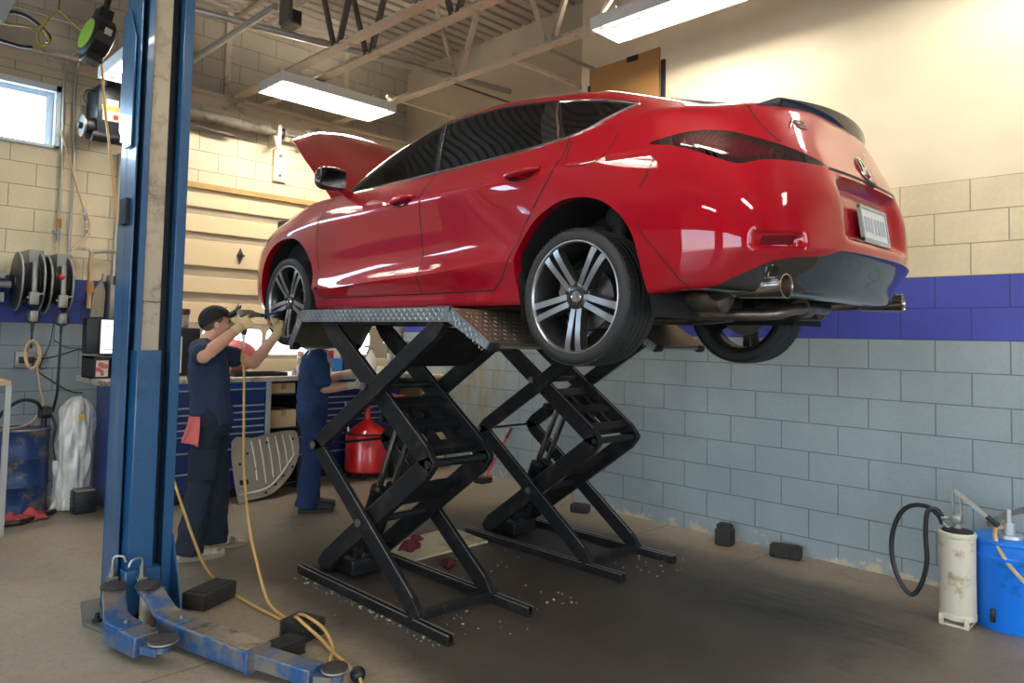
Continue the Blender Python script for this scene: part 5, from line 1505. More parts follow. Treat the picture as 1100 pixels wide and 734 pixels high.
# ============================================================ people
M_SKIN = mat('skin', hx('#d8a388'), 0.5, 0, 0.06, 14, 0.05, spec=0.35)
M_SKINR = mat('flushed_skin', hx('#c98570'), 0.5, 0, 0.06, 14)
M_GLOVE = mat('cream_latex_glove', hx('#d8bd8c'), 0.45, 0, 0.06, 30, 0.15)
M_GLOVEW = mat('white_glove', hx('#d0c6b2'), 0.5, 0, 0.06, 30, 0.15)
M_NAVY = mat('navy_shirt_cotton', hx('#1d2b45'), 0.85, 0, 0.15, 9, 0.25, bscale=30)
M_NAVY2 = mat('navy_work_shirt', hx('#1e3a63'), 0.8, 0, 0.15, 9, 0.25, bscale=30)
M_PANTS = mat('dark_navy_trousers', hx('#161c2b'), 0.85, 0, 0.2, 8, 0.25, bscale=26)
M_PANTS2 = mat('blue_work_trousers', hx('#182c52'), 0.85, 0, 0.2, 8, 0.25, bscale=26)
M_CAP = mat('black_cap_cloth', hx('#151515'), 0.8, 0, 0.2, 30, 0.2)
M_HAIR = mat('short_brown_hair', hx('#5f4a36'), 0.75, 0, 0.3, 60, 0.5)
M_HAIRD = mat('short_dark_hair', hx('#17130f'), 0.75, 0, 0.3, 60, 0.5)
M_SHOE = mat('worn_pale_sneaker', hx('#b5a68c'), 0.6, 0, 0.2, 14, 0.1, dirt=hx('#5c5142'), dirt_amt=0.55, dirt_scale=16)
M_SOLE = mat('shoe_sole', hx('#8d8069'), 0.7, 0, 0.2, 14)
M_SHOED = mat('dark_work_shoe', hx('#2a2b2c'), 0.6, 0, 0.2, 14)
M_GRAYCLOTH = mat('pale_gray_collar_cloth', hx('#b7bcc2'), 0.8, 0, 0.08, 20)
M_EYE = mat('eye_dark', hx('#2a201c'), 0.3)
M_LIP = mat('lip', hx('#b06a5c'), 0.5)

def limb(mb, pts, rad, n=14, flat=None, flatdir=None):
    """smooth tapered tube with round ends; flat squeezes the section along flatdir"""
    P = spline(pts, 5); R = []
    k = len(pts)
    for i in range(k-1):
        for j in range(5): R.append(rad[i]+(rad[i+1]-rad[i])*j/5)
    R.append(rad[-1])
    # rounded caps
    d0 = (P[0]-P[1]).normalized(); d1 = (P[-1]-P[-2]).normalized()
    A = [P[0]+d0*R[0]*q for q in (.97, .8, .45)]; Ar = [R[0]*q for q in (.22, .6, .89)]
    B = [P[-1]+d1*R[-1]*q for q in (.45, .8, .97)]; Br = [R[-1]*q for q in (.89, .6, .22)]
    m = MB(); m.tube(A+P+B, Ar+R+Br, n)
    if flat:
        f = Vector(flatdir).normalized(); c = sum(P, Vector())/len(P)
        L = P
        nv = []
        for v in m.v:
            q = min(L, key=lambda p: (p-v).length_squared)
            e = (v-q).dot(f); nv.append(v-f*e*(1-flat))
        m.v = nv
    mb.add(m.v, m.f)
def loft(mb, rings, n=20):
    """closed loft; ring = (centre, right vector, half width, fore vector, half depth)"""
    vs = []; fs = []
    for (c, rx, a, fy, b) in rings:
        c = Vector(c); rx = Vector(rx).normalized(); fy = Vector(fy).normalized()
        for j in range(n):
            t = 2*PI*j/n; ct, st = math.cos(t), math.sin(t)
            sq = lambda q: math.copysign(abs(q)**0.85, q)
            vs.append(c+rx*a*sq(ct)+fy*b*sq(st))
    for i in range(len(rings)-1):
        for j in range(n): fs.append((i*n+j, i*n+(j+1) % n, (i+1)*n+(j+1) % n, (i+1)*n+j))
    fs.append(tuple(range(n-1, -1, -1))); fs.append(tuple((len(rings)-1)*n+j for j in range(n)))
    mb.add(vs, fs)
def fuse(mb, name, m, parent, voxel, smooth_it=4, label=None, wrinkle=0, wsize=.08):
    """weld overlapping volumes into one continuous skin"""
    o = mb.build(name, m, parent, smooth=180, label=label, merge=True)
    r = o.modifiers.new('Remesh', 'REMESH'); r.mode = 'VOXEL'; r.voxel_size = voxel; r.use_smooth_shade = True
    s = o.modifiers.new('Smooth', 'SMOOTH'); s.iterations = smooth_it; s.factor = 0.5
    if wrinkle:
        tx = bpy.data.textures.new('cloth_folds', 'CLOUDS'); tx.noise_scale = wsize; tx.noise_depth = 1
        d = o.modifiers.new('Folds', 'DISPLACE'); d.texture = tx; d.strength = wrinkle; d.mid_level = 0.5; d.texture_coords = 'GLOBAL'
    return o
def hand(mb, wrist, aim, palm_n, curl, L=.185, thumb_side=1, spread=.0):
    """palm, four unequal bent fingers and a thumb from the palm's side.
    aim: from wrist to knuckles; palm_n: the way the palm faces; curl: bend per joint in radians"""
    w = Vector(wrist); a = Vector(aim).normalized(); n = Vector(palm_n); n = (n-a*n.dot(a)).normalized(); s = a.cross(n)*thumb_side
    pl = L*.48
    loft(mb, [(w-a*.01, s, .026, n, .021), (w+a*pl*.25, s, .033, n, .018), (w+a*pl*.65, s, .041, n, .016), (w+a*pl, s, .041, n, .0135), (w+a*(pl+.008), s, .034, n, .010)], 16)
    lens = (.40, .455, .42, .33)
    for i, fl in enumerate(lens):
        off = (1.5-i)*.0205
        p = w+a*(pl-.006)+s*off; d = (a+s*(1.5-i)*spread).normalized()
        seg = [fl*L*q for q in (.45, .31, .24)]; pts = [p-a*.02, p]; ang = 0; c = curl[i] if isinstance(curl, (list, tuple)) else curl
        for q, sl in enumerate(seg):
            ang += c*(1.0 if q == 0 else 1.15)
            dd = d*math.cos(ang)+n*math.sin(ang); p = p+dd*sl; pts.append(p)
        r = .0088-.0006*abs(i-1)
        m = MB(); m.tube(pts, [r*1.05, r*1.05, r, r*.93, r*.8], 10)
        mb.add(m.v, m.f); mb.sphere(pts[-1], r*.8, 10, 6)
    tp = w+a*pl*.30+s*.030
    t1 = tp+(a*.55+s*.75+n*.25).normalized()*.040; t2 = t1+(a*.85+s*.25+n*.55).normalized()*.032; t3 = t2+(a*.80-s*.10+n*.65).normalized()*.025
    m = MB(); m.tube([tp-s*.015, tp, t1, t2, t3], [.013, .0125, .0105, .0098, .0078], 10); mb.add(m.v, m.f); mb.sphere(t3, .0078, 10, 6)

def head(mb, c, fwd, up, h=.225):
    """skull, brow, nose, cheeks, chin and ears as one set of volumes"""
    c = Vector(c); f = Vector(fwd).normalized(); u = Vector(up); u = (u-f*u.dot(f)).normalized(); r = f.cross(u)
    def S(o, rad, sc):
        m = MB(); m.sphere((0, 0, 0), 1, 20, 14)
        for v in m.v:
            pass
        m.v = [c+r*(o[0]+v.x*sc[0]*rad)+f*(o[1]+v.y*sc[1]*rad)+u*(o[2]+v.z*sc[2]*rad) for v in m.v]
        mb.add(m.v, m.f)
    k = h/.225
    S((0, -.012*k, .030*k), .096*k, (.80, 1.0, .86))        # cranium
    S((0, .022*k, -.020*k), .080*k, (.78, .82, 1.02))       # face
    S((0, .048*k, -.078*k), .042*k, (.95, .80, .72))        # jaw
    S((0, .072*k, -.088*k), .022*k, (1.0, .80, .75))        # chin
    S((0, .080*k, .026*k), .030*k, (1.45, .45, .45))        # brow
    S((0, .098*k, -.016*k), .014*k, (.80, 1.0, 1.0))        # nose tip
    m = MB(); m.tube([c+f*.083*k+u*.018*k, c+f*.096*k-u*.004*k, c+f*.105*k-u*.016*k], [.008*k, .010*k, .012*k], 10); mb.add(m.v, m.f)
    S((0, .088*k, -.047*k), .016*k, (1.35, .55, .38))       # upper lip
    S((0, .085*k, -.057*k), .015*k, (1.25, .55, .40))
    for sg in (-1, 1):
        S((sg*.040*k, .058*k, -.022*k), .028*k, (.9, .8, .9))   # cheeks
        S((sg*.078*k, -.012*k, -.008*k), .030*k, (.28, .62, 1.0))  # ears
        S((sg*.074*k, -.004*k, -.028*k), .012*k, (.6, .8, .9))
def face_marks(parent, c, fwd, up, h=.225):
    c = Vector(c); f = Vector(fwd).normalized(); u = Vector(up); u = (u-f*u.dot(f)).normalized(); r = f.cross(u); k = h/.225
    for sg in (-1, 1):
        m = MB(); m.sphere(c+r*sg*.031*k+f*.079*k+u*.008*k, .0095*k, 12, 8); m.build('eye', M_EYE, parent)
        MB().tube([c+r*sg*.015*k+f*.096*k+u*.029*k, c+r*sg*.034*k+f*.093*k+u*.034*k, c+r*sg*.050*k+f*.080*k+u*.028*k], [.003, .004, .002], 6).build('eyebrow', M_HAIR, parent)
    MB().tube([c-r*.020*k+f*.090*k-u*.052*k, c+f*.098*k-u*.051*k, c+r*.020*k+f*.090*k-u*.052*k], [.002, .0035, .002], 6).build('mouth', M_LIP, parent)

def shoe(parent, heel, yaw, m_up, m_sole, L=.285):
    M = Matrix.Translation(heel) @ Matrix.Rotation(yaw, 4, 'Z')
    mb = MB().xf(M); rings = []
    prof = [(-.012, .028, .036), (.0, .036, .062), (.05, .037, .082), (.10, .040, .082), (.15, .046, .066), (.20, .049, .052), (.245, .044, .045), (.275, .030, .036), (.285, .012, .030)]
    vs = []; fs = []; n = 14
    for (x, w, hh) in prof:
        for j in range(n):
            t = 2*PI*j/n; z = math.sin(t); vs.append(Vector((x*L/.285, w*math.cos(t)*(1 if z > -.2 else 1.05), .018+(hh*.5)*(1+z))))
    for i in range(len(prof)-1):
        for j in range(n): fs.append((i*n+j, i*n+(j+1) % n, (i+1)*n+(j+1) % n, (i+1)*n+j))
    fs += [tuple(range(n-1, -1, -1)), tuple((len(prof)-1)*n+j for j in range(n))]
    mb.add(vs, fs); o = mb.build('shoe', m_up, parent, smooth=60)
    sb = MB().xf(M); pts = []
    for k in range(24):
        t = 2*PI*k/24; x = .136+.152*math.cos(t); w = (.040+.010*math.cos(t))*math.copysign(abs(math.sin(t))**.8, math.sin(t)); pts.append((x*L/.285, w, 0))
    sb.prism(pts, (0, 0, .026)); sb.build('sole', m_sole, o, bevel=.004)
    lb = MB().xf(M)
    for k in range(4): lb.tube([(.105+k*.022, -.026, .088-k*.009), (.112+k*.022, 0, .098-k*.010), (.105+k*.022, .026, .088-k*.009)], .0035, 6)
    lb.build('laces', M_GRAYCLOTH if m_up is M_SHOE else M_SHOED, o)
    return o
def trousers(parent, hipc, rx, fwd, legs, m, waist_r=.155, label=None):
    mb = MB(); hipc = Vector(hipc); f = Vector(fwd)
    loft(mb, [(hipc+Vector((0, 0, .10)), rx, waist_r, f, .112), (hipc+Vector((0, 0, .03)), rx, waist_r+.018, f, .125), (hipc-Vector((0, 0, .06)), rx, waist_r+.025, f, .132), (hipc-Vector((0, 0, .12)), rx, waist_r+.012, f, .118)])
    for (h, k, a) in legs:
        h, k, a = Vector(h), Vector(k), Vector(a)
        P_ = spline([h+Vector((0, 0, .02)), h.lerp(k, .5), k, k.lerp(a, .55), a+Vector((0, 0, -.035))], 5); R_ = [.102-.020*min(1, i/9)+.010*max(0, (i-11)/9) for i in range(len(P_))]; mm_ = MB().tube(P_, R_, 16); mb.add(mm_.v, mm_.f); mb.sphere(h+Vector((0, 0, .02)), .10, 14, 10)
    return fuse(mb, 'trousers', m, parent, .010, 3, wrinkle=.028, wsize=.09, label=label)

# ---------------------------------------------------------------- mechanic in the cap with the air drill
def mechanic_a():
    F = Vector((.94, -.34, 0)).normalized(); Rt = Vector((F.y, -F.x, 0))    # Rt: his right
    neck = Vector((2.025, 5.0, 1.43)); hd = Vector((2.087, 4.990, 1.562)); hf = Vector((.94, -.26, .20))
    t = thing('person', 'person in black cap and navy t-shirt raising an air drill to the front wheel', 'person', (2.06, 4.98, 0))
    sR, eR, wR = Vector((1.935, 4.85, 1.385)), Vector((1.860, 4.640, 1.350)), Vector((2.120, 4.715, 1.540))
    sL, eL, wL = Vector((2.115, 5.14, 1.375)), Vector((2.425, 5.13, 1.285)), Vector((2.535, 4.985, 1.510))
    hip = Vector((2.065, 4.985, .93)); 
    hpR, knR, anR = Vector((2.015, 4.895, .88)), Vector((1.985, 4.905, .49)), Vector((1.925, 4.905, .085))
    hpL, knL, anL = Vector((2.115, 5.075, .88)), Vector((2.165, 5.070, .48)), Vector((2.160, 5.075, .085))
    b = MB()
    loft(b, [(hip-Vector((0, 0, .08)), Rt, .15, F, .11), (hip+Vector((0, 0, .08)), Rt, .14, F, .10), (Vector((2.05, 4.99, 1.15)), Rt, .15, F, .105), (Vector((2.035, 4.995, 1.32)), Rt, .165, F, .105), (Vector((2.028, 4.998, 1.40)), Rt, .12, F, .08)])
    limb(b, [neck-Vector((0, 0, .05)), neck, hd-Vector((.015, 0, .06))], [.066, .058, .056])
    head(b, hd, hf, (-.12, 0, 1))
    for s, e, w in ((sR, eR, wR), (sL, eL, wL)):
        limb(b, [s, s.lerp(e, .5), e], [.058, .050, .043]); limb(b, [e, e.lerp(w, .35), w], [.044, .045, .030])
    for h, k, a in ((hpR, knR, anR), (hpL, knL, anL)):
        limb(b, [h, h.lerp(k, .5), k], [.085, .075, .056]); limb(b, [k, k.lerp(a, .35), a], [.056, .056, .040])
    body = fuse(b, 'body', M_SKIN, t, .0065, 3)
    face_marks(t, hd, hf, (-.12, 0, 1))
    # gloves
    g = MB(); limb(g, [wR-(wR-eR).normalized()*.045, wR], [.036, .034]); hand(g, wR, (.80, .10, .58), (.25, .85, -.15), [.35, .80, .85, .9], thumb_side=1)
    fuse(g, 'glove', M_GLOVE, t, .0032, 2)
    g = MB(); limb(g, [wL-(wL-eL).normalized()*.045, wL], [.036, .034]); hand(g, wL, (-.05, -.15, 1.0), (-.85, -.5, .0), [.85, .9, .95, 1.0], thumb_side=-1)
    fuse(g, 'glove', M_GLOVE, t, .0032, 2)
    # shirt
    s = MB()
    loft(s, [(Vector((2.075, 4.98, .885)), Rt, .178, F, .140), (Vector((2.07, 4.985, .98)), Rt, .172, F, .135), (Vector((2.055, 4.99, 1.12)), Rt, .172, F, .132), (Vector((2.04, 4.995, 1.27)), Rt, .185, F, .130), (Vector((2.032, 4.998, 1.37)), Rt, .165, F, .110), (Vector((2.024, 5.0, 1.428)), Rt, .085, F, .075)])
    for a, e, q in ((sR, eR, .80), (sL, eL, .52)):
        limb(s, [a+(Vector((2.03, 5.0, 1.36))-a)*.4, a, a.lerp(e, q*.6), a.lerp(e, q)], [.085, .082, .078, .074])
    # shoulder bridges
    limb(s, [sR, Vector((2.02, 5.0, 1.385)), sL], [.07, .075, .07])
    sh = fuse(s, 't_shirt', M_NAVY, t, .008, 3, wrinkle=.020, wsize=.07)
    MB().tube([Vector((2.026, 5.0, 1.436))+Rt*.072*math.cos(q)+F*.068*math.sin(q)+Vector((0, 0, -.012*math.sin(q))) for q in [2*PI*k/24 for k in range(24)]], .008, 8, closed=True).build('neckband', M_NAVY, t)
    e0 = Vector((2.045, 4.995, 1.26))+F*.134+Rt*.045
    em = MB(); 
    for k in range(3):
        c = e0+Rt*.030*(k-1); em.bar(c-Rt*.012+Vector((0, 0, .006)), c+Rt*.012+Vector((0, 0, .006)), .006, .006, up=F); em.bar(c+Vector((0, 0, -.012)), c+Vector((0, 0, .012)), .006, .006, up=F)
    for k in range(4): em.bar(e0-Rt*.034+Rt*.02*k-Vector((0, 0, .026)), e0-Rt*.022+Rt*.02*k-Vector((0, 0, .026)), .006, .006, up=F)
    em.build('chest_emblem', M_GRAYCLOTH, t)
    trousers(t, hip, Rt, F, ((hpR, knR, anR), (hpL, knL, anL)), M_PANTS)
    pk = MB(); c = Vector((1.985, 4.905, .64)); 
    pk.xf(Matrix.Translation(c) @ Matrix.Rotation(math.atan2(F.y, F.x), 4, 'Z')); pk.rbox(-.085, .085, -.112, -.095, -.10, .10, .008).rbox(-.09, .09, -.116, -.098, .055, .10, .006)
    pk.build('cargo_pocket', M_PANTS, t)
    yaw = math.atan2(F.y, F.x)
    shoe(t, anR-F*.055+Vector((0, 0, -.085)), yaw+.18, M_SHOE, M_SOLE); shoe(t, anL-F*.055+Vector((0, 0, -.085)), yaw+.15, M_SHOE, M_SOLE)
    # hair and cap
    u = Vector((-.12, 0, 1)); f = hf.normalized(); u = (u-f*u.dot(f)).normalized(); r = f.cross(u)
    def shell(rad, oc, cut, nm, m, sc=(.80, 1.0, .86), par=t, frontcut=None):
        mb = MB(); mm = MB().sphere((0, 0, 0), 1, 28, 18)
        keep = []
        vs = [hd+r*(oc[0]+v.x*sc[0]*rad)+f*(oc[1]+v.y*sc[1]*rad)+u*(oc[2]+v.z*sc[2]*rad) for v in mm.v]
        for fc in mm.f:
            cc = sum((mm.v[i] for i in fc), Vector())/len(fc)
            if cc.z > cut(cc.y): keep.append(fc)
        mb.add(vs, keep); return mb.build(nm, m, par, smooth=60, solid=.003)
    def dome(az, ph, rad, oc, sc):
        x, y, z = math.sin(ph)*math.sin(az), math.sin(ph)*math.cos(az), math.cos(ph)
        return hd+r*(oc[0]+x*sc[0]*rad)+f*(oc[1]+y*sc[1]*rad)+u*(oc[2]+z*sc[2]*rad)
    lim = lambda az: math.radians(92-21*math.cos(az)+3*math.cos(2*az))
    hb = MB().grid(lambda a, b: dome(math.radians(62+236*a), lim(math.radians(62+236*a))-.15+b*(.15+math.radians(8+24*math.sin(PI*a)**.5)), .1005, (0, -.013, .028), (.80, 1.0, .88)), 40, 8)
    hb.build('hair', M_HAIR, t, smooth=180, solid=.004)
    cb = MB().grid(lambda a, b: dome(2*PI*a, .001+b*lim(2*PI*a), .109, (0, -.009, .033), (.81, .99, .92)), 48, 16)
    cap = cb.build('cap', M_CAP, t, smooth=180, solid=.004)
    br = MB()
    def brim(a, b):
        ang = (a-.5)*2.1; w = math.sin(ang)
        base = r*.084*w+f*(.100*math.cos(ang)-.008)+u*(.063-.012*w*w)
        out = f*(.086*(1-.35*w*w))*b+u*(.048*b-.085*w*w*b-.004*b*b)
        return hd+base+out
    br.grid(brim, 18, 6); br.build('cap_brim', M_CAP, cap, solid=.007, smooth=60)
    MB().sphere(hd+u*.1325-f*.009, .006, 10, 6, (1, 1, .5)).build('cap_button', M_CAP, cap)
    MB().bar(hd+f*.075+u*.105+r*.010, hd+f*.078+u*.105-r*.010, .012, .006).build('cap_badge', mat('small_red_badge', hx('#c03a3a'), .6), cap)
    return wR, wL
WRA, WLA = mechanic_a()

# ---------------------------------------------------------------- second mechanic, wiping hands by the bench
def mechanic_b():
    F = Vector((.86, -.50, 0)).normalized(); Rt = Vector((F.y, -F.x, 0))
    t = thing('person', 'person in navy work clothes and pale gloves standing by the bench, head behind the tire', 'person', (3.22, 5.66, 0))
    hip = Vector((3.225, 5.67, .86)); neck = Vector((3.235, 5.655, 1.365)); hd = Vector((3.285, 5.63, 1.49)); hf = Vector((.86, -.48, -.18))
    sR, eR, wR = Vector((3.165, 5.50, 1.30)), Vector((3.205, 5.44, 1.055)), Vector((3.445, 5.40, 1.075))
    sL, eL, wL = Vector((3.30, 5.81, 1.30)), Vector((3.41, 5.80, 1.10)), Vector((3.575, 5.66, 1.165))
    hpR, knR, anR = Vector((3.18, 5.58, .83)), Vector((3.185, 5.575, .46)), Vector((3.155, 5.60, .085))
    hpL, knL, anL = Vector((3.275, 5.75, .83)), Vector((3.285, 5.75, .46)), Vector((3.27, 5.76, .085))
    b = MB()
    loft(b, [(hip-Vector((0, 0, .08)), Rt, .15, F, .11), (hip+Vector((0, 0, .1)), Rt, .14, F, .105), (Vector((3.23, 5.66, 1.10)), Rt, .15, F, .105), (Vector((3.23, 5.66, 1.26)), Rt, .165, F, .105), (Vector((3.235, 5.66, 1.33)), Rt, .12, F, .08)])
    limb(b, [neck-Vector((0, 0, .05)), neck, hd-Vector((.015, 0, .06))], [.064, .056, .054]); head(b, hd, hf, (.1, 0, 1), .215)
    for s, e, w in ((sR, eR, wR), (sL, eL, wL)):
        limb(b, [s, s.lerp(e, .5), e], [.056, .050, .043]); limb(b, [e, e.lerp(w, .35), w], [.044, .044, .030])
    for h, k, a in ((hpR, knR, anR), (hpL, knL, anL)):
        limb(b, [h, h.lerp(k, .5), k], [.085, .075, .056]); limb(b, [k, k.lerp(a, .35), a], [.056, .056, .040])
    fuse(b, 'body', M_SKIN, t, .007, 3); face_marks(t, hd, hf, (.1, 0, 1), .215)
    g = MB(); limb(g, [wR-(wR-eR).normalized()*.05, wR], [.036, .034]); hand(g, wR, (.9, -.05, .02), (-.1, .75, .5), [.6, .75, .8, .85], thumb_side=1); fuse(g, 'glove', M_GLOVEW, t, .0036, 2)
    g = MB(); limb(g, [wL-(wL-eL).normalized()*.05, wL], [.036, .034]); hand(g, wL, (.75, -.60, .15), (-.3, -.5, -.8), [.7, .75, .8, .85], thumb_side=-1); fuse(g, 'glove', M_GLOVEW, t, .0036, 2)
    s = MB()
    loft(s, [(Vector((3.225, 5.67, .83)), Rt, .172, F, .135), (Vector((3.225, 5.67, .92)), Rt, .168, F, .132), (Vector((3.23, 5.665, 1.05)), Rt, .172, F, .135), (Vector((3.23, 5.66, 1.20)), Rt, .182, F, .132), (Vector((3.232, 5.66, 1.30)), Rt, .165, F, .112), (Vector((3.236, 5.658, 1.362)), Rt, .085, F, .078)])
    for a, e, q in ((sR, eR, .78), (sL, eL, .75)): limb(s, [a+(Vector((3.23, 5.66, 1.29))-a)*.4, a, a.lerp(e, q*.6), a.lerp(e, q)], [.082, .080, .076, .072])
    limb(s, [sR, Vector((3.232, 5.66, 1.31)), sL], [.068, .073, .068])
    fuse(s, 'work_shirt', M_NAVY2, t, .009, 3, wrinkle=.022, wsize=.08)
    # pale collar over the shoulders
    cl = MB()
    cl.tube([Vector((3.236, 5.658, 1.372))+Rt*.090*math.cos(q)+F*.085*math.sin(q)+Vector((0, 0, -.020*math.sin(q))) for q in [2*PI*k/24 for k in range(24)]], .022, 10, closed=True)
    limb(cl, [Vector((3.236, 5.658, 1.365))+Rt*.10, Vector((3.20, 5.57, 1.345))+F*.06, Vector((3.20, 5.58, 1.24))+F*.125], [.024, .024, .018])
    limb(cl, [Vector((3.150, 5.62, 1.33)), Vector((3.165, 5.54, 1.372)), Vector((3.235, 5.52, 1.345)), Vector((3.30, 5.53, 1.25))], [.020, .026, .026, .018])
    cl.build('collar', M_GRAYCLOTH, t)
    trousers(t, hip, Rt, F, ((hpR, knR, anR), (hpL, knL, anL)), M_PANTS2)
    yaw = math.atan2(F.y, F.x)
    shoe(t, anR-F*.05+Vector((0, 0, -.085)), yaw+.1, M_SHOED, M_SHOED, .28); shoe(t, anL-F*.05+Vector((0, 0, -.085)), yaw+.1, M_SHOED, M_SHOED, .28)
    u = Vector((.1, 0, 1)); f = hf.normalized(); u = (u-f*u.dot(f)).normalized(); r = f.cross(u)
    mm = MB().sphere((0, 0, 0), 1, 28, 18); mb = MB()
    vs = [hd+r*(v.x*.80*.098)+f*(-.014+v.y*.098)+u*(.030+v.z*.86*.100) for v in mm.v]
    mb.add(vs, [fc for fc in mm.f if (sum((mm.v[i] for i in fc), Vector())/len(fc)).z > (-.6 if (sum((mm.v[i] for i in fc), Vector())/len(fc)).y < -.1 else .38)])
    mb.build('hair', M_HAIRD, t, smooth=60, solid=.004)
    kc = MB()
    for k in range(5): kc.tube([Vector((3.135, 5.555, .64-.018*k))+Vector((.012*math.cos(q), .004, .012*math.sin(q))) for q in [2*PI*j/10 for j in range(10)]], .003, 6, closed=True)
    kc.build('key_ring', M_BOLT, t)
    return wR, wL
WRB, WLB = mechanic_b()
# ============================================================ workbench line along the overhead door
M_CABB = mat('blue_cabinet_enamel', hx('#1b3a86'), 0.3, 0.05, 0.1, 3, 0.02, coat=0.4)
M_CABN = mat('dark_blue_drawer', hx('#152a5c'), 0.32, 0.05, 0.12, 3, coat=0.3)
M_ALU = mat('brushed_aluminium', hx('#b9b9b4'), 0.35, 0.6, 0.1, 12)
M_TOP = mat('worn_bench_top', hx('#b2aa9a'), 0.45, 0.1, 0.15, 5, 0.05, dirt=hx('#6e6455'), dirt_amt=0.4, dirt_scale=7)
M_CARD = mat('cardboard', hx('#a77b45'), 0.8, 0, 0.1, 5, 0.1)
M_CARDL = mat('pale_cardboard', hx('#bfa27c'), 0.8, 0, 0.1, 5, 0.1)
M_JUGW = mat('white_jug_plastic', hx('#d9d6cb'), 0.4, 0, 0.04, 8)
M_JUGK = mat('black_jug_plastic', hx('#22211f'), 0.38, 0, 0.15, 12)
M_LABB = mat('blue_label', hx('#2d79c9'), 0.5); M_LABR = mat('red_label', hx('#a83326'), 0.5)
M_REDP = mat('red_tank_enamel', hx('#c81a1c'), 0.3, 0.05, 0.1, 5, 0.03, coat=0.4, dirt=hx('#8a1412'), dirt_amt=0.35)
M_RAG = mat('red_shop_rag', hx('#a8403f'), 0.9, 0, 0.15, 12, 0.4)
M_RAGD = mat('dark_red_rag', hx('#6b2328'), 0.9, 0, 0.15, 12, 0.4)
M_RAGP = mat('pink_rag', hx('#cf6a66'), 0.9, 0, 0.12, 12, 0.4)
M_PAPER = emis('lit_screen', (0.97, 0.98, 1.0), 0.75)
M_INK = mat('screen_ink', hx('#6d7c93'), 0.5); M_INKY = mat('screen_yellow', hx('#d8b64d'), 0.5)
M_KBOX = mat('black_case', hx('#17181a'), 0.45, 0, 0.15, 10)

def cabinet(name, label, x0, x1, levels, yf=6.48, yb=7.18, zt=1.05, grp=None, posts=True):
    t = thing(name, label, 'tool cabinet', ((x0+x1)/2, (yf+yb)/2, 0), grp)
    MB().box(x0, x1, yf+.02, yb, .09, zt).build('carcass', M_CABB, t, bevel=.004)
    MB().box(x0+.03, x1-.03, yf+.06, yb-.03, 0, .09).build('plinth', M_BLACK, t)
    if posts:
        for x in (x0, x1-.045): MB().box(x, x+.045, yf-.004, yf+.03, .09, zt).build('corner_post', M_ALU, t, bevel=.003)
    for (lo, hi) in levels:
        d = MB().rbox(x0+.05, x1-.05, yf, yf+.025, lo+.004, hi-.004, .004, 1).build('drawer', M_CABN, t)
        MB().box(x0+.07, x1-.07, yf-.018, yf+.002, hi-.018, hi-.006).build('drawer_pull', M_ALU, d)
    return t
LV = [(.10, .28), (.28, .46), (.46, .60), (.60, .66), (.66, .725), (.725, .79), (.79, .85), (.85, 1.0)]
cab1 = cabinet('tool_cabinet', 'wide blue drawer cabinet under the bench behind the mechanic in the cap', 2.0, 3.25, LV)
# label plates on its left drawers
MB().box(2.08, 2.19, 6.472, 6.48, .90, .98).box(2.08, 2.16, 6.472, 6.48, 1.005, 1.035).build('drawer_label', M_JUGW, cab1)
MB().tube(spline([(2.075, 6.47, .86), (2.04, 6.46, .74), (2.05, 6.455, .55), (2.00, 6.46, .40), (2.01, 6.47, .30)], 6), .005, 6).build('hanging_cord', M_BLACK, cab1)
cab2 = cabinet('tool_cabinet', 'blue drawer cabinet behind the second mechanic and the red tank', 3.60, 5.02, LV, yf=6.86, yb=7.2, posts=False)
# open bay between the cabinets with two cartons on shelves
t = thing('shelf_bay', 'dark open shelf bay between the two blue cabinets', 'shelf', (3.425, 6.85, 0))
MB().box(3.255, 3.27, 6.55, 7.18, 0, 1.05).box(3.58, 3.595, 6.55, 7.18, 0, 1.05).box(3.255, 3.595, 7.16, 7.18, 0, 1.05).build('side_panels', M_KBOX, t)
for z in (.07, .60, .925): MB().box(3.27, 3.58, 6.55, 7.16, z-.015, z).build('shelf', M_KBOX, t)
def carton(label, x0, x1, y0, y1, z0, z1, m=None, grp='cartons in the shelf bay'):
    t = thing('cardboard_box', label, 'box', ((x0+x1)/2, (y0+y1)/2, z0), grp)
    MB().rbox(x0, x1, y0, y1, z0, z1, .004, 1).build('carton', m or M_CARDL, t)
    MB().box((x0+x1)/2-.025, (x0+x1)/2+.025, y0-.001, y1+.001, z1, z1+.0015).box((x0+x1)/2-.025, (x0+x1)/2+.025, y0-.0015, y0, z1-.06, z1).build('packing_tape', M_CARD, t)
carton('pale carton on the upper shelf of the open bay right under the bench top', 3.29, 3.54, 6.56, 6.95, .925, 1.025)
carton('pale carton on the lower shelf of the open bay between blue cabinets', 3.29, 3.56, 6.56, 6.95, .60, .765)
mb = MB().rbox(1.79, 5.10, 6.44, 7.22, 1.052, 1.10, .006, 1)
one(mb, 'worktop', M_TOP, 'long worn bench top running over the blue cabinets', 'worktop')
# left end panel of the bench with its bracket tag
t = thing('end_panel', 'plain blue panel closing the left end of the bench, beside the covered tall object', 'panel', (1.90, 6.9, 0))
MB().box(1.955, 1.985, 6.56, 7.18, 0, 1.052).build('panel', M_CABB, t, bevel=.003)
MB().box(1.945, 1.955, 6.66, 6.74, .90, 1.045).build('paper_tag', M_CARDL, t)
MB().box(1.93, 2.0, 6.46, 6.56, .0, .22).build('foot_block', M_BLACK, t, bevel=.004)

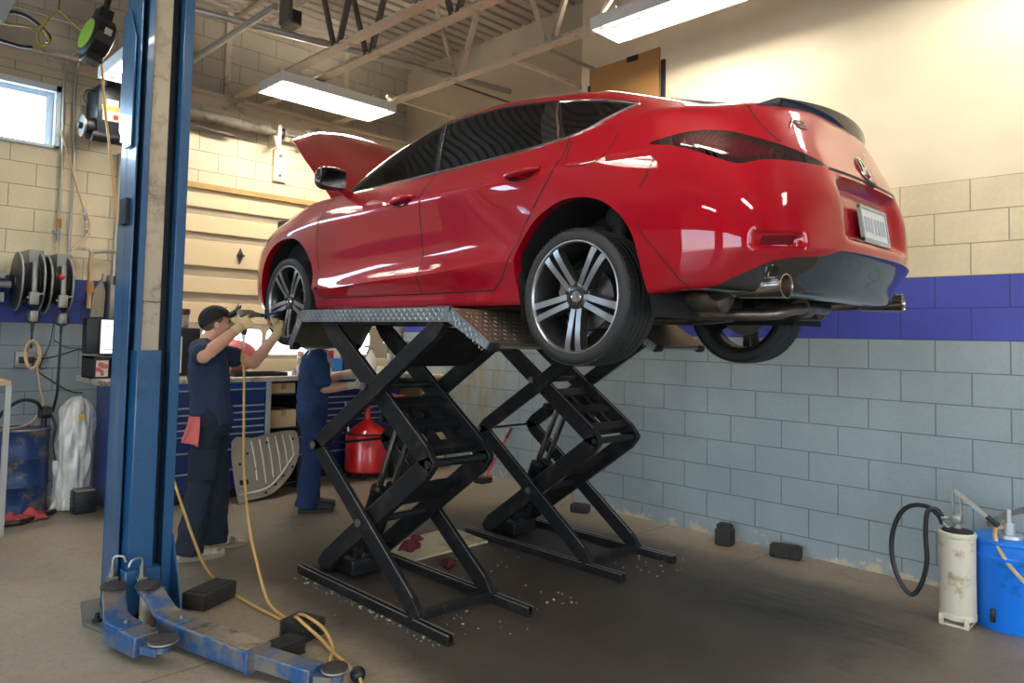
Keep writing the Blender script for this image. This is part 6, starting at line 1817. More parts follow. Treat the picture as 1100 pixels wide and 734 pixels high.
# ---- things standing on the bench
ZB = 1.10
t = thing('shelf_box', 'low black open shelf box on the bench under the lit screen', 'shelf', (2.05, 6.85, ZB))
MB().box(1.78, 2.36, 6.72, 7.0, ZB+.165, ZB+.18).box(1.78, 2.36, 6.72, 7.0, ZB, ZB+.012).box(1.78, 1.80, 6.72, 7.0, ZB, ZB+.18).box(2.05, 2.06, 6.72, 7.0, ZB, ZB+.18).box(2.34, 2.36, 6.72, 7.0, ZB, ZB+.18).box(1.78, 2.36, 6.99, 7.0, ZB, ZB+.18).build('shelf_frame', M_KBOX, t)
MB().box(2.06, 2.34, 6.74, 6.98, ZB+.085, ZB+.095).build('middle_shelf', M_KBOX, t)
t = thing('monitor', 'lit computer screen showing a pale form, left of the blue post', 'monitor', (2.03, 6.86, ZB+.18))
MB().rbox(1.77, 2.30, 6.87, 7.0, ZB+.20, ZB+.50, .01).build('housing', M_KBOX, t)
MB().rbox(1.86, 2.30, 6.846, 6.875, ZB+.19, ZB+.502, .008).build('bezel', M_KBOX, t)
s = MB().box(1.875, 2.285, 6.842, 6.847, ZB+.205, ZB+.49).build('screen', M_PAPER, t)
ik = MB()
for (x0, x1, z) in ((1.885, 1.945, .455), (1.885, 1.95, .435), (1.895, 2.10, .235), (2.19, 2.27, .40)): ik.box(x0, x1, 6.8395, 6.8425, ZB+z, ZB+z+.008)
for k in range(9): ik.box(1.90+.0, 1.95, 6.8395, 6.8425, ZB+.26+k*.018, ZB+.263+k*.018).box(1.97, 2.06, 6.8395, 6.8425, ZB+.26+k*.018, ZB+.263+k*.018).box(2.09, 2.17, 6.8395, 6.8425, ZB+.26+k*.018, ZB+.263+k*.018)
ik.build('form_lines', mat('faint_form_lines', hx('#b9c0c8'), .6), s)
MB().box(2.10, 2.15, 6.8395, 6.8425, ZB+.47, ZB+.48).box(2.20, 2.27, 6.8395, 6.8425, ZB+.47, ZB+.48).build('yellow_mark', M_INKY, s)
MB().rbox(1.95, 2.20, 6.80, 7.0, ZB+.18, ZB+.196, .006).build('stand', M_KBOX, t)
def photo(label, x0, x1, cols, fig):
    t = thing('photo_frame', label, 'photo', ((x0+x1)/2, 6.70, ZB), 'photo frames on the bench')
    y = 6.70
    MB().rbox(x0, x1, y, y+.016, ZB, ZB+.165, .004, 1).build('frame', M_KBOX, t)
    p = MB().box(x0+.014, x1-.014, y-.003, y, ZB+.016, ZB+.150).build('print', mat('photo_ground', hx(cols[0]), .35), t)
    mb = MB()
    cx = (x0+x1)/2
    if fig == 'person':
        mb.lathe([(.0, 0), (.016, 0), (.016, .002)], o=(cx, y-.003, ZB+.105), ax=(0, -1, 0), n=16); mb.build('figure_head', mat('photo_skin', hx('#c98a72'), .4), p)
        MB().prism([(cx-.035, y-.003, ZB+.02), (cx+.035, y-.003, ZB+.02), (cx+.026, y-.003, ZB+.085), (cx, y-.003, ZB+.095), (cx-.026, y-.003, ZB+.085)], (0, -.001, 0)).build('figure_coat', mat('photo_dark', hx('#39485a'), .4), p)
        MB().prism([(cx-.014, y-.0045, ZB+.113), (cx+.014, y-.0045, ZB+.113), (cx+.012, y-.0045, ZB+.126), (cx-.012, y-.0045, ZB+.126)], (0, -.001, 0)).build('figure_hair', M_INK, p)
    else:
        rr = random.Random(5)
        for k in range(7):
            x = x0+.03+rr.random()*(x1-x0-.06); z = ZB+.035+rr.random()*.09
            mb.lathe([(.0, 0), (.012+.01*rr.random(), 0), (.010, .002)], o=(x, y-.003, z), ax=(0, -1, 0), n=10)
        mb.build('blossom_shape', mat('photo_rose', hx('#b2625c'), .4), p)
photo('framed picture in rosy tones, left of the two on the bench', 1.795, 1.915, ('#c7b6a6',), 'x')
photo('framed portrait of a person before blue, right of the two on the bench', 1.945, 2.065, ('#6a8fc4',), 'person')
# right of the post: lidded tin, black folder stand
t = thing('tin', 'dark-lidded round tin standing high just right of the blue post', 'tin', (2.555, 6.9, ZB+.44))
MB().lathe([(.0, 0), (.062, 0), (.066, .01), (.066, .11), (.06, .12), (.0, .12)], o=(2.555, 6.9, ZB+.44), n=24).build('tin_body', M_CARR, t); MB().lathe([(.0, .12), (.070, .12), (.072, .13), (.072, .165), (.066, .175), (.0, .175)], o=(2.555, 6.9, ZB+.44), n=24).build('lid', mat('dark_red_lid', hx('#5a1c1e'), .35, 0, .1), t)
t = thing('equipment_case', 'upright black case with a white stripe between the post and the capped mechanic', 'case', (2.56, 6.9, ZB))
MB().rbox(2.46, 2.70, 6.80, 7.05, ZB, ZB+.44, .02).build('case', M_KBOX, t); MB().box(2.50, 2.53, 6.793, 6.801, ZB+.03, ZB+.36).build('white_stripe', M_JUGW, t)
t = thing('cushion', 'dusty pink padded seat cushion on the bench behind the capped mechanic', 'cushion', (3.06, 6.9, ZB))
mb = MB(); mb.sphere((3.02, 6.95, ZB+.175), 1, 28, 16, (.30, .13, .165)); mb.build('pad', mat('dusty_red_vinyl', hx('#b4585a'), .45, 0, .1, 8), t, smooth=60)
mb = MB().tube([Vector((3.02+.300*math.cos(q), 6.95, ZB+.17+.165*math.sin(q))) for q in [2*PI*k/40 for k in range(40)]], .008, 6, closed=True); mb.build('piping', mat('gray_piping', hx('#8f8681'), .6), t)
MB().box(2.85, 3.19, 6.86, 7.04, ZB, ZB+.03).build('base_board', M_KBOX, t)
t = thing('drip_tray', 'flat black tray lying on the bench behind the capped mechanic', 'tray', (3.15, 6.62, ZB))
MB().box(2.90, 3.42, 6.50, 6.74, ZB, ZB+.006).box(2.90, 2.91, 6.50, 6.74, ZB, ZB+.035).box(3.41, 3.42, 6.50, 6.74, ZB, ZB+.035).box(2.90, 3.42, 6.50, 6.51, ZB, ZB+.035).box(2.90, 3.42, 6.73, 6.74, ZB, ZB+.035).build('tray', M_KBOX, t, bevel=.003)
# spools and bottles near the second mechanic
t = thing('socket_stack', 'stack of small metal sockets on the bench left of the second mechanic', 'stack', (3.74, 6.85, ZB))
for k in range(5): MB().lathe([(.0, 0), (.030, 0), (.034, .008), (.034, .034), (.028, .044), (.0, .044)], o=(3.74, 6.85, ZB+k*.046), n=18).build('socket', M_ALU if k % 2 else M_CARDL, t)
for k in range(5):
    x = 3.52+.055*k; p = one(MB().lathe([(.0, 0), (.022, 0), (.022, .04+.02*(k % 2)), (.012, .055+.02*(k % 2)), (.012, .07+.02*(k % 2)), (.0, .07+.02*(k % 2))], o=(x, 6.56+.03*(k % 2), ZB), n=14), 'vial', [M_ALU, M_JUGW][k % 2], '%s of five small bottles on the bench left of the second mechanic' % ('leftmost', 'second from left', 'middle one', 'second from right', 'rightmost')[k], 'bottle', 'small bottles in a row')
def jug(label, x, y, m, w=.10, d=.075, h=.27, cap=None, lab=True, grp='jugs on the bench'):
    t = thing('jug', label, 'jug', (x, y, ZB), grp)
    mb = MB()
    loft(mb, [((x, y, ZB), (1, 0, 0), w*.96, (0, 1, 0), d*.96), ((x, y, ZB+.015), (1, 0, 0), w, (0, 1, 0), d), ((x, y, ZB+h*.58), (1, 0, 0), w, (0, 1, 0), d), ((x+.01, y, ZB+h*.78), (1, 0, 0), w*.72, (0, 1, 0), d*.75), ((x+.02, y, ZB+h*.90), (1, 0, 0), w*.30, (0, 1, 0), w*.30), ((x+.02, y, ZB+h*.95), (1, 0, 0), w*.26, (0, 1, 0), w*.26)], 24)
    mb.build('jug_body', m, t, smooth=50)
    MB().lathe([(.0, 0), (w*.31, 0), (w*.31, .03), (.0, .034)], o=(x+.02, y, ZB+h*.94), n=18).build('jug_cap', cap or M_LABR, t)
    MB().tube(spline([(x-w*.30, y-.005, ZB+h*.88), (x-w*.80, y-.005, ZB+h*.80), (x-w*.95, y-.005, ZB+h*.58)], 6), .014, 10).build('jug_handle', m, t)
    if lab:
        MB().box(x-w*.25, x+w*.85, y-d-.003, y-d+.004, ZB+.02, ZB+h*.34).build('blue_label', M_LABB, t)
        MB().box(x-w*.6, x-w*.1, y-d-.003, y-d+.004, ZB+h*.34, ZB+h*.52).build('red_label', M_LABR, t)
jug('white plastic jug with blue and red labels beside the second mechanic', 4.06, 6.80, M_JUGW, .115, .08, .46)
jug('large black plastic jug right of the white labelled jug', 4.31, 6.86, M_JUGK, .12, .085, .44, M_KBOX, False)
t = thing('spray_bottle', 'white spray bottle on the bench right of the black jug', 'bottle', (4.50, 6.75, ZB))
MB().lathe([(.0, 0), (.05, 0), (.055, .02), (.055, .16), (.022, .22), (.018, .25), (.0, .25)], o=(4.53, 6.75, ZB), n=24).build('bottle', M_JUGW, t)
MB().rbox(4.50, 4.56, 6.73, 6.77, ZB+.25, ZB+.30, .01).bar((4.50, 6.75, ZB+.285), (4.44, 6.75, ZB+.275), .018, .02).bar((4.505, 6.75, ZB+.25), (4.475, 6.75, ZB+.20), .012, .02).build('trigger_head', M_ALU, t)
t = thing('spray_bottle', 'taller silver spray can behind the white spray bottle on the bench', 'bottle', (4.44, 6.95, ZB))
MB().lathe([(.0, 0), (.038, 0), (.038, .28), (.03, .31), (.0, .31)], o=(4.44, 6.95, ZB), n=20).build('can', M_ALU, t); MB().lathe([(.0, .31), (.02, .31), (.018, .35), (.0, .352)], o=(4.44, 6.95, ZB), n=16).build('nozzle', M_KBOX, t)
carton('small white carton lying on the bench in front of the spray bottles', 4.52, 4.70, 6.52, 6.62, ZB, ZB+.07, M_JUGW, None)
# crumpled pale sack and a grey funnel can farther right
mb = MB(); 
rr = random.Random(9)
mb.grid(lambda u, v: (lambda a, z, k: Vector((5.0+.09*k*math.cos(a), 6.85+.08*k*math.sin(a), ZB+z)))(2*PI*u, v*.24, (1-.55*v*v)*(1+.10*math.sin(7*2*PI*u+4*v)+.05*math.sin(11*2*PI*u))), 36, 8)
one(mb, 'sack', M_CARDL, 'crumpled pale sack on the bench behind the lift arms', 'sack')
t = thing('funnel_can', 'grey flanged can hanging under the car nose above the bench', 'can', (5.02, 6.95, ZB))
MB().lathe([(.0, 0), (.10, 0), (.10, .20), (.03, .22), (.03, .30), (.15, .31), (.15, .34), (.085, .35), (.085, .50), (.07, .53), (.0, .53)], o=(5.02, 6.97, ZB), n=28).build('can_body', mat('gray_can', hx('#7d7a74'), .4, .4, .15), t); MB().tube([Vector((5.02+.087*math.cos(q), 6.97+.087*math.sin(q), ZB+.42)) for q in [2*PI*k/28 for k in range(28)]], .006, 6, closed=True).build('can_band', M_ALU, t)
# low wooden cabinet in the corner
t = thing('corner_cabinet', 'low wooden-topped cabinet in the corner beyond the lift arms', 'cabinet', (5.3, 7.0, 0))
MB().box(5.12, 5.52, 6.62, 7.4, .0, 1.02).build('cabinet_body', mat('brown_cabinet', hx('#6d5a42'), .6, 0, .2, 4, .1), t, bevel=.004); MB().rbox(5.105, 5.535, 6.60, 7.42, 1.02, 1.06, .005, 1).build('cabinet_top', M_CARDL, t)
MB().box(5.15, 5.49, 6.605, 6.62, .10, .98).build('cabinet_door', mat('tan_door', hx('#a58d68'), .6, 0, .15, 4), t, bevel=.004)

# ---- floor things in front of the bench
# pressed metal undertray leaning on the cabinet
t = thing('undertray', 'ribbed bare metal undertray panel leaning on the blue cabinet', 'panel', (3.2, 6.42, 0))
def ut(u, v, off=0):
    x = 2.86+u*.66; z = .02+v*.56
    return Vector((x, 6.25+.20*v-off, z))
out = [(0, .02), (.10, .0), (.42, .03), (.60, .12), (.78, .28), (.92, .50), (.985, .72), (.985, .90), (.93, 1.0), (.60, .985), (.30, .93), (.0, .90)]
mb = MB(); P = [ut(u, v) for u, v in sm(out, 3)]; mb.prism(P, (0, -.004, 0)); pan = mb.build('panel_sheet', M_ALU_D if 'M_ALU_D' in globals() else mat('dull_pressed_metal', hx('#99907f'), .45, .55, .18, 7, .05), t)
for u0, v0, v1 in ((.30, .28, .88), (.42, .22, .90), (.54, .30, .92), (.66, .36, .94), (.77, .45, .94), (.88, .60, .93)):
    MB().tube([ut(u0, v0, .004), ut(u0, (v0+v1)/2, .006), ut(u0-.02, v1, .004)], .007, 8).build('pressed_rib', M_ALU, pan)
MB().tube([ut(u, v, .004) for u, v in sm([(.03, .10), (.35, .12), (.55, .22), (.72, .40), (.90, .62)], 4, False)], .009, 8).build('pressed_rib', M_ALU, pan)
for u, v in ((.08, .55), (.20, .70), (.30, .45), (.12, .06), (.40, .08), (.55, .18), (.68, .30), (.50, .84), (.90, .86), (.84, .42)):
    q = ut(u, v, .006); MB().cyl(q, q+Vector((0, -.003, 0)), .012, 12).build('bolt_hole', M_GAP, pan)
MB().hexa([ut(.05, .24, .005), ut(.17, .24, .005), ut(.17, .24, .009), ut(.05, .24, .009), ut(.05, .31, .005), ut(.17, .31, .005), ut(.17, .31, .009), ut(.05, .31, .009)]).build('drain_slot', M_GAP, pan)
# drum under a plastic bag: tall wrapped machine
t = thing('wrapped_machine', 'tall object wrapped in a wrinkled clear plastic bag beside the blue drum', 'wrapped object', (1.70, 6.98, 0))
def bagfn(u, v, rad=1.0, seed=0):
    a = 2*PI*u; z = .012+v*.93
    k = .108+.028*math.sin(v*PI)**.7
    top = max(0, (v-.86)/.14); k *= math.sqrt(max(0.0, 1-top**2*.93)); 
    k += (.010*math.sin(5*a+3*v*4+seed)+.007*math.sin(8*a-4*v*3)+.004*math.sin(17*a+7*v))*(1-top)
    if v < .10: k += .05*(1-v/.10)*(.5+.5*math.sin(4*a+1))
    lean = .07*v
    return Vector((1.73+lean*.5+k*1.0*math.cos(a)*rad, 6.98+k*.95*math.sin(a)*rad, z))
def bag_mat():
    m, nt, b = _nodes('wrinkled_clear_plastic'); L = nt.links
    b.inputs['Base Color'].default_value = hx('#d4d2ca')+(1,); b.inputs['Roughness'].default_value = .25; setin(b, Coat_Weight=.6)
    tc = nt.nodes.new('ShaderNodeTexCoord'); w = nt.nodes.new('ShaderNodeTexNoise'); w.inputs['Scale'].default_value = 9; w.inputs['Detail'].default_value = 7; w.inputs['Distortion'].default_value = 1.8
    mp = nt.nodes.new('ShaderNodeMapping'); mp.inputs['Scale'].default_value = (1.3, 1.3, .45); L.new(tc.outputs['Object'], mp.inputs['Vector']); L.new(mp.outputs[0], w.inputs['Vector'])
    bp = nt.nodes.new('ShaderNodeBump'); bp.inputs['Strength'].default_value = .55; bp.inputs['Distance'].default_value = .03; L.new(w.outputs['Fac'], bp.inputs['Height']); L.new(bp.outputs[0], b.inputs['Normal'])
    tr = nt.nodes.new('ShaderNodeBsdfTransparent'); ms = nt.nodes.new('ShaderNodeMixShader'); 
    r = nt.nodes.new('ShaderNodeMapRange'); r.inputs['From Min'].default_value = .35; r.inputs['From Max'].default_value = .65; r.inputs['To Min'].default_value = .62; r.inputs['To Max'].default_value = .95; L.new(w.outputs['Fac'], r.inputs['Value'])
    L.new(r.outputs[0], ms.inputs['Fac']); L.new(tr.outputs[0], ms.inputs[1]); L.new(b.outputs[0], ms.inputs[2]); L.new(ms.outputs[0], nt.nodes['Material Output'].inputs['Surface'])
    return m
MB().grid(bagfn, 80, 60).build('plastic_bag', bag_mat(), t, smooth=180)
MB().rbox(1.67, 1.82, 6.91, 7.06, .02, .80, .02).rbox(1.68, 1.82, 6.91, 7.05, .72, .88, .03).build('machine_body', mat('gray_machine', hx('#8c8a84'), .5, .1, .15), t)
MB().box(1.735, 1.78, 6.84, 6.852, .76, .80).build('yellow_sticker', mat('yellow_sticker', hx('#d9a63c'), .5), t)
# blue oil drum
t = thing('oil_drum', 'scuffed dark blue steel drum standing by the wall at the far left', 'drum', (1.385, 7.10, 0))
M_DRUM = mat('scuffed_blue_drum', hx('#1a3763'), .38, .1, .15, 5, .05, dirt=hx('#7d6d52'), dirt_amt=.42, dirt_scale=5)
c = (1.385, 7.10, 0)
MB().lathe([(.0, .0), (.205, .0), (.212, .012), (.205, .03), (.205, .215), (.213, .225), (.213, .24), (.205, .25), (.205, .435), (.213, .445), (.213, .46), (.205, .47), (.205, .66), (.213, .672), (.213, .688), (.203, .69), (.200, .675), (.0, .675)], o=c, n=48).build('drum_shell', M_DRUM, t, smooth=40)
MB().tube([Vector((c[0]+.212*math.cos(q), c[1]+.212*math.sin(q), .685)) for q in [2*PI*k/40 for k in range(40)]], .008, 6, closed=True).build('drum_rim', M_WORN, t)
t = thing('drum_pump', 'black pump head and hose standing on the rim of the blue drum', 'pump', (1.53, 7.05, .69))
MB().rbox(1.49, 1.58, 7.01, 7.09, .76, .86, .015).cyl((1.535, 7.05, .688), (1.535, 7.05, .77), .022, 14).cyl((1.50, 7.0, .80), (1.57, 7.0, .80), .03, 16).build('pump_head', M_KBOX, t)
MB().tube(spline([(1.51, 7.02, .83), (1.46, 7.0, .90), (1.36, 7.0, .92), (1.26, 7.02, .85), (1.20, 7.05, .76)], 6), .014, 10).build('pump_hose', M_KBOX, t)
MB().tube(spline([(1.57, 7.02, .80), (1.60, 6.98, .70), (1.58, 6.95, .55), (1.60, 6.92, .42)], 6), .012, 10).build('drop_hose', M_KBOX, t)
MB().lathe([(.012, 0), (.014, .03), (.012, .06)], o=(1.50, 7.02, .86), ax=(-.5, -.2, .7), n=12).build('hose_fitting', M_WORN, t)
# dark battery-like box with dusty top
t = thing('dusty_box', 'small square black box with dusty top on the floor by the wrapped object', 'box', (1.785, 6.78, 0))
MB().rbox(1.705, 1.865, 6.71, 6.86, 0, .175, .008).build('box_body', M_KBOX, t)
for k in range(4): MB().box(1.703, 1.867, 6.706, 6.864, .03+k*.035, .036+k*.035).build('rib', M_KBOX, t)
MB().rbox(1.715, 1.855, 6.72, 6.85, .175, .19, .005).build('dusty_lid', mat('dusty_lid', hx('#8b8273'), .85, 0, .25, 16), t)
# steel stand at the left picture edge
t = thing('steel_stand', 'pale steel stand with wooden top cut off by the left edge', 'stand', (1.10, 6.6, 0))
MB().rbox(.62, 1.165, 6.35, 6.85, 1.085, 1.12, .004, 1).build('stand_top', M_CARDL, t)
for (x, y) in ((1.15, 6.37), (1.15, 6.83), (.64, 6.37), (.64, 6.83)): MB().box(x-.018, x+.018, y-.018, y+.018, 0, 1.085).build('leg', M_ALU, t)
# rags
def rag(label, cx, cy, z, sx, sy, m, seed, hgt=.035, name='shop_rag', rz=0):
    r = random.Random(seed); ph = [r.random()*6 for _ in range(6)]
    mb = MB()
    def fn(u, v):
        a = 2*PI*u; k = v*(1+.13*math.sin(3*a+ph[0])+.08*math.sin(5*a+ph[1])+.04*math.sin(9*a+ph[5]))
        x = .5*sx*k*math.cos(a); y = .5*sy*k*math.sin(a)
        e = min(1, (1-v)*3.2)
        q = 34
        h = (.55+.28*math.sin(q*1.1*x+ph[2]+9*y)+.28*math.sin(q*1.5*y+ph[3]-11*x)+.2*math.sin(q*2*(x+y)+ph[4]))*hgt*(.12+.88*e)
        c, s = math.cos(rz), math.sin(rz); X, Y = x, y
        return Vector((cx+X*c-Y*s, cy+X*s+Y*c, z+.004+max(0, h)))
    mb.grid(fn, 44, 14)
    return one(mb, name, m, label, 'rag', solid=.004, smooth=180, loc=(cx, cy, z))
rag('crumpled red shop rag on the floor at the foot of the blue drum', 1.40, 6.76, .0, .34, .18, M_RAG, 2, .07, rz=.2)
rag('dark red rag crumpled on the pale floor board', 3.17, 4.16, .016, .20, .13, M_RAGD, 4, .05, rz=.3)
rag('dark red rag lying on the floor before the pale board', 3.19, 3.76, .0, .18, .10, M_RAGD, 6, .035, rz=.8)
rag('small dark rag on the back edge of the pale floor board', 3.33, 4.30, .016, .10, .08, M_RAGD, 12, .04)
rag('pink glove lying on the floor beyond the near scissor lift', 4.72, 5.82, .0, .16, .09, mat('pink_glove', hx('#d4605f'), .7), 8, .06, name='work_glove', rz=.5)
one(MB().tube(spline([(1.0, 6.62, .022), (1.2, 6.63, .022), (1.32, 6.62, .022), (1.42, 6.70, .022), (1.52, 6.78, .022), (1.60, 6.86, .022)], 6), .02, 10), 'floor_hose', M_KBOX, 'black hose lying on the floor before the blue drum', 'hose')
t = thing('floor_board', 'pale flat board on the floor between the two scissor lifts', 'board', (3.38, 4.16, 0))
MB().prism([(2.99, 3.94, 0), (3.72, 3.95, 0), (3.765, 4.42, 0), (3.06, 4.36, 0)], (0, 0, .016)).build('board', mat('pale_board', hx('#cdbf9b'), .6, 0, .1, 4, .05, dirt=hx('#9c8f74'), dirt_amt=.3), t, bevel=.003)
# red waste-oil tank on casters
t = thing('oil_drain_tank', 'red round waste-oil tank with a cone top seen through the near lift', 'tank', (4.40, 6.58, 0))
c = (4.40, 6.58, 0)
MB().lathe([(.0, .075), (.205, .075), (.225, .095), (.225, .47), (.215, .485), (.05, .60), (.04, .61), (.0, .61)], o=c, n=40).build('tank_body', M_REDP, t, smooth=40)
MB().tube([Vector((c[0]+.226*math.cos(q), c[1]+.226*math.sin(q), .475)) for q in [2*PI*k/40 for k in range(40)]], .010, 6, closed=True).build('tank_band', M_KBOX, t)
MB().cyl((4.40, 6.58, .60), (4.40, 6.58, .72), .033, 16).lathe([(.0, .72), (.05, .72), (.05, .735), (.0, .74)], o=c, n=18).build('filler_neck', M_REDP, t)
for k in range(4):
    a = PI/4+k*PI/2; x, y = c[0]+.17*math.cos(a), c[1]+.17*math.sin(a); MB().cyl((x-.012, y, .034), (x+.012, y, .034), .034, 16).box(x-.02, x+.02, y-.015, y+.015, .034, .08).build('caster', M_KBOX, t)
MB().tube(spline([(4.22, 6.62, .30), (4.20, 6.66, .62), (4.21, 6.72, .80)], 6), .012, 8).build('push_handle', M_ALU, t)
t = thing('oil_box', 'red carton with a yellow front standing behind the red tank', 'box', (4.62, 6.62, 0))
MB().box(4.50, 4.74, 6.80, 7.0, 0, .0) if False else None
MB().rbox(4.60, 4.80, 6.36, 6.46, .0, .60, .004, 1).build('stand_block', M_KBOX, t); MB().rbox(4.52, 4.74, 6.36, 6.47, .60, .87, .008).build('carton', mat('deep_red_carton', hx('#9c1c28'), .5), t); MB().box(4.57, 4.735, 6.355, 6.361, .61, .84).build('yellow_panel', mat('yellow_panel', hx('#c69a44'), .5), t)
# brooms against the recessed wall
def broom(label, foot, top, m, grip, head, grp='long-handled brooms'):
    t = thing('broom', label, 'broom', (foot[0], foot[1], 0), grp)
    f, tp = Vector(foot), Vector(top); d = (tp-f).normalized()
    MB().cyl(f, tp-d*.12, .011, 12).build('handle', m, t); MB().cyl(tp-d*.13, tp, .016, 12).build('grip', grip, t)
    MB().rbox(f.x-.12, f.x+.05, f.y-.06, f.y+.06, .02, .055, .01).build('brush_block', M_KBOX, t); MB().rbox(f.x-.115, f.x+.045, f.y-.055, f.y+.055, .0, .022, .004).build('bristles', M_BLOCK, t)
broom('white-handled broom leaning on the stained wall, left of the red one', (5.14, 5.84, .05), (5.52, 5.99, .60), M_JUGW, M_CARD, 0)
broom('red-handled broom leaning on the wall between the scissor lifts', (5.22, 5.60, .05), (5.52, 5.53, .55), M_REDP, M_RAGD, 0)
# ============================================================ things on the walls and overhead
M_HOSEY = mat('yellow_air_hose', hx('#c39a58'), .45, 0, .1, 10)
M_HOSEG = mat('olive_yellow_hose', hx('#a89a3c'), .45, 0, .12, 10)
M_REELG = mat('gray_reel_steel', hx('#8d8d88'), .38, .4, .18, 8, .03)
M_REELK = mat('dark_reel_disc', hx('#3b3c3c'), .42, .4, .2, 8)
M_GREEN = mat('lime_sticker', hx('#9ac53a'), .5)
def hose_reel(label, cx, cy, cz):
    """two steel flanges on a wall arm, hose drum between, outlet gun hanging under"""
    t = thing('hose_reel', label, 'hose reel', (cx, cy, cz), 'hose reels on the back wall')
    for x, nm in ((cx-.095, 'flange'), (cx+.062, 'flange')):
        f = MB().lathe([(.0, 0), (.225, .0), (.245, .006), (.25, .016), (.245, .020), (.225, .012), (.20, .012), (.12, .018), (.0, .018)], o=(x, cy, cz), ax=(1, 0, 0), n=44).build(nm, M_REELK, t, smooth=50)
        MB().tube([Vector((x+.010, cy+.246*math.cos(q), cz+.246*math.sin(q))) for q in [2*PI*k/44 for k in range(44)]], .008, 6, closed=True).build('flange_rim', M_REELG, f)
    d = MB()
    for k in range(6): d.tube([Vector((cx-.062+k*.024, cy+.155*math.cos(q), cz+.155*math.sin(q))) for q in [2*PI*j/30 for j in range(30)]], .015, 8, closed=True)
    d.build('wound_hose', M_KBOX, t); MB().cyl((cx-.10, cy, cz), (cx+.095, cy, cz), .035, 18).build('hub', M_REELG, t)
    MB().box(cx-.01, cx+.10, cy-.02, YB, cz+.16, cz+.28).box(cx+.084, cx+.098, cy-.02, YB, cz-.05, cz+.28).build('wall_arm', M_REELG, t, bevel=.004)
    g = MB().cyl((cx+.0, cy-.21, cz+.16), (cx+.0, cy-.235, cz-.10), .020, 14).rbox(cx-.035, cx+.035, cy-.26, cy-.20, cz-.20, cz-.09, .010).rbox(cx-.03, cx+.03, cy-.28, cy-.18, cz-.34, cz-.25, .012).bar((cx-.05, cy-.23, cz-.14), (cx+.07, cy-.23, cz-.10), .012, .014)
    g.build('hose_guide', M_REELG, t)
    MB().tube([Vector((cx+.055*math.cos(q), cy-.23, cz-.30+.050*math.sin(q))) for q in [2*PI*k/20 for k in range(20)]], .008, 6, closed=True).build('guide_ring', M_KBOX, t)
    MB().cyl((cx, cy-.23, cz-.34), (cx, cy-.23, cz-.42), .013, 10).cyl((cx, cy-.23, cz-.42), (cx, cy-.23, cz-.56), .009, 10).build('drop_hose', M_KBOX, t)
    return t
hose_reel('left of the two grey hose reels, with coiled tan hose hanging below it', 1.42, 7.30, 1.90)
r2 = hose_reel('right of the two grey hose reels, with a red spot on its gun', 1.63, 7.30, 1.885)
MB().sphere((1.615, 7.075, 1.945), .026, 12, 8).build('red_spot', M_REDP, r2)
t = thing('hose_reel', 'hose reel bracket cut off by the left edge of the picture', 'hose reel', (1.10, 7.35, 1.88))
MB().lathe([(.0, 0), (.20, 0), (.22, .01), (.20, .02), (.0, .02)], o=(1.10, 7.32, 1.87), ax=(1, 0, 0), n=36).build('flange', M_REELK, t); MB().cyl((.95, 7.32, 1.87), (1.30, 7.32, 1.87), .03, 14).box(1.12, 1.25, 7.28, YB+.004, 1.92, 1.98).box(1.12, 1.25, 7.28, 7.36, 1.72, 1.80).build('bracket', M_REELG, t)
one(MB().tube([Vector((1.425+.050*math.cos(q), 7.05+.012*math.sin(3*q), 1.29+.115*math.sin(q)))+Vector((.006*k, .010*k, -.004*k)) for k in range(3) for q in [2*PI*j/24 for j in range(24)]], .010, 8), 'coiled_hose', M_CARDL, 'tan hose coiled in loops hanging under the left reel', 'hose')
one(MB().tube(spline([(1.46, 7.04, 1.20), (1.49, 7.05, 1.02), (1.52, 7.06, .86), (1.44, 7.1, .72), (1.30, 7.12, .68), (1.20, 7.13, .69)], 6), .007, 8), 'tan_hose_tail', M_CARDL, 'thin tan hose end running from the coil down to the drum', 'hose')
one(MB().tube(spline([(1.63, 7.07, 1.33), (1.625, 7.07, 1.10), (1.63, 7.10, .95), (1.62, 7.18, .80)], 6), .011, 8), 'drop_hose', M_KBOX, 'black hose hanging straight down from the right reel', 'hose')
t = thing('outlet_box', 'grey wall outlet box with plugged cords under the left reel', 'outlet', (1.48, 7.58, 1.22))
MB().rbox(1.40, 1.565, 7.53, YB, 1.16, 1.30, .008).build('box', M_REELG, t)
for x in (1.445, 1.515): MB().rbox(x-.022, x+.022, 7.49, 7.53, 1.20, 1.255, .006).build('plug', M_KBOX, t)
one(MB().tube(spline([(1.515, 7.49, 1.23), (1.60, 7.46, 1.24), (1.72, 7.46, 1.27), (1.85, 7.44, 1.32), (1.92, 7.30, 1.33)], 6), .006, 8), 'power_cord', M_KBOX, 'black power cord from the outlet to the lit screen', 'cord')
one(MB().tube(spline([(1.515, 7.49, 1.20), (1.57, 7.46, 1.12), (1.68, 7.44, 1.03), (1.80, 7.42, .95), (1.90, 7.40, .93)], 6), .007, 8), 'power_cord', M_KBOX, 'black power cord sloping from the outlet down to the bench', 'cord')
one(MB().tube(spline([(1.69, 7.597, 1.58), (1.67, 7.597, 1.38), (1.60, 7.597, 1.16), (1.66, 7.597, 1.15)], 5), .004, 6), 'thin_wire', M_KBOX, 'thin dark wire hanging on the grey wall between the reels and the screen', 'wire')
one(MB().tube(spline([(1.70, 7.596, 1.40), (1.80, 7.596, 1.34), (1.90, 7.596, 1.33)], 5), .005, 6), 'thin_wire', M_KBOX, 'short black wire on the grey wall running to the screen', 'wire')
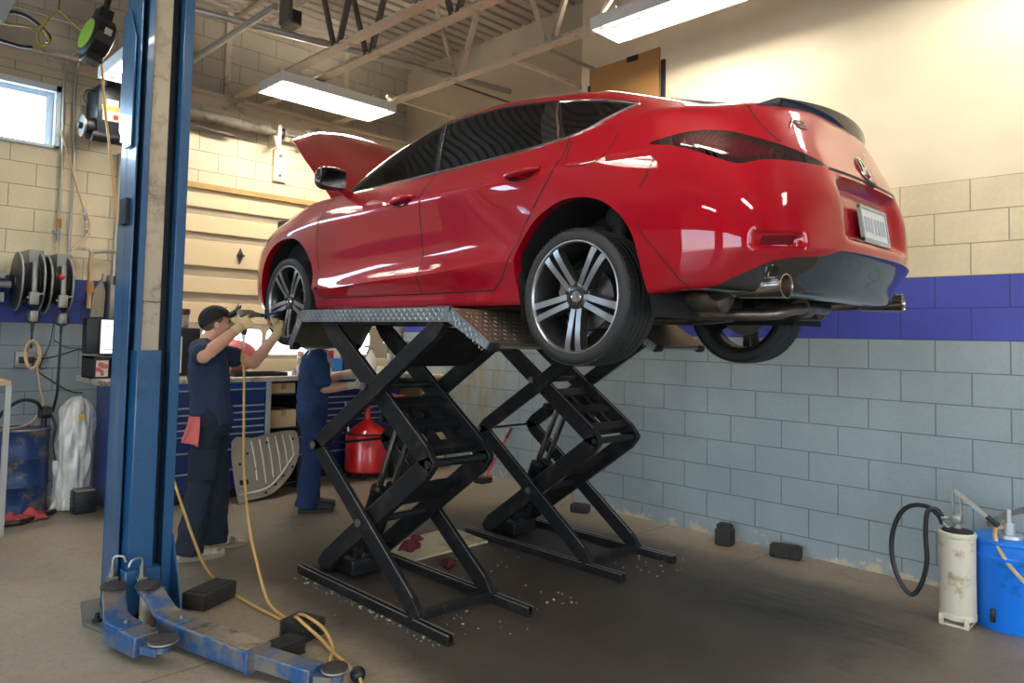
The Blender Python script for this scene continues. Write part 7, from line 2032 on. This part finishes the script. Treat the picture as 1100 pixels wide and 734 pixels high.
# conduits
def pipe(name, pts, r, m, label, cat='pipe', k=6, struct_=False):
    o = one(MB().tube(spline(pts, k) if k else [Vector(p) for p in pts], r, 10), name, m, label, cat)
    if struct_: struct(o)
    return o
pipe('conduit', [(1.67, 7.55, 2.28), (1.68, 7.55, 3.0), (1.665, 7.55, 3.85), (1.72, 7.52, 4.02), (1.86, 7.45, 4.10)], .013, M_CONDUIT, 'left of the two upright metal conduits beside the high window')
pipe('conduit', [(1.77, 7.55, 2.20), (1.77, 7.55, 3.0), (1.755, 7.55, 3.85), (1.80, 7.50, 4.0), (1.90, 7.45, 4.06)], .013, M_CONDUIT, 'right of the two upright metal conduits beside the high window')
pipe('conduit', [(1.0, 7.52, 4.32), (1.6, 7.50, 4.30), (1.88, 7.47, 4.27), (1.90, 7.50, 4.1), (1.88, 7.50, 3.95)], .013, M_CONDUIT, 'pale conduit running along the wall high above the window')
pipe('conduit', [(2.16, 7.58, 1.2), (2.16, 7.58, 2.0), (2.17, 7.58, 3.2)], .022, M_CONDUIT, 'upright pale pipe just left of the blue post')
pipe('air_line', [(1.65, 7.52, 3.30), (1.727, 7.52, 3.06), (1.842, 7.52, 2.69), (1.905, 7.50, 2.53), (1.905, 7.47, 2.41), (1.83, 7.42, 2.28), (1.74, 7.36, 2.21)], .010, M_CARDL, 'slanting tan air line looping down to the right reel')
t = thing('pipe_valve', 'brass valve and fittings on the left upright conduit', 'valve', (1.70, 7.5, 2.36))
MB().cyl((1.675, 7.535, 2.42), (1.675, 7.535, 2.50), .020, 12).build('brass_body', mat('old_brass', hx('#a06a3a'), .4, .7), t); MB().bar((1.62, 7.52, 2.38), (1.69, 7.52, 2.36), .012, .016).cyl((1.675, 7.535, 2.30), (1.675, 7.535, 2.41), .018, 12).build('valve_lever', M_REELG, t)
t = thing('air_fittings', 'cluster of couplings at the bend of the tan air line', 'fitting', (1.89, 7.5, 2.5))
for k in range(4):
    q = Vector((1.865+.012*k, 7.505, 2.62-.065*k)); MB().cyl(q, q+Vector((.008, 0, -.045)), .018-.001*(k % 2), 10).build('coupling', M_REELG if k % 2 else M_CONDUIT, t)
t = thing('pipe_run', 'pale sideways pipe with an elbow beside the caulking tools, left of the post', 'pipe', (2.1, 7.5, 2.1))
MB().tube([(1.93, 7.52, 2.22), (2.05, 7.52, 2.24), (2.30, 7.52, 2.27)], .018, 10).build('level_pipe', M_CONDUIT, t); MB().tube(spline([(1.95, 7.52, 2.22), (1.945, 7.52, 2.12), (1.945, 7.52, 1.9), (1.945, 7.52, 1.70)], 4), .020, 10).build('drop_pipe', M_CARDL, t); MB().cyl((1.945, 7.52, 1.84), (1.945, 7.52, 1.95), .034, 12).build('pipe_coupling', M_CARD, t)
for k in range(5): MB().tube([Vector((1.80+.03*k+.012*math.cos(q), 7.54+.012*math.sin(q)*(k % 2), 2.245+.012*math.sin(q))) for q in [2*PI*j/10 for j in range(10)]], .003, 5, closed=True).build('chain_link', M_REELG, t)
t = thing('tool_holster', 'worn beige scraper hung on the wall left of the grey upright box', 'tool', (2.03, 7.5, 1.6))
MB().prism([(1.965, 7.602, 1.62), (2.075, 7.602, 1.62), (2.085, 7.602, 1.86), (2.05, 7.602, 1.98), (2.02, 7.602, 1.92), (1.985, 7.602, 1.88)], (0, -.07, 0)).build('blade', M_CARR, t, bevel=.003); MB().cyl((2.05, 7.535, 1.94), (2.055, 7.535, 2.03), .010, 8).build('hook', M_BOLT, t)
t = thing('wall_box', 'narrow grey upright box on the wall hard by the blue post', 'box', (2.16, 7.5, 1.58))
MB().rbox(2.105, 2.215, 7.46, YB, 1.60, 2.02, .006).build('box', M_REELG, t); MB().rbox(2.125, 2.195, 7.44, 7.465, 1.93, 2.01, .006).build('switch', M_KBOX, t)
# door opener
t = thing('door_opener', 'dark overhead-door motor box with paper labels, high left of the post', 'motor', (1.95, 7.4, 3.4))
MB().rbox(1.86, 2.14, 7.22, 7.58, 3.28, 3.72, .01).build('motor_case', mat('dark_motor_case', hx('#2c2f33'), .4, .3, .15), t)
MB().box(1.90, 2.08, 7.212, 7.221, 3.40, 3.50).box(1.93, 2.03, 7.212, 7.221, 3.53, 3.60).build('paper_label', M_JUGW, t); MB().box(1.89, 2.05, 7.211, 7.2205, 3.495, 3.535).build('yellow_label', M_INKY, t); MB().box(1.99, 2.03, 7.210, 7.2125, 3.42, 3.46).build('red_label', M_LABR, t)
MB().cyl((1.79, 7.34, 3.34), (1.87, 7.34, 3.34), .085, 20).cyl((1.74, 7.34, 3.34), (1.80, 7.34, 3.34), .03, 14).cyl((1.83, 7.25, 3.25), (2.12, 7.25, 3.25), .05, 18).build('motor_drum', M_KBOX, t)
MB().cyl((1.77, 7.34, 3.34), (1.785, 7.34, 3.34), .10, 24).build('sprocket', M_REELG, t)
MB().tube(spline([(1.80, 7.3, 3.52), (1.76, 7.3, 3.58), (1.79, 7.3, 3.66), (1.86, 7.3, 3.67)], 5), .007, 8).build('cable', M_KBOX, t)
MB().rbox(2.04, 2.12, 7.35, 7.45, 3.72, 3.90, .008).rbox(1.98, 2.04, 7.38, 7.44, 3.78, 3.86, .006).build('limit_switch', M_KBOX, t)
# cord reel on the ceiling strut
t = thing('cord_reel', 'black ceiling cord reel with a lime green disc, top left', 'cord reel', (1.52, 6.05, 3.7))
MX = Matrix.Translation((1.53, 6.05, 3.70)) @ Matrix.Rotation(math.radians(8), 4, 'Z') @ Matrix.Rotation(math.radians(12), 4, 'Y')
mb = MB().xf(MX); mb.lathe([(.0, -.075), (.13, -.075), (.165, -.06), (.17, -.02), (.17, .02), (.165, .06), (.13, .075), (.0, .075)], ax=(1, 0, 0), n=14); mb.rbox(-.05, .05, -.06, .06, .14, .24, .01).rbox(-.06, .06, -.08, .06, -.20, -.13, .012); mb.build('reel_case', M_KBOX, t, smooth=20)
mb = MB().xf(MX); mb.lathe([(.05, -.079), (.12, -.079), (.12, -.074), (.05, -.074)], ax=(1, 0, 0), n=28); mb.build('green_disc', M_GREEN, t)
mb = MB().xf(MX); mb.box(-.02, .03, -.174, -.168, -.01, .04); mb.build('case_label', M_JUGW, t)
mb = MB().xf(MX); mb.bar((0, 0, .23), (0, 0, .55), .05, .03); mb.build('hanger_strap', M_KBOX, t)
RH = [(1.56, 6.0, 3.50), (1.572, 5.9, 3.119), (1.574, 5.75, 2.815), (1.57, 5.4, 2.109), (1.585, 5.2, 1.722), (1.66, 4.95, 1.069), (1.735, 4.66, .549), (1.83, 4.48, .146), (1.868, 4.33, .03), (1.880, 4.18, .012), (1.878, 3.88, .012), (1.900, 3.58, .013), (1.895, 3.45, .05), (1.86, 3.36, .098), (1.845, 3.26, .10), (1.90, 3.17, .03), (1.89, 3.06, .013), (1.875, 2.93, .013), (1.83, 2.77, .02)]
pipe('air_hose', RH, .0085, M_HOSEY, 'yellow air hose hanging from the ceiling reel past the post to the floor', 'hose')
t = thing('hose_end', 'black rubber ball stop on the yellow hose end by the lift pad', 'hose fitting', (1.82, 2.74, 0))
MB().sphere((1.825, 2.745, .036), .034, 18, 12).build('ball_stop', M_KBOX, t); MB().cyl((1.815, 2.71, .03), (1.79, 2.64, .02), .008, 10).build('plug_stem', M_HOSEY, t)
# overhead hoses at the top left
pipe('overhead_hose', [(.6, 6.7, 3.90), (1.02, 6.7, 3.942), (1.113, 6.7, 3.965), (1.206, 6.7, 3.958), (1.303, 6.7, 3.90), (1.357, 6.7, 3.841), (1.345, 6.7, 3.79)], .014, M_KBOX, 'black hose curving down among the pipes, top left', 'hose')
pipe('overhead_hose', [(.6, 6.7, 3.74), (1.034, 6.7, 3.718), (1.155, 6.7, 3.711), (1.247, 6.7, 3.724)], .014, M_KBOX, 'lower black hose end joined to the looped green line, top left', 'hose')
pipe('green_line', [(.6, 6.6, 3.80), (1.012, 6.6, 3.82), (1.131, 6.6, 3.837), (1.27, 6.6, 3.868), (1.323, 6.6, 3.952), (1.396, 6.6, 4.037), (1.472, 6.55, 3.963), (1.495, 6.3, 3.82)], .010, M_HOSEG, 'olive green line hung in a peak and running to the ceiling reel', 'hose')
pipe('green_line', [(1.247, 6.66, 3.724), (1.30, 6.65, 3.745), (1.35, 6.65, 3.78), (1.305, 6.65, 3.87), (1.27, 6.65, 3.83), (1.275, 6.65, 3.76), (1.30, 6.65, 3.735)], .010, M_HOSEG, 'small tied loop of olive green line below the black hose', 'hose')
pipe('hang_wire', [(1.39, 6.6, 4.037), (1.392, 6.6, 4.5), (1.394, 6.6, 4.95)], .004, M_KBOX, 'thin wire holding up the peak of the olive green line', 'wire', 2)
t = thing('heater_vent', 'grey pointed sheet-metal vent cut off by the top left corner', 'vent', (.78, 5.0, 3.3))
MB().add([Vector(p) for p in ((.55, 4.9, 3.55), (.86, 4.9, 3.50), (.86, 5.25, 3.50), (.55, 5.25, 3.55), (.79, 5.05, 3.275))], [(0, 1, 4), (1, 2, 4), (2, 3, 4), (3, 0, 4), (3, 2, 1, 0)]).build('vent_cone', mat('galvanised_sheet', hx('#8e9698'), .35, .6, .12), t, smooth=0)
MB().box(.55, .86, 4.9, 5.25, 3.50, 3.95).build('vent_neck', mat('galvanised_duct', hx('#899093'), .35, .6, .12), t)
# pipes and rails over the door
pipe('ceiling_strut', [(2.522, 7.0, 4.02), (2.523, 5.2, 4.02)], .028, M_CONDUIT, 'pale grey strut under the joists just right of the blue post', 'strut', 0)
pipe('ceiling_beam', [(2.2, 6.28, 4.25), (5.55, 5.70, 4.25)], .032, M_CONDUIT, 'pale long pipe crossing below the roof deck to the right wall', 'pipe', 0)
t = thing('duct_boot', 'dark flap of duct hanging beside the long ceiling pipe', 'duct', (3.3, 6.4, 4.45))
MB().box(3.22, 3.26, 6.35, 6.55, 4.50, 4.85).box(3.24, 3.36, 6.35, 6.55, 4.47, 4.50).build('duct_flap', M_DARKSTEEL, t, bevel=.006); MB().box(3.26, 3.36, 6.36, 6.54, 4.5, 4.62).build('duct_end', M_KBOX, t)
t = thing('spring_tube', 'dark rolled spring tube along the top of the overhead door', 'door spring', (3.1, 7.35, 3.68))
MB().cyl((2.2, 7.42, 3.70), (3.58, 7.42, 3.70), .062, 24).build('spring_roll', mat('dusty_dark_roll', hx('#62584b'), .7, .1, .3, 6, .2, dirt=hx('#2b2723'), dirt_amt=.5), t)
MB().cyl((3.58, 7.42, 3.70), (3.74, 7.42, 3.70), .035, 16).cyl((3.74, 7.42, 3.70), (3.76, 7.42, 3.70), .06, 20).cyl((3.76, 7.42, 3.70), (4.9, 7.42, 3.70), .022, 12).build('shaft', M_DARKSTEEL, t); MB().box(3.66, 3.70, 7.36, YB-.005, 3.56, 3.78).build('shaft_bracket', M_STEEL, t); MB().box(4.0, 4.03, 7.36, YB-.005, 3.58, 3.78).build('shaft_bracket', M_STEEL, t)
MB().tube(spline([(3.62, 7.36, 3.64), (3.64, 7.34, 3.56), (3.66, 7.36, 3.50)], 4), .022, 8).build('hook_strap', M_STEEL, t)
pipe('track_pipe', [(2.4, 7.50, 3.62), (3.24, 7.50, 3.585)], .02, M_DARKSTEEL, 'thin dark pipe end on the cream wall over the door', 'pipe', 0)
t = thing('wall_plate', 'cream bolted steel plate on the wall left of the open hood', 'plate', (3.80, 7.58, 3.2))
MB().rbox(3.725, 3.875, 7.565, YB, 3.20, 3.56, .004, 1).build('plate', M_DOOR, t)
for z in (3.27, 3.49): MB().cyl((3.80, 7.566, z), (3.80, 7.552, z), .018, 6).build('bolt', M_DARKSTEEL, t)
# cardboard patch on the right wall
t = thing('cardboard_sheet', 'brown cardboard sheet taped high on the right wall', 'cardboard', (5.2, 3.9, 3.5))
cb = MB().prism([(5.214, 4.27, 3.50), (5.214, 3.50, 3.50), (5.214, 3.50, 4.045), (5.214, 3.86, 4.035), (5.214, 4.27, 4.03)], (-.020, 0, 0)).build('sheet', M_CARD, t)
MB().box(5.188, 5.194, 3.72, 3.84, 3.99, 4.04).build('black_tape', M_KBOX, t); MB().box(5.188, 5.206, 4.255, 4.285, 3.50, 3.88).build('black_tape', M_KBOX, t)
MB().box(5.18, 5.206, 3.44, 3.475, 3.50, 3.92).build('black_strip', M_KBOX, t)
# tools in the mechanics' hands, rags
t = thing('air_drill', 'dark air drill held up by the mechanic in the cap', 'drill', (2.19, 4.755, 1.5))
a0 = Vector((2.135, 4.762, 1.642)); a1 = Vector((2.295, 4.795, 1.632)); d = (a1-a0).normalized()
MB().lathe([(.0, 0), (.024, .0), (.030, .015), (.031, .08), (.026, .11), (.018, .125), (.016, .165), (.0, .165)], o=a0, ax=d, n=20).build('drill_body', mat('drill_metal', hx('#8a8474'), .38, .5, .2), t)
MB().tube([a0+d*.06, a0+d*.055+Vector((0, 0, -.06)), a0+d*.045+Vector((0, 0, -.145))], [.018, .020, .018], 12).build('pistol_grip', M_KBOX, t); MB().bar(a0+d*.085+Vector((0, 0, -.03)), a0+d*.08+Vector((0, 0, -.065)), .010, .014).build('trigger', M_WORN, t)
h0 = a0+d*.045+Vector((0, 0, -.145)); MB().cyl(h0, h0+Vector((0, 0, -.03)), .012, 10).cyl(h0+Vector((0, 0, -.03)), h0+Vector((.002, 0, -.085)), .009, 10).build('hose_coupling', M_WORN, t)
e1 = Vector((2.50, 4.93, 1.655)); MB().cyl(a1, e1, .007, 10).cyl(a1-d*.01, a1+d*.035, .013, 12).build('blue_extension', mat('blue_bit', hx('#2a4f9a'), .3, .4), t); MB().cyl(e1-(e1-a1).normalized()*.02, e1+(e1-a1).normalized()*.03, .016, 12).build('socket', M_KBOX, t)
pipe('air_hose', [tuple(h0+Vector((.002, 0, -.08))), (2.185, 4.80, 1.33), (2.204, 4.80, 1.239), (2.189, 4.74, .931), (2.136, 4.60, .647), (2.064, 4.35, .347), (1.985, 4.05, .17), (1.93, 3.80, .045), (1.925, 3.62, .013), (1.922, 3.50, .025), (1.90, 3.40, .088), (1.90, 3.30, .100), (1.935, 3.215, .06), (1.915, 3.10, .015), (1.86, 3.02, .013), (1.80, 2.93, .02)], .0085, M_HOSEY, 'yellow air hose dropping from the drill to the floor in front of the lift', 'hose')
def hang_rag(label, pts, m):
    """folded cloth hanging from a pocket or hand"""
    mb = MB(); P = [Vector(p) for p in pts]
    a, b, c_, d_ = P
    def fn(u, v):
        top = a.lerp(b, u); bot = c_.lerp(d_, u); q = top.lerp(bot, v)
        return q+Vector((.6, -.8, 0))*(.016*math.sin(u*9+v*2)*(.3+v)+.006*math.sin(u*21+v*5))
    mb.grid(fn, 22, 16)
    return one(mb, 'shop_rag', m, label, 'rag', solid=.006, smooth=180)
hang_rag('pink red rag hanging from the back pocket of the capped mechanic', [(1.862, 4.835, .958), (1.915, 4.800, .955), (1.815, 4.850, .80), (1.925, 4.785, .76)], M_RAGP)
hang_rag('dark red rag held between the gloves of the second mechanic', [(3.56, 5.45, 1.165), (3.625, 5.48, 1.17), (3.55, 5.44, .88), (3.60, 5.47, .92)], mat('red_cloth', hx('#8e2a2f'), .85, 0, .15, 12, .3))
# ---- grease pump and bucket by the right wall
M_CANW = mat('scuffed_cream_canister', hx('#d2c9b2'), .45, .05, .08, 5, .05, dirt=hx('#a08a62'), dirt_amt=.35, dirt_scale=8)
t = thing('grease_pump', 'tall cream hand grease pump with a black looped hose by the right wall', 'pump', (4.63, 1.135, 0))
c = (4.63, 1.135, 0)
MB().lathe([(.0, .05), (.085, .05), (.088, .06), (.088, .47), (.093, .475), (.093, .49), (.088, .497), (.0, .497)], o=c, n=36).build('canister', M_CANW, t)
MB().lathe([(.0, .497), (.078, .497), (.075, .505), (.03, .515), (.0, .515)], o=c, n=30).build('black_lid', M_KBOX, t)
MB().prism([(c[0]-.09, c[1]-.07, 0), (c[0]+.09, c[1]-.07, 0), (c[0]+.09, c[1]+.07, 0), (c[0]-.09, c[1]+.07, 0)], (0, 0, .012)).box(c[0]-.092, c[0]-.072, c[1]-.072, c[1]-.050, 0, .055).box(c[0]+.072, c[0]+.092, c[1]-.072, c[1]-.05, 0, .055).box(c[0]-.092, c[0]-.072, c[1]+.05, c[1]+.072, 0, .055).lathe([(.086, .03), (.091, .035), (.091, .06), (.086, .065)], o=c, n=30, cap=False).build('foot_bracket', M_CANW, t, bevel=.003)
MB().cyl((c[0], c[1], .505), (c[0], c[1], .60), .022, 14).rbox(c[0]-.03, c[0]+.03, c[1]-.025, c[1]+.025, .54, .59, .006).cyl((c[0], c[1]+.0, .565), (c[0]-.02, c[1]+.075, .56), .012, 10).build('pump_head', M_REELG, t)
lv0 = Vector((c[0]-.0, c[1]+.012, .72)); MB().bar((c[0], c[1]+.02, .58), (c[0], c[1]+.02, .72), .010, .018).bar((c[0]-.01, c[1]-.02, .58), (c[0]-.01, c[1]-.02, .68), .010, .014).build('link_bars', M_BOLT, t)
lv1 = Vector((4.66, .985, .585)); MB().bar(lv0, lv1, .014, .024).build('lever', M_BOLT, t); MB().cyl(lv1-(lv1-lv0)*.10, lv1+(lv1-lv0)*.22, .014, 12).build('lever_grip', M_KBOX, t)
MB().tube(spline([(4.615, 1.20, .56), (4.61, 1.235, .60), (4.60, 1.275, .58), (4.60, 1.285, .45), (4.60, 1.28, .30), (4.60, 1.31, .17), (4.60, 1.36, .10), (4.60, 1.42, .16), (4.60, 1.46, .28), (4.60, 1.46, .42), (4.60, 1.42, .54), (4.60, 1.36, .60), (4.605, 1.28, .61), (4.615, 1.225, .57), (4.62, 1.205, .525)], 6), .013, 10).build('black_hose', M_KBOX, t)
MB().cyl((4.62, 1.215, .545), (4.625, 1.165, .50), .012, 10).build('hose_nozzle', M_REELG, t)
M_BUCK = mat('bright_blue_bucket', hx('#0d74dc'), .42, 0, .06, 5, .03, dirt=hx('#0a56a6'), dirt_amt=.3)
t = thing('bucket', 'bright blue steel bucket cut off by the right edge', 'bucket', (4.80, .93, 0))
c = (4.80, .93, 0)
MB().lathe([(.0, .0), (.155, .0), (.160, .010), (.168, .37), (.175, .38), (.175, .392), (.168, .398), (.170, .455), (.176, .462), (.176, .475), (.16, .48), (.0, .478)], o=c, n=44).build('bucket_shell', M_BUCK, t, smooth=35)
MB().cyl((4.80, .93, .478), (4.80, .93, .56), .035, 16).lathe([(.0, .478), (.075, .478), (.07, .495), (.0, .50)], o=c, n=24).cyl((4.80, .93, .56), (4.80, .93, .63), .016, 12).build('pump_base', mat('pale_pump_metal', hx('#b3b7ba'), .35, .6, .1), t)
MB().bar((4.665, .995, .555), (4.80, .94, .60), .018, .028).bar((4.80, .94, .60), (4.98, .88, .61), .018, .028).build('pump_lever', M_BOLT, t)
MB().tube(spline([(4.775, .955, .53), (4.70, .97, .53), (4.645, .955, .47), (4.64, .90, .37), (4.67, .83, .28), (4.72, .76, .22)], 6), .012, 10).build('tan_hose', M_CARDL, t)
MB().rbox(4.62, 4.645, .96, .985, .05, .12, .006).build('bail_ear', M_KBOX, t)

# flakes of paint and grit along the rails and wall foot
rr = random.Random(21); mb = MB()
def flake(x, y):
    a = rr.random()*6.28; q = .003+.007*rr.random()**2; h = .002+.004*rr.random()
    pts = [(x+q*(.7+.5*rr.random())*math.cos(a+k*1.257), y+q*(.7+.5*rr.random())*math.sin(a+k*1.257), 0.0005) for k in range(5)]
    mb.prism(pts, (0, 0, h))
for k in range(60): flake(2.33-.05*rr.random()**2, 2.8+1.4*rr.random())
for k in range(40): flake(2.45+.9*rr.random(), 2.65+.5*rr.random())
for k in range(24): flake(3.0+.9*rr.random(), 3.4+.9*rr.random())
for k in range(26): flake(4.0+.5*rr.random(), 2.65+.5*rr.random())
for k in range(110): flake(5.19-.16*rr.random()**2, 1.2+3.0*rr.random())
for k in range(14): flake(1.1+1.2*rr.random(), 2.9+1.2*rr.random())
fl = one(mb, 'floor_grit', mat('pale_paint_flakes', hx('#a89d89'), .8, 0, .25, 40), 'pale paint flakes and grit scattered along the lift rails and wall foot', 'grit', loc=(3, 3, 0), smooth=0)
fl['kind'] = 'stuff'
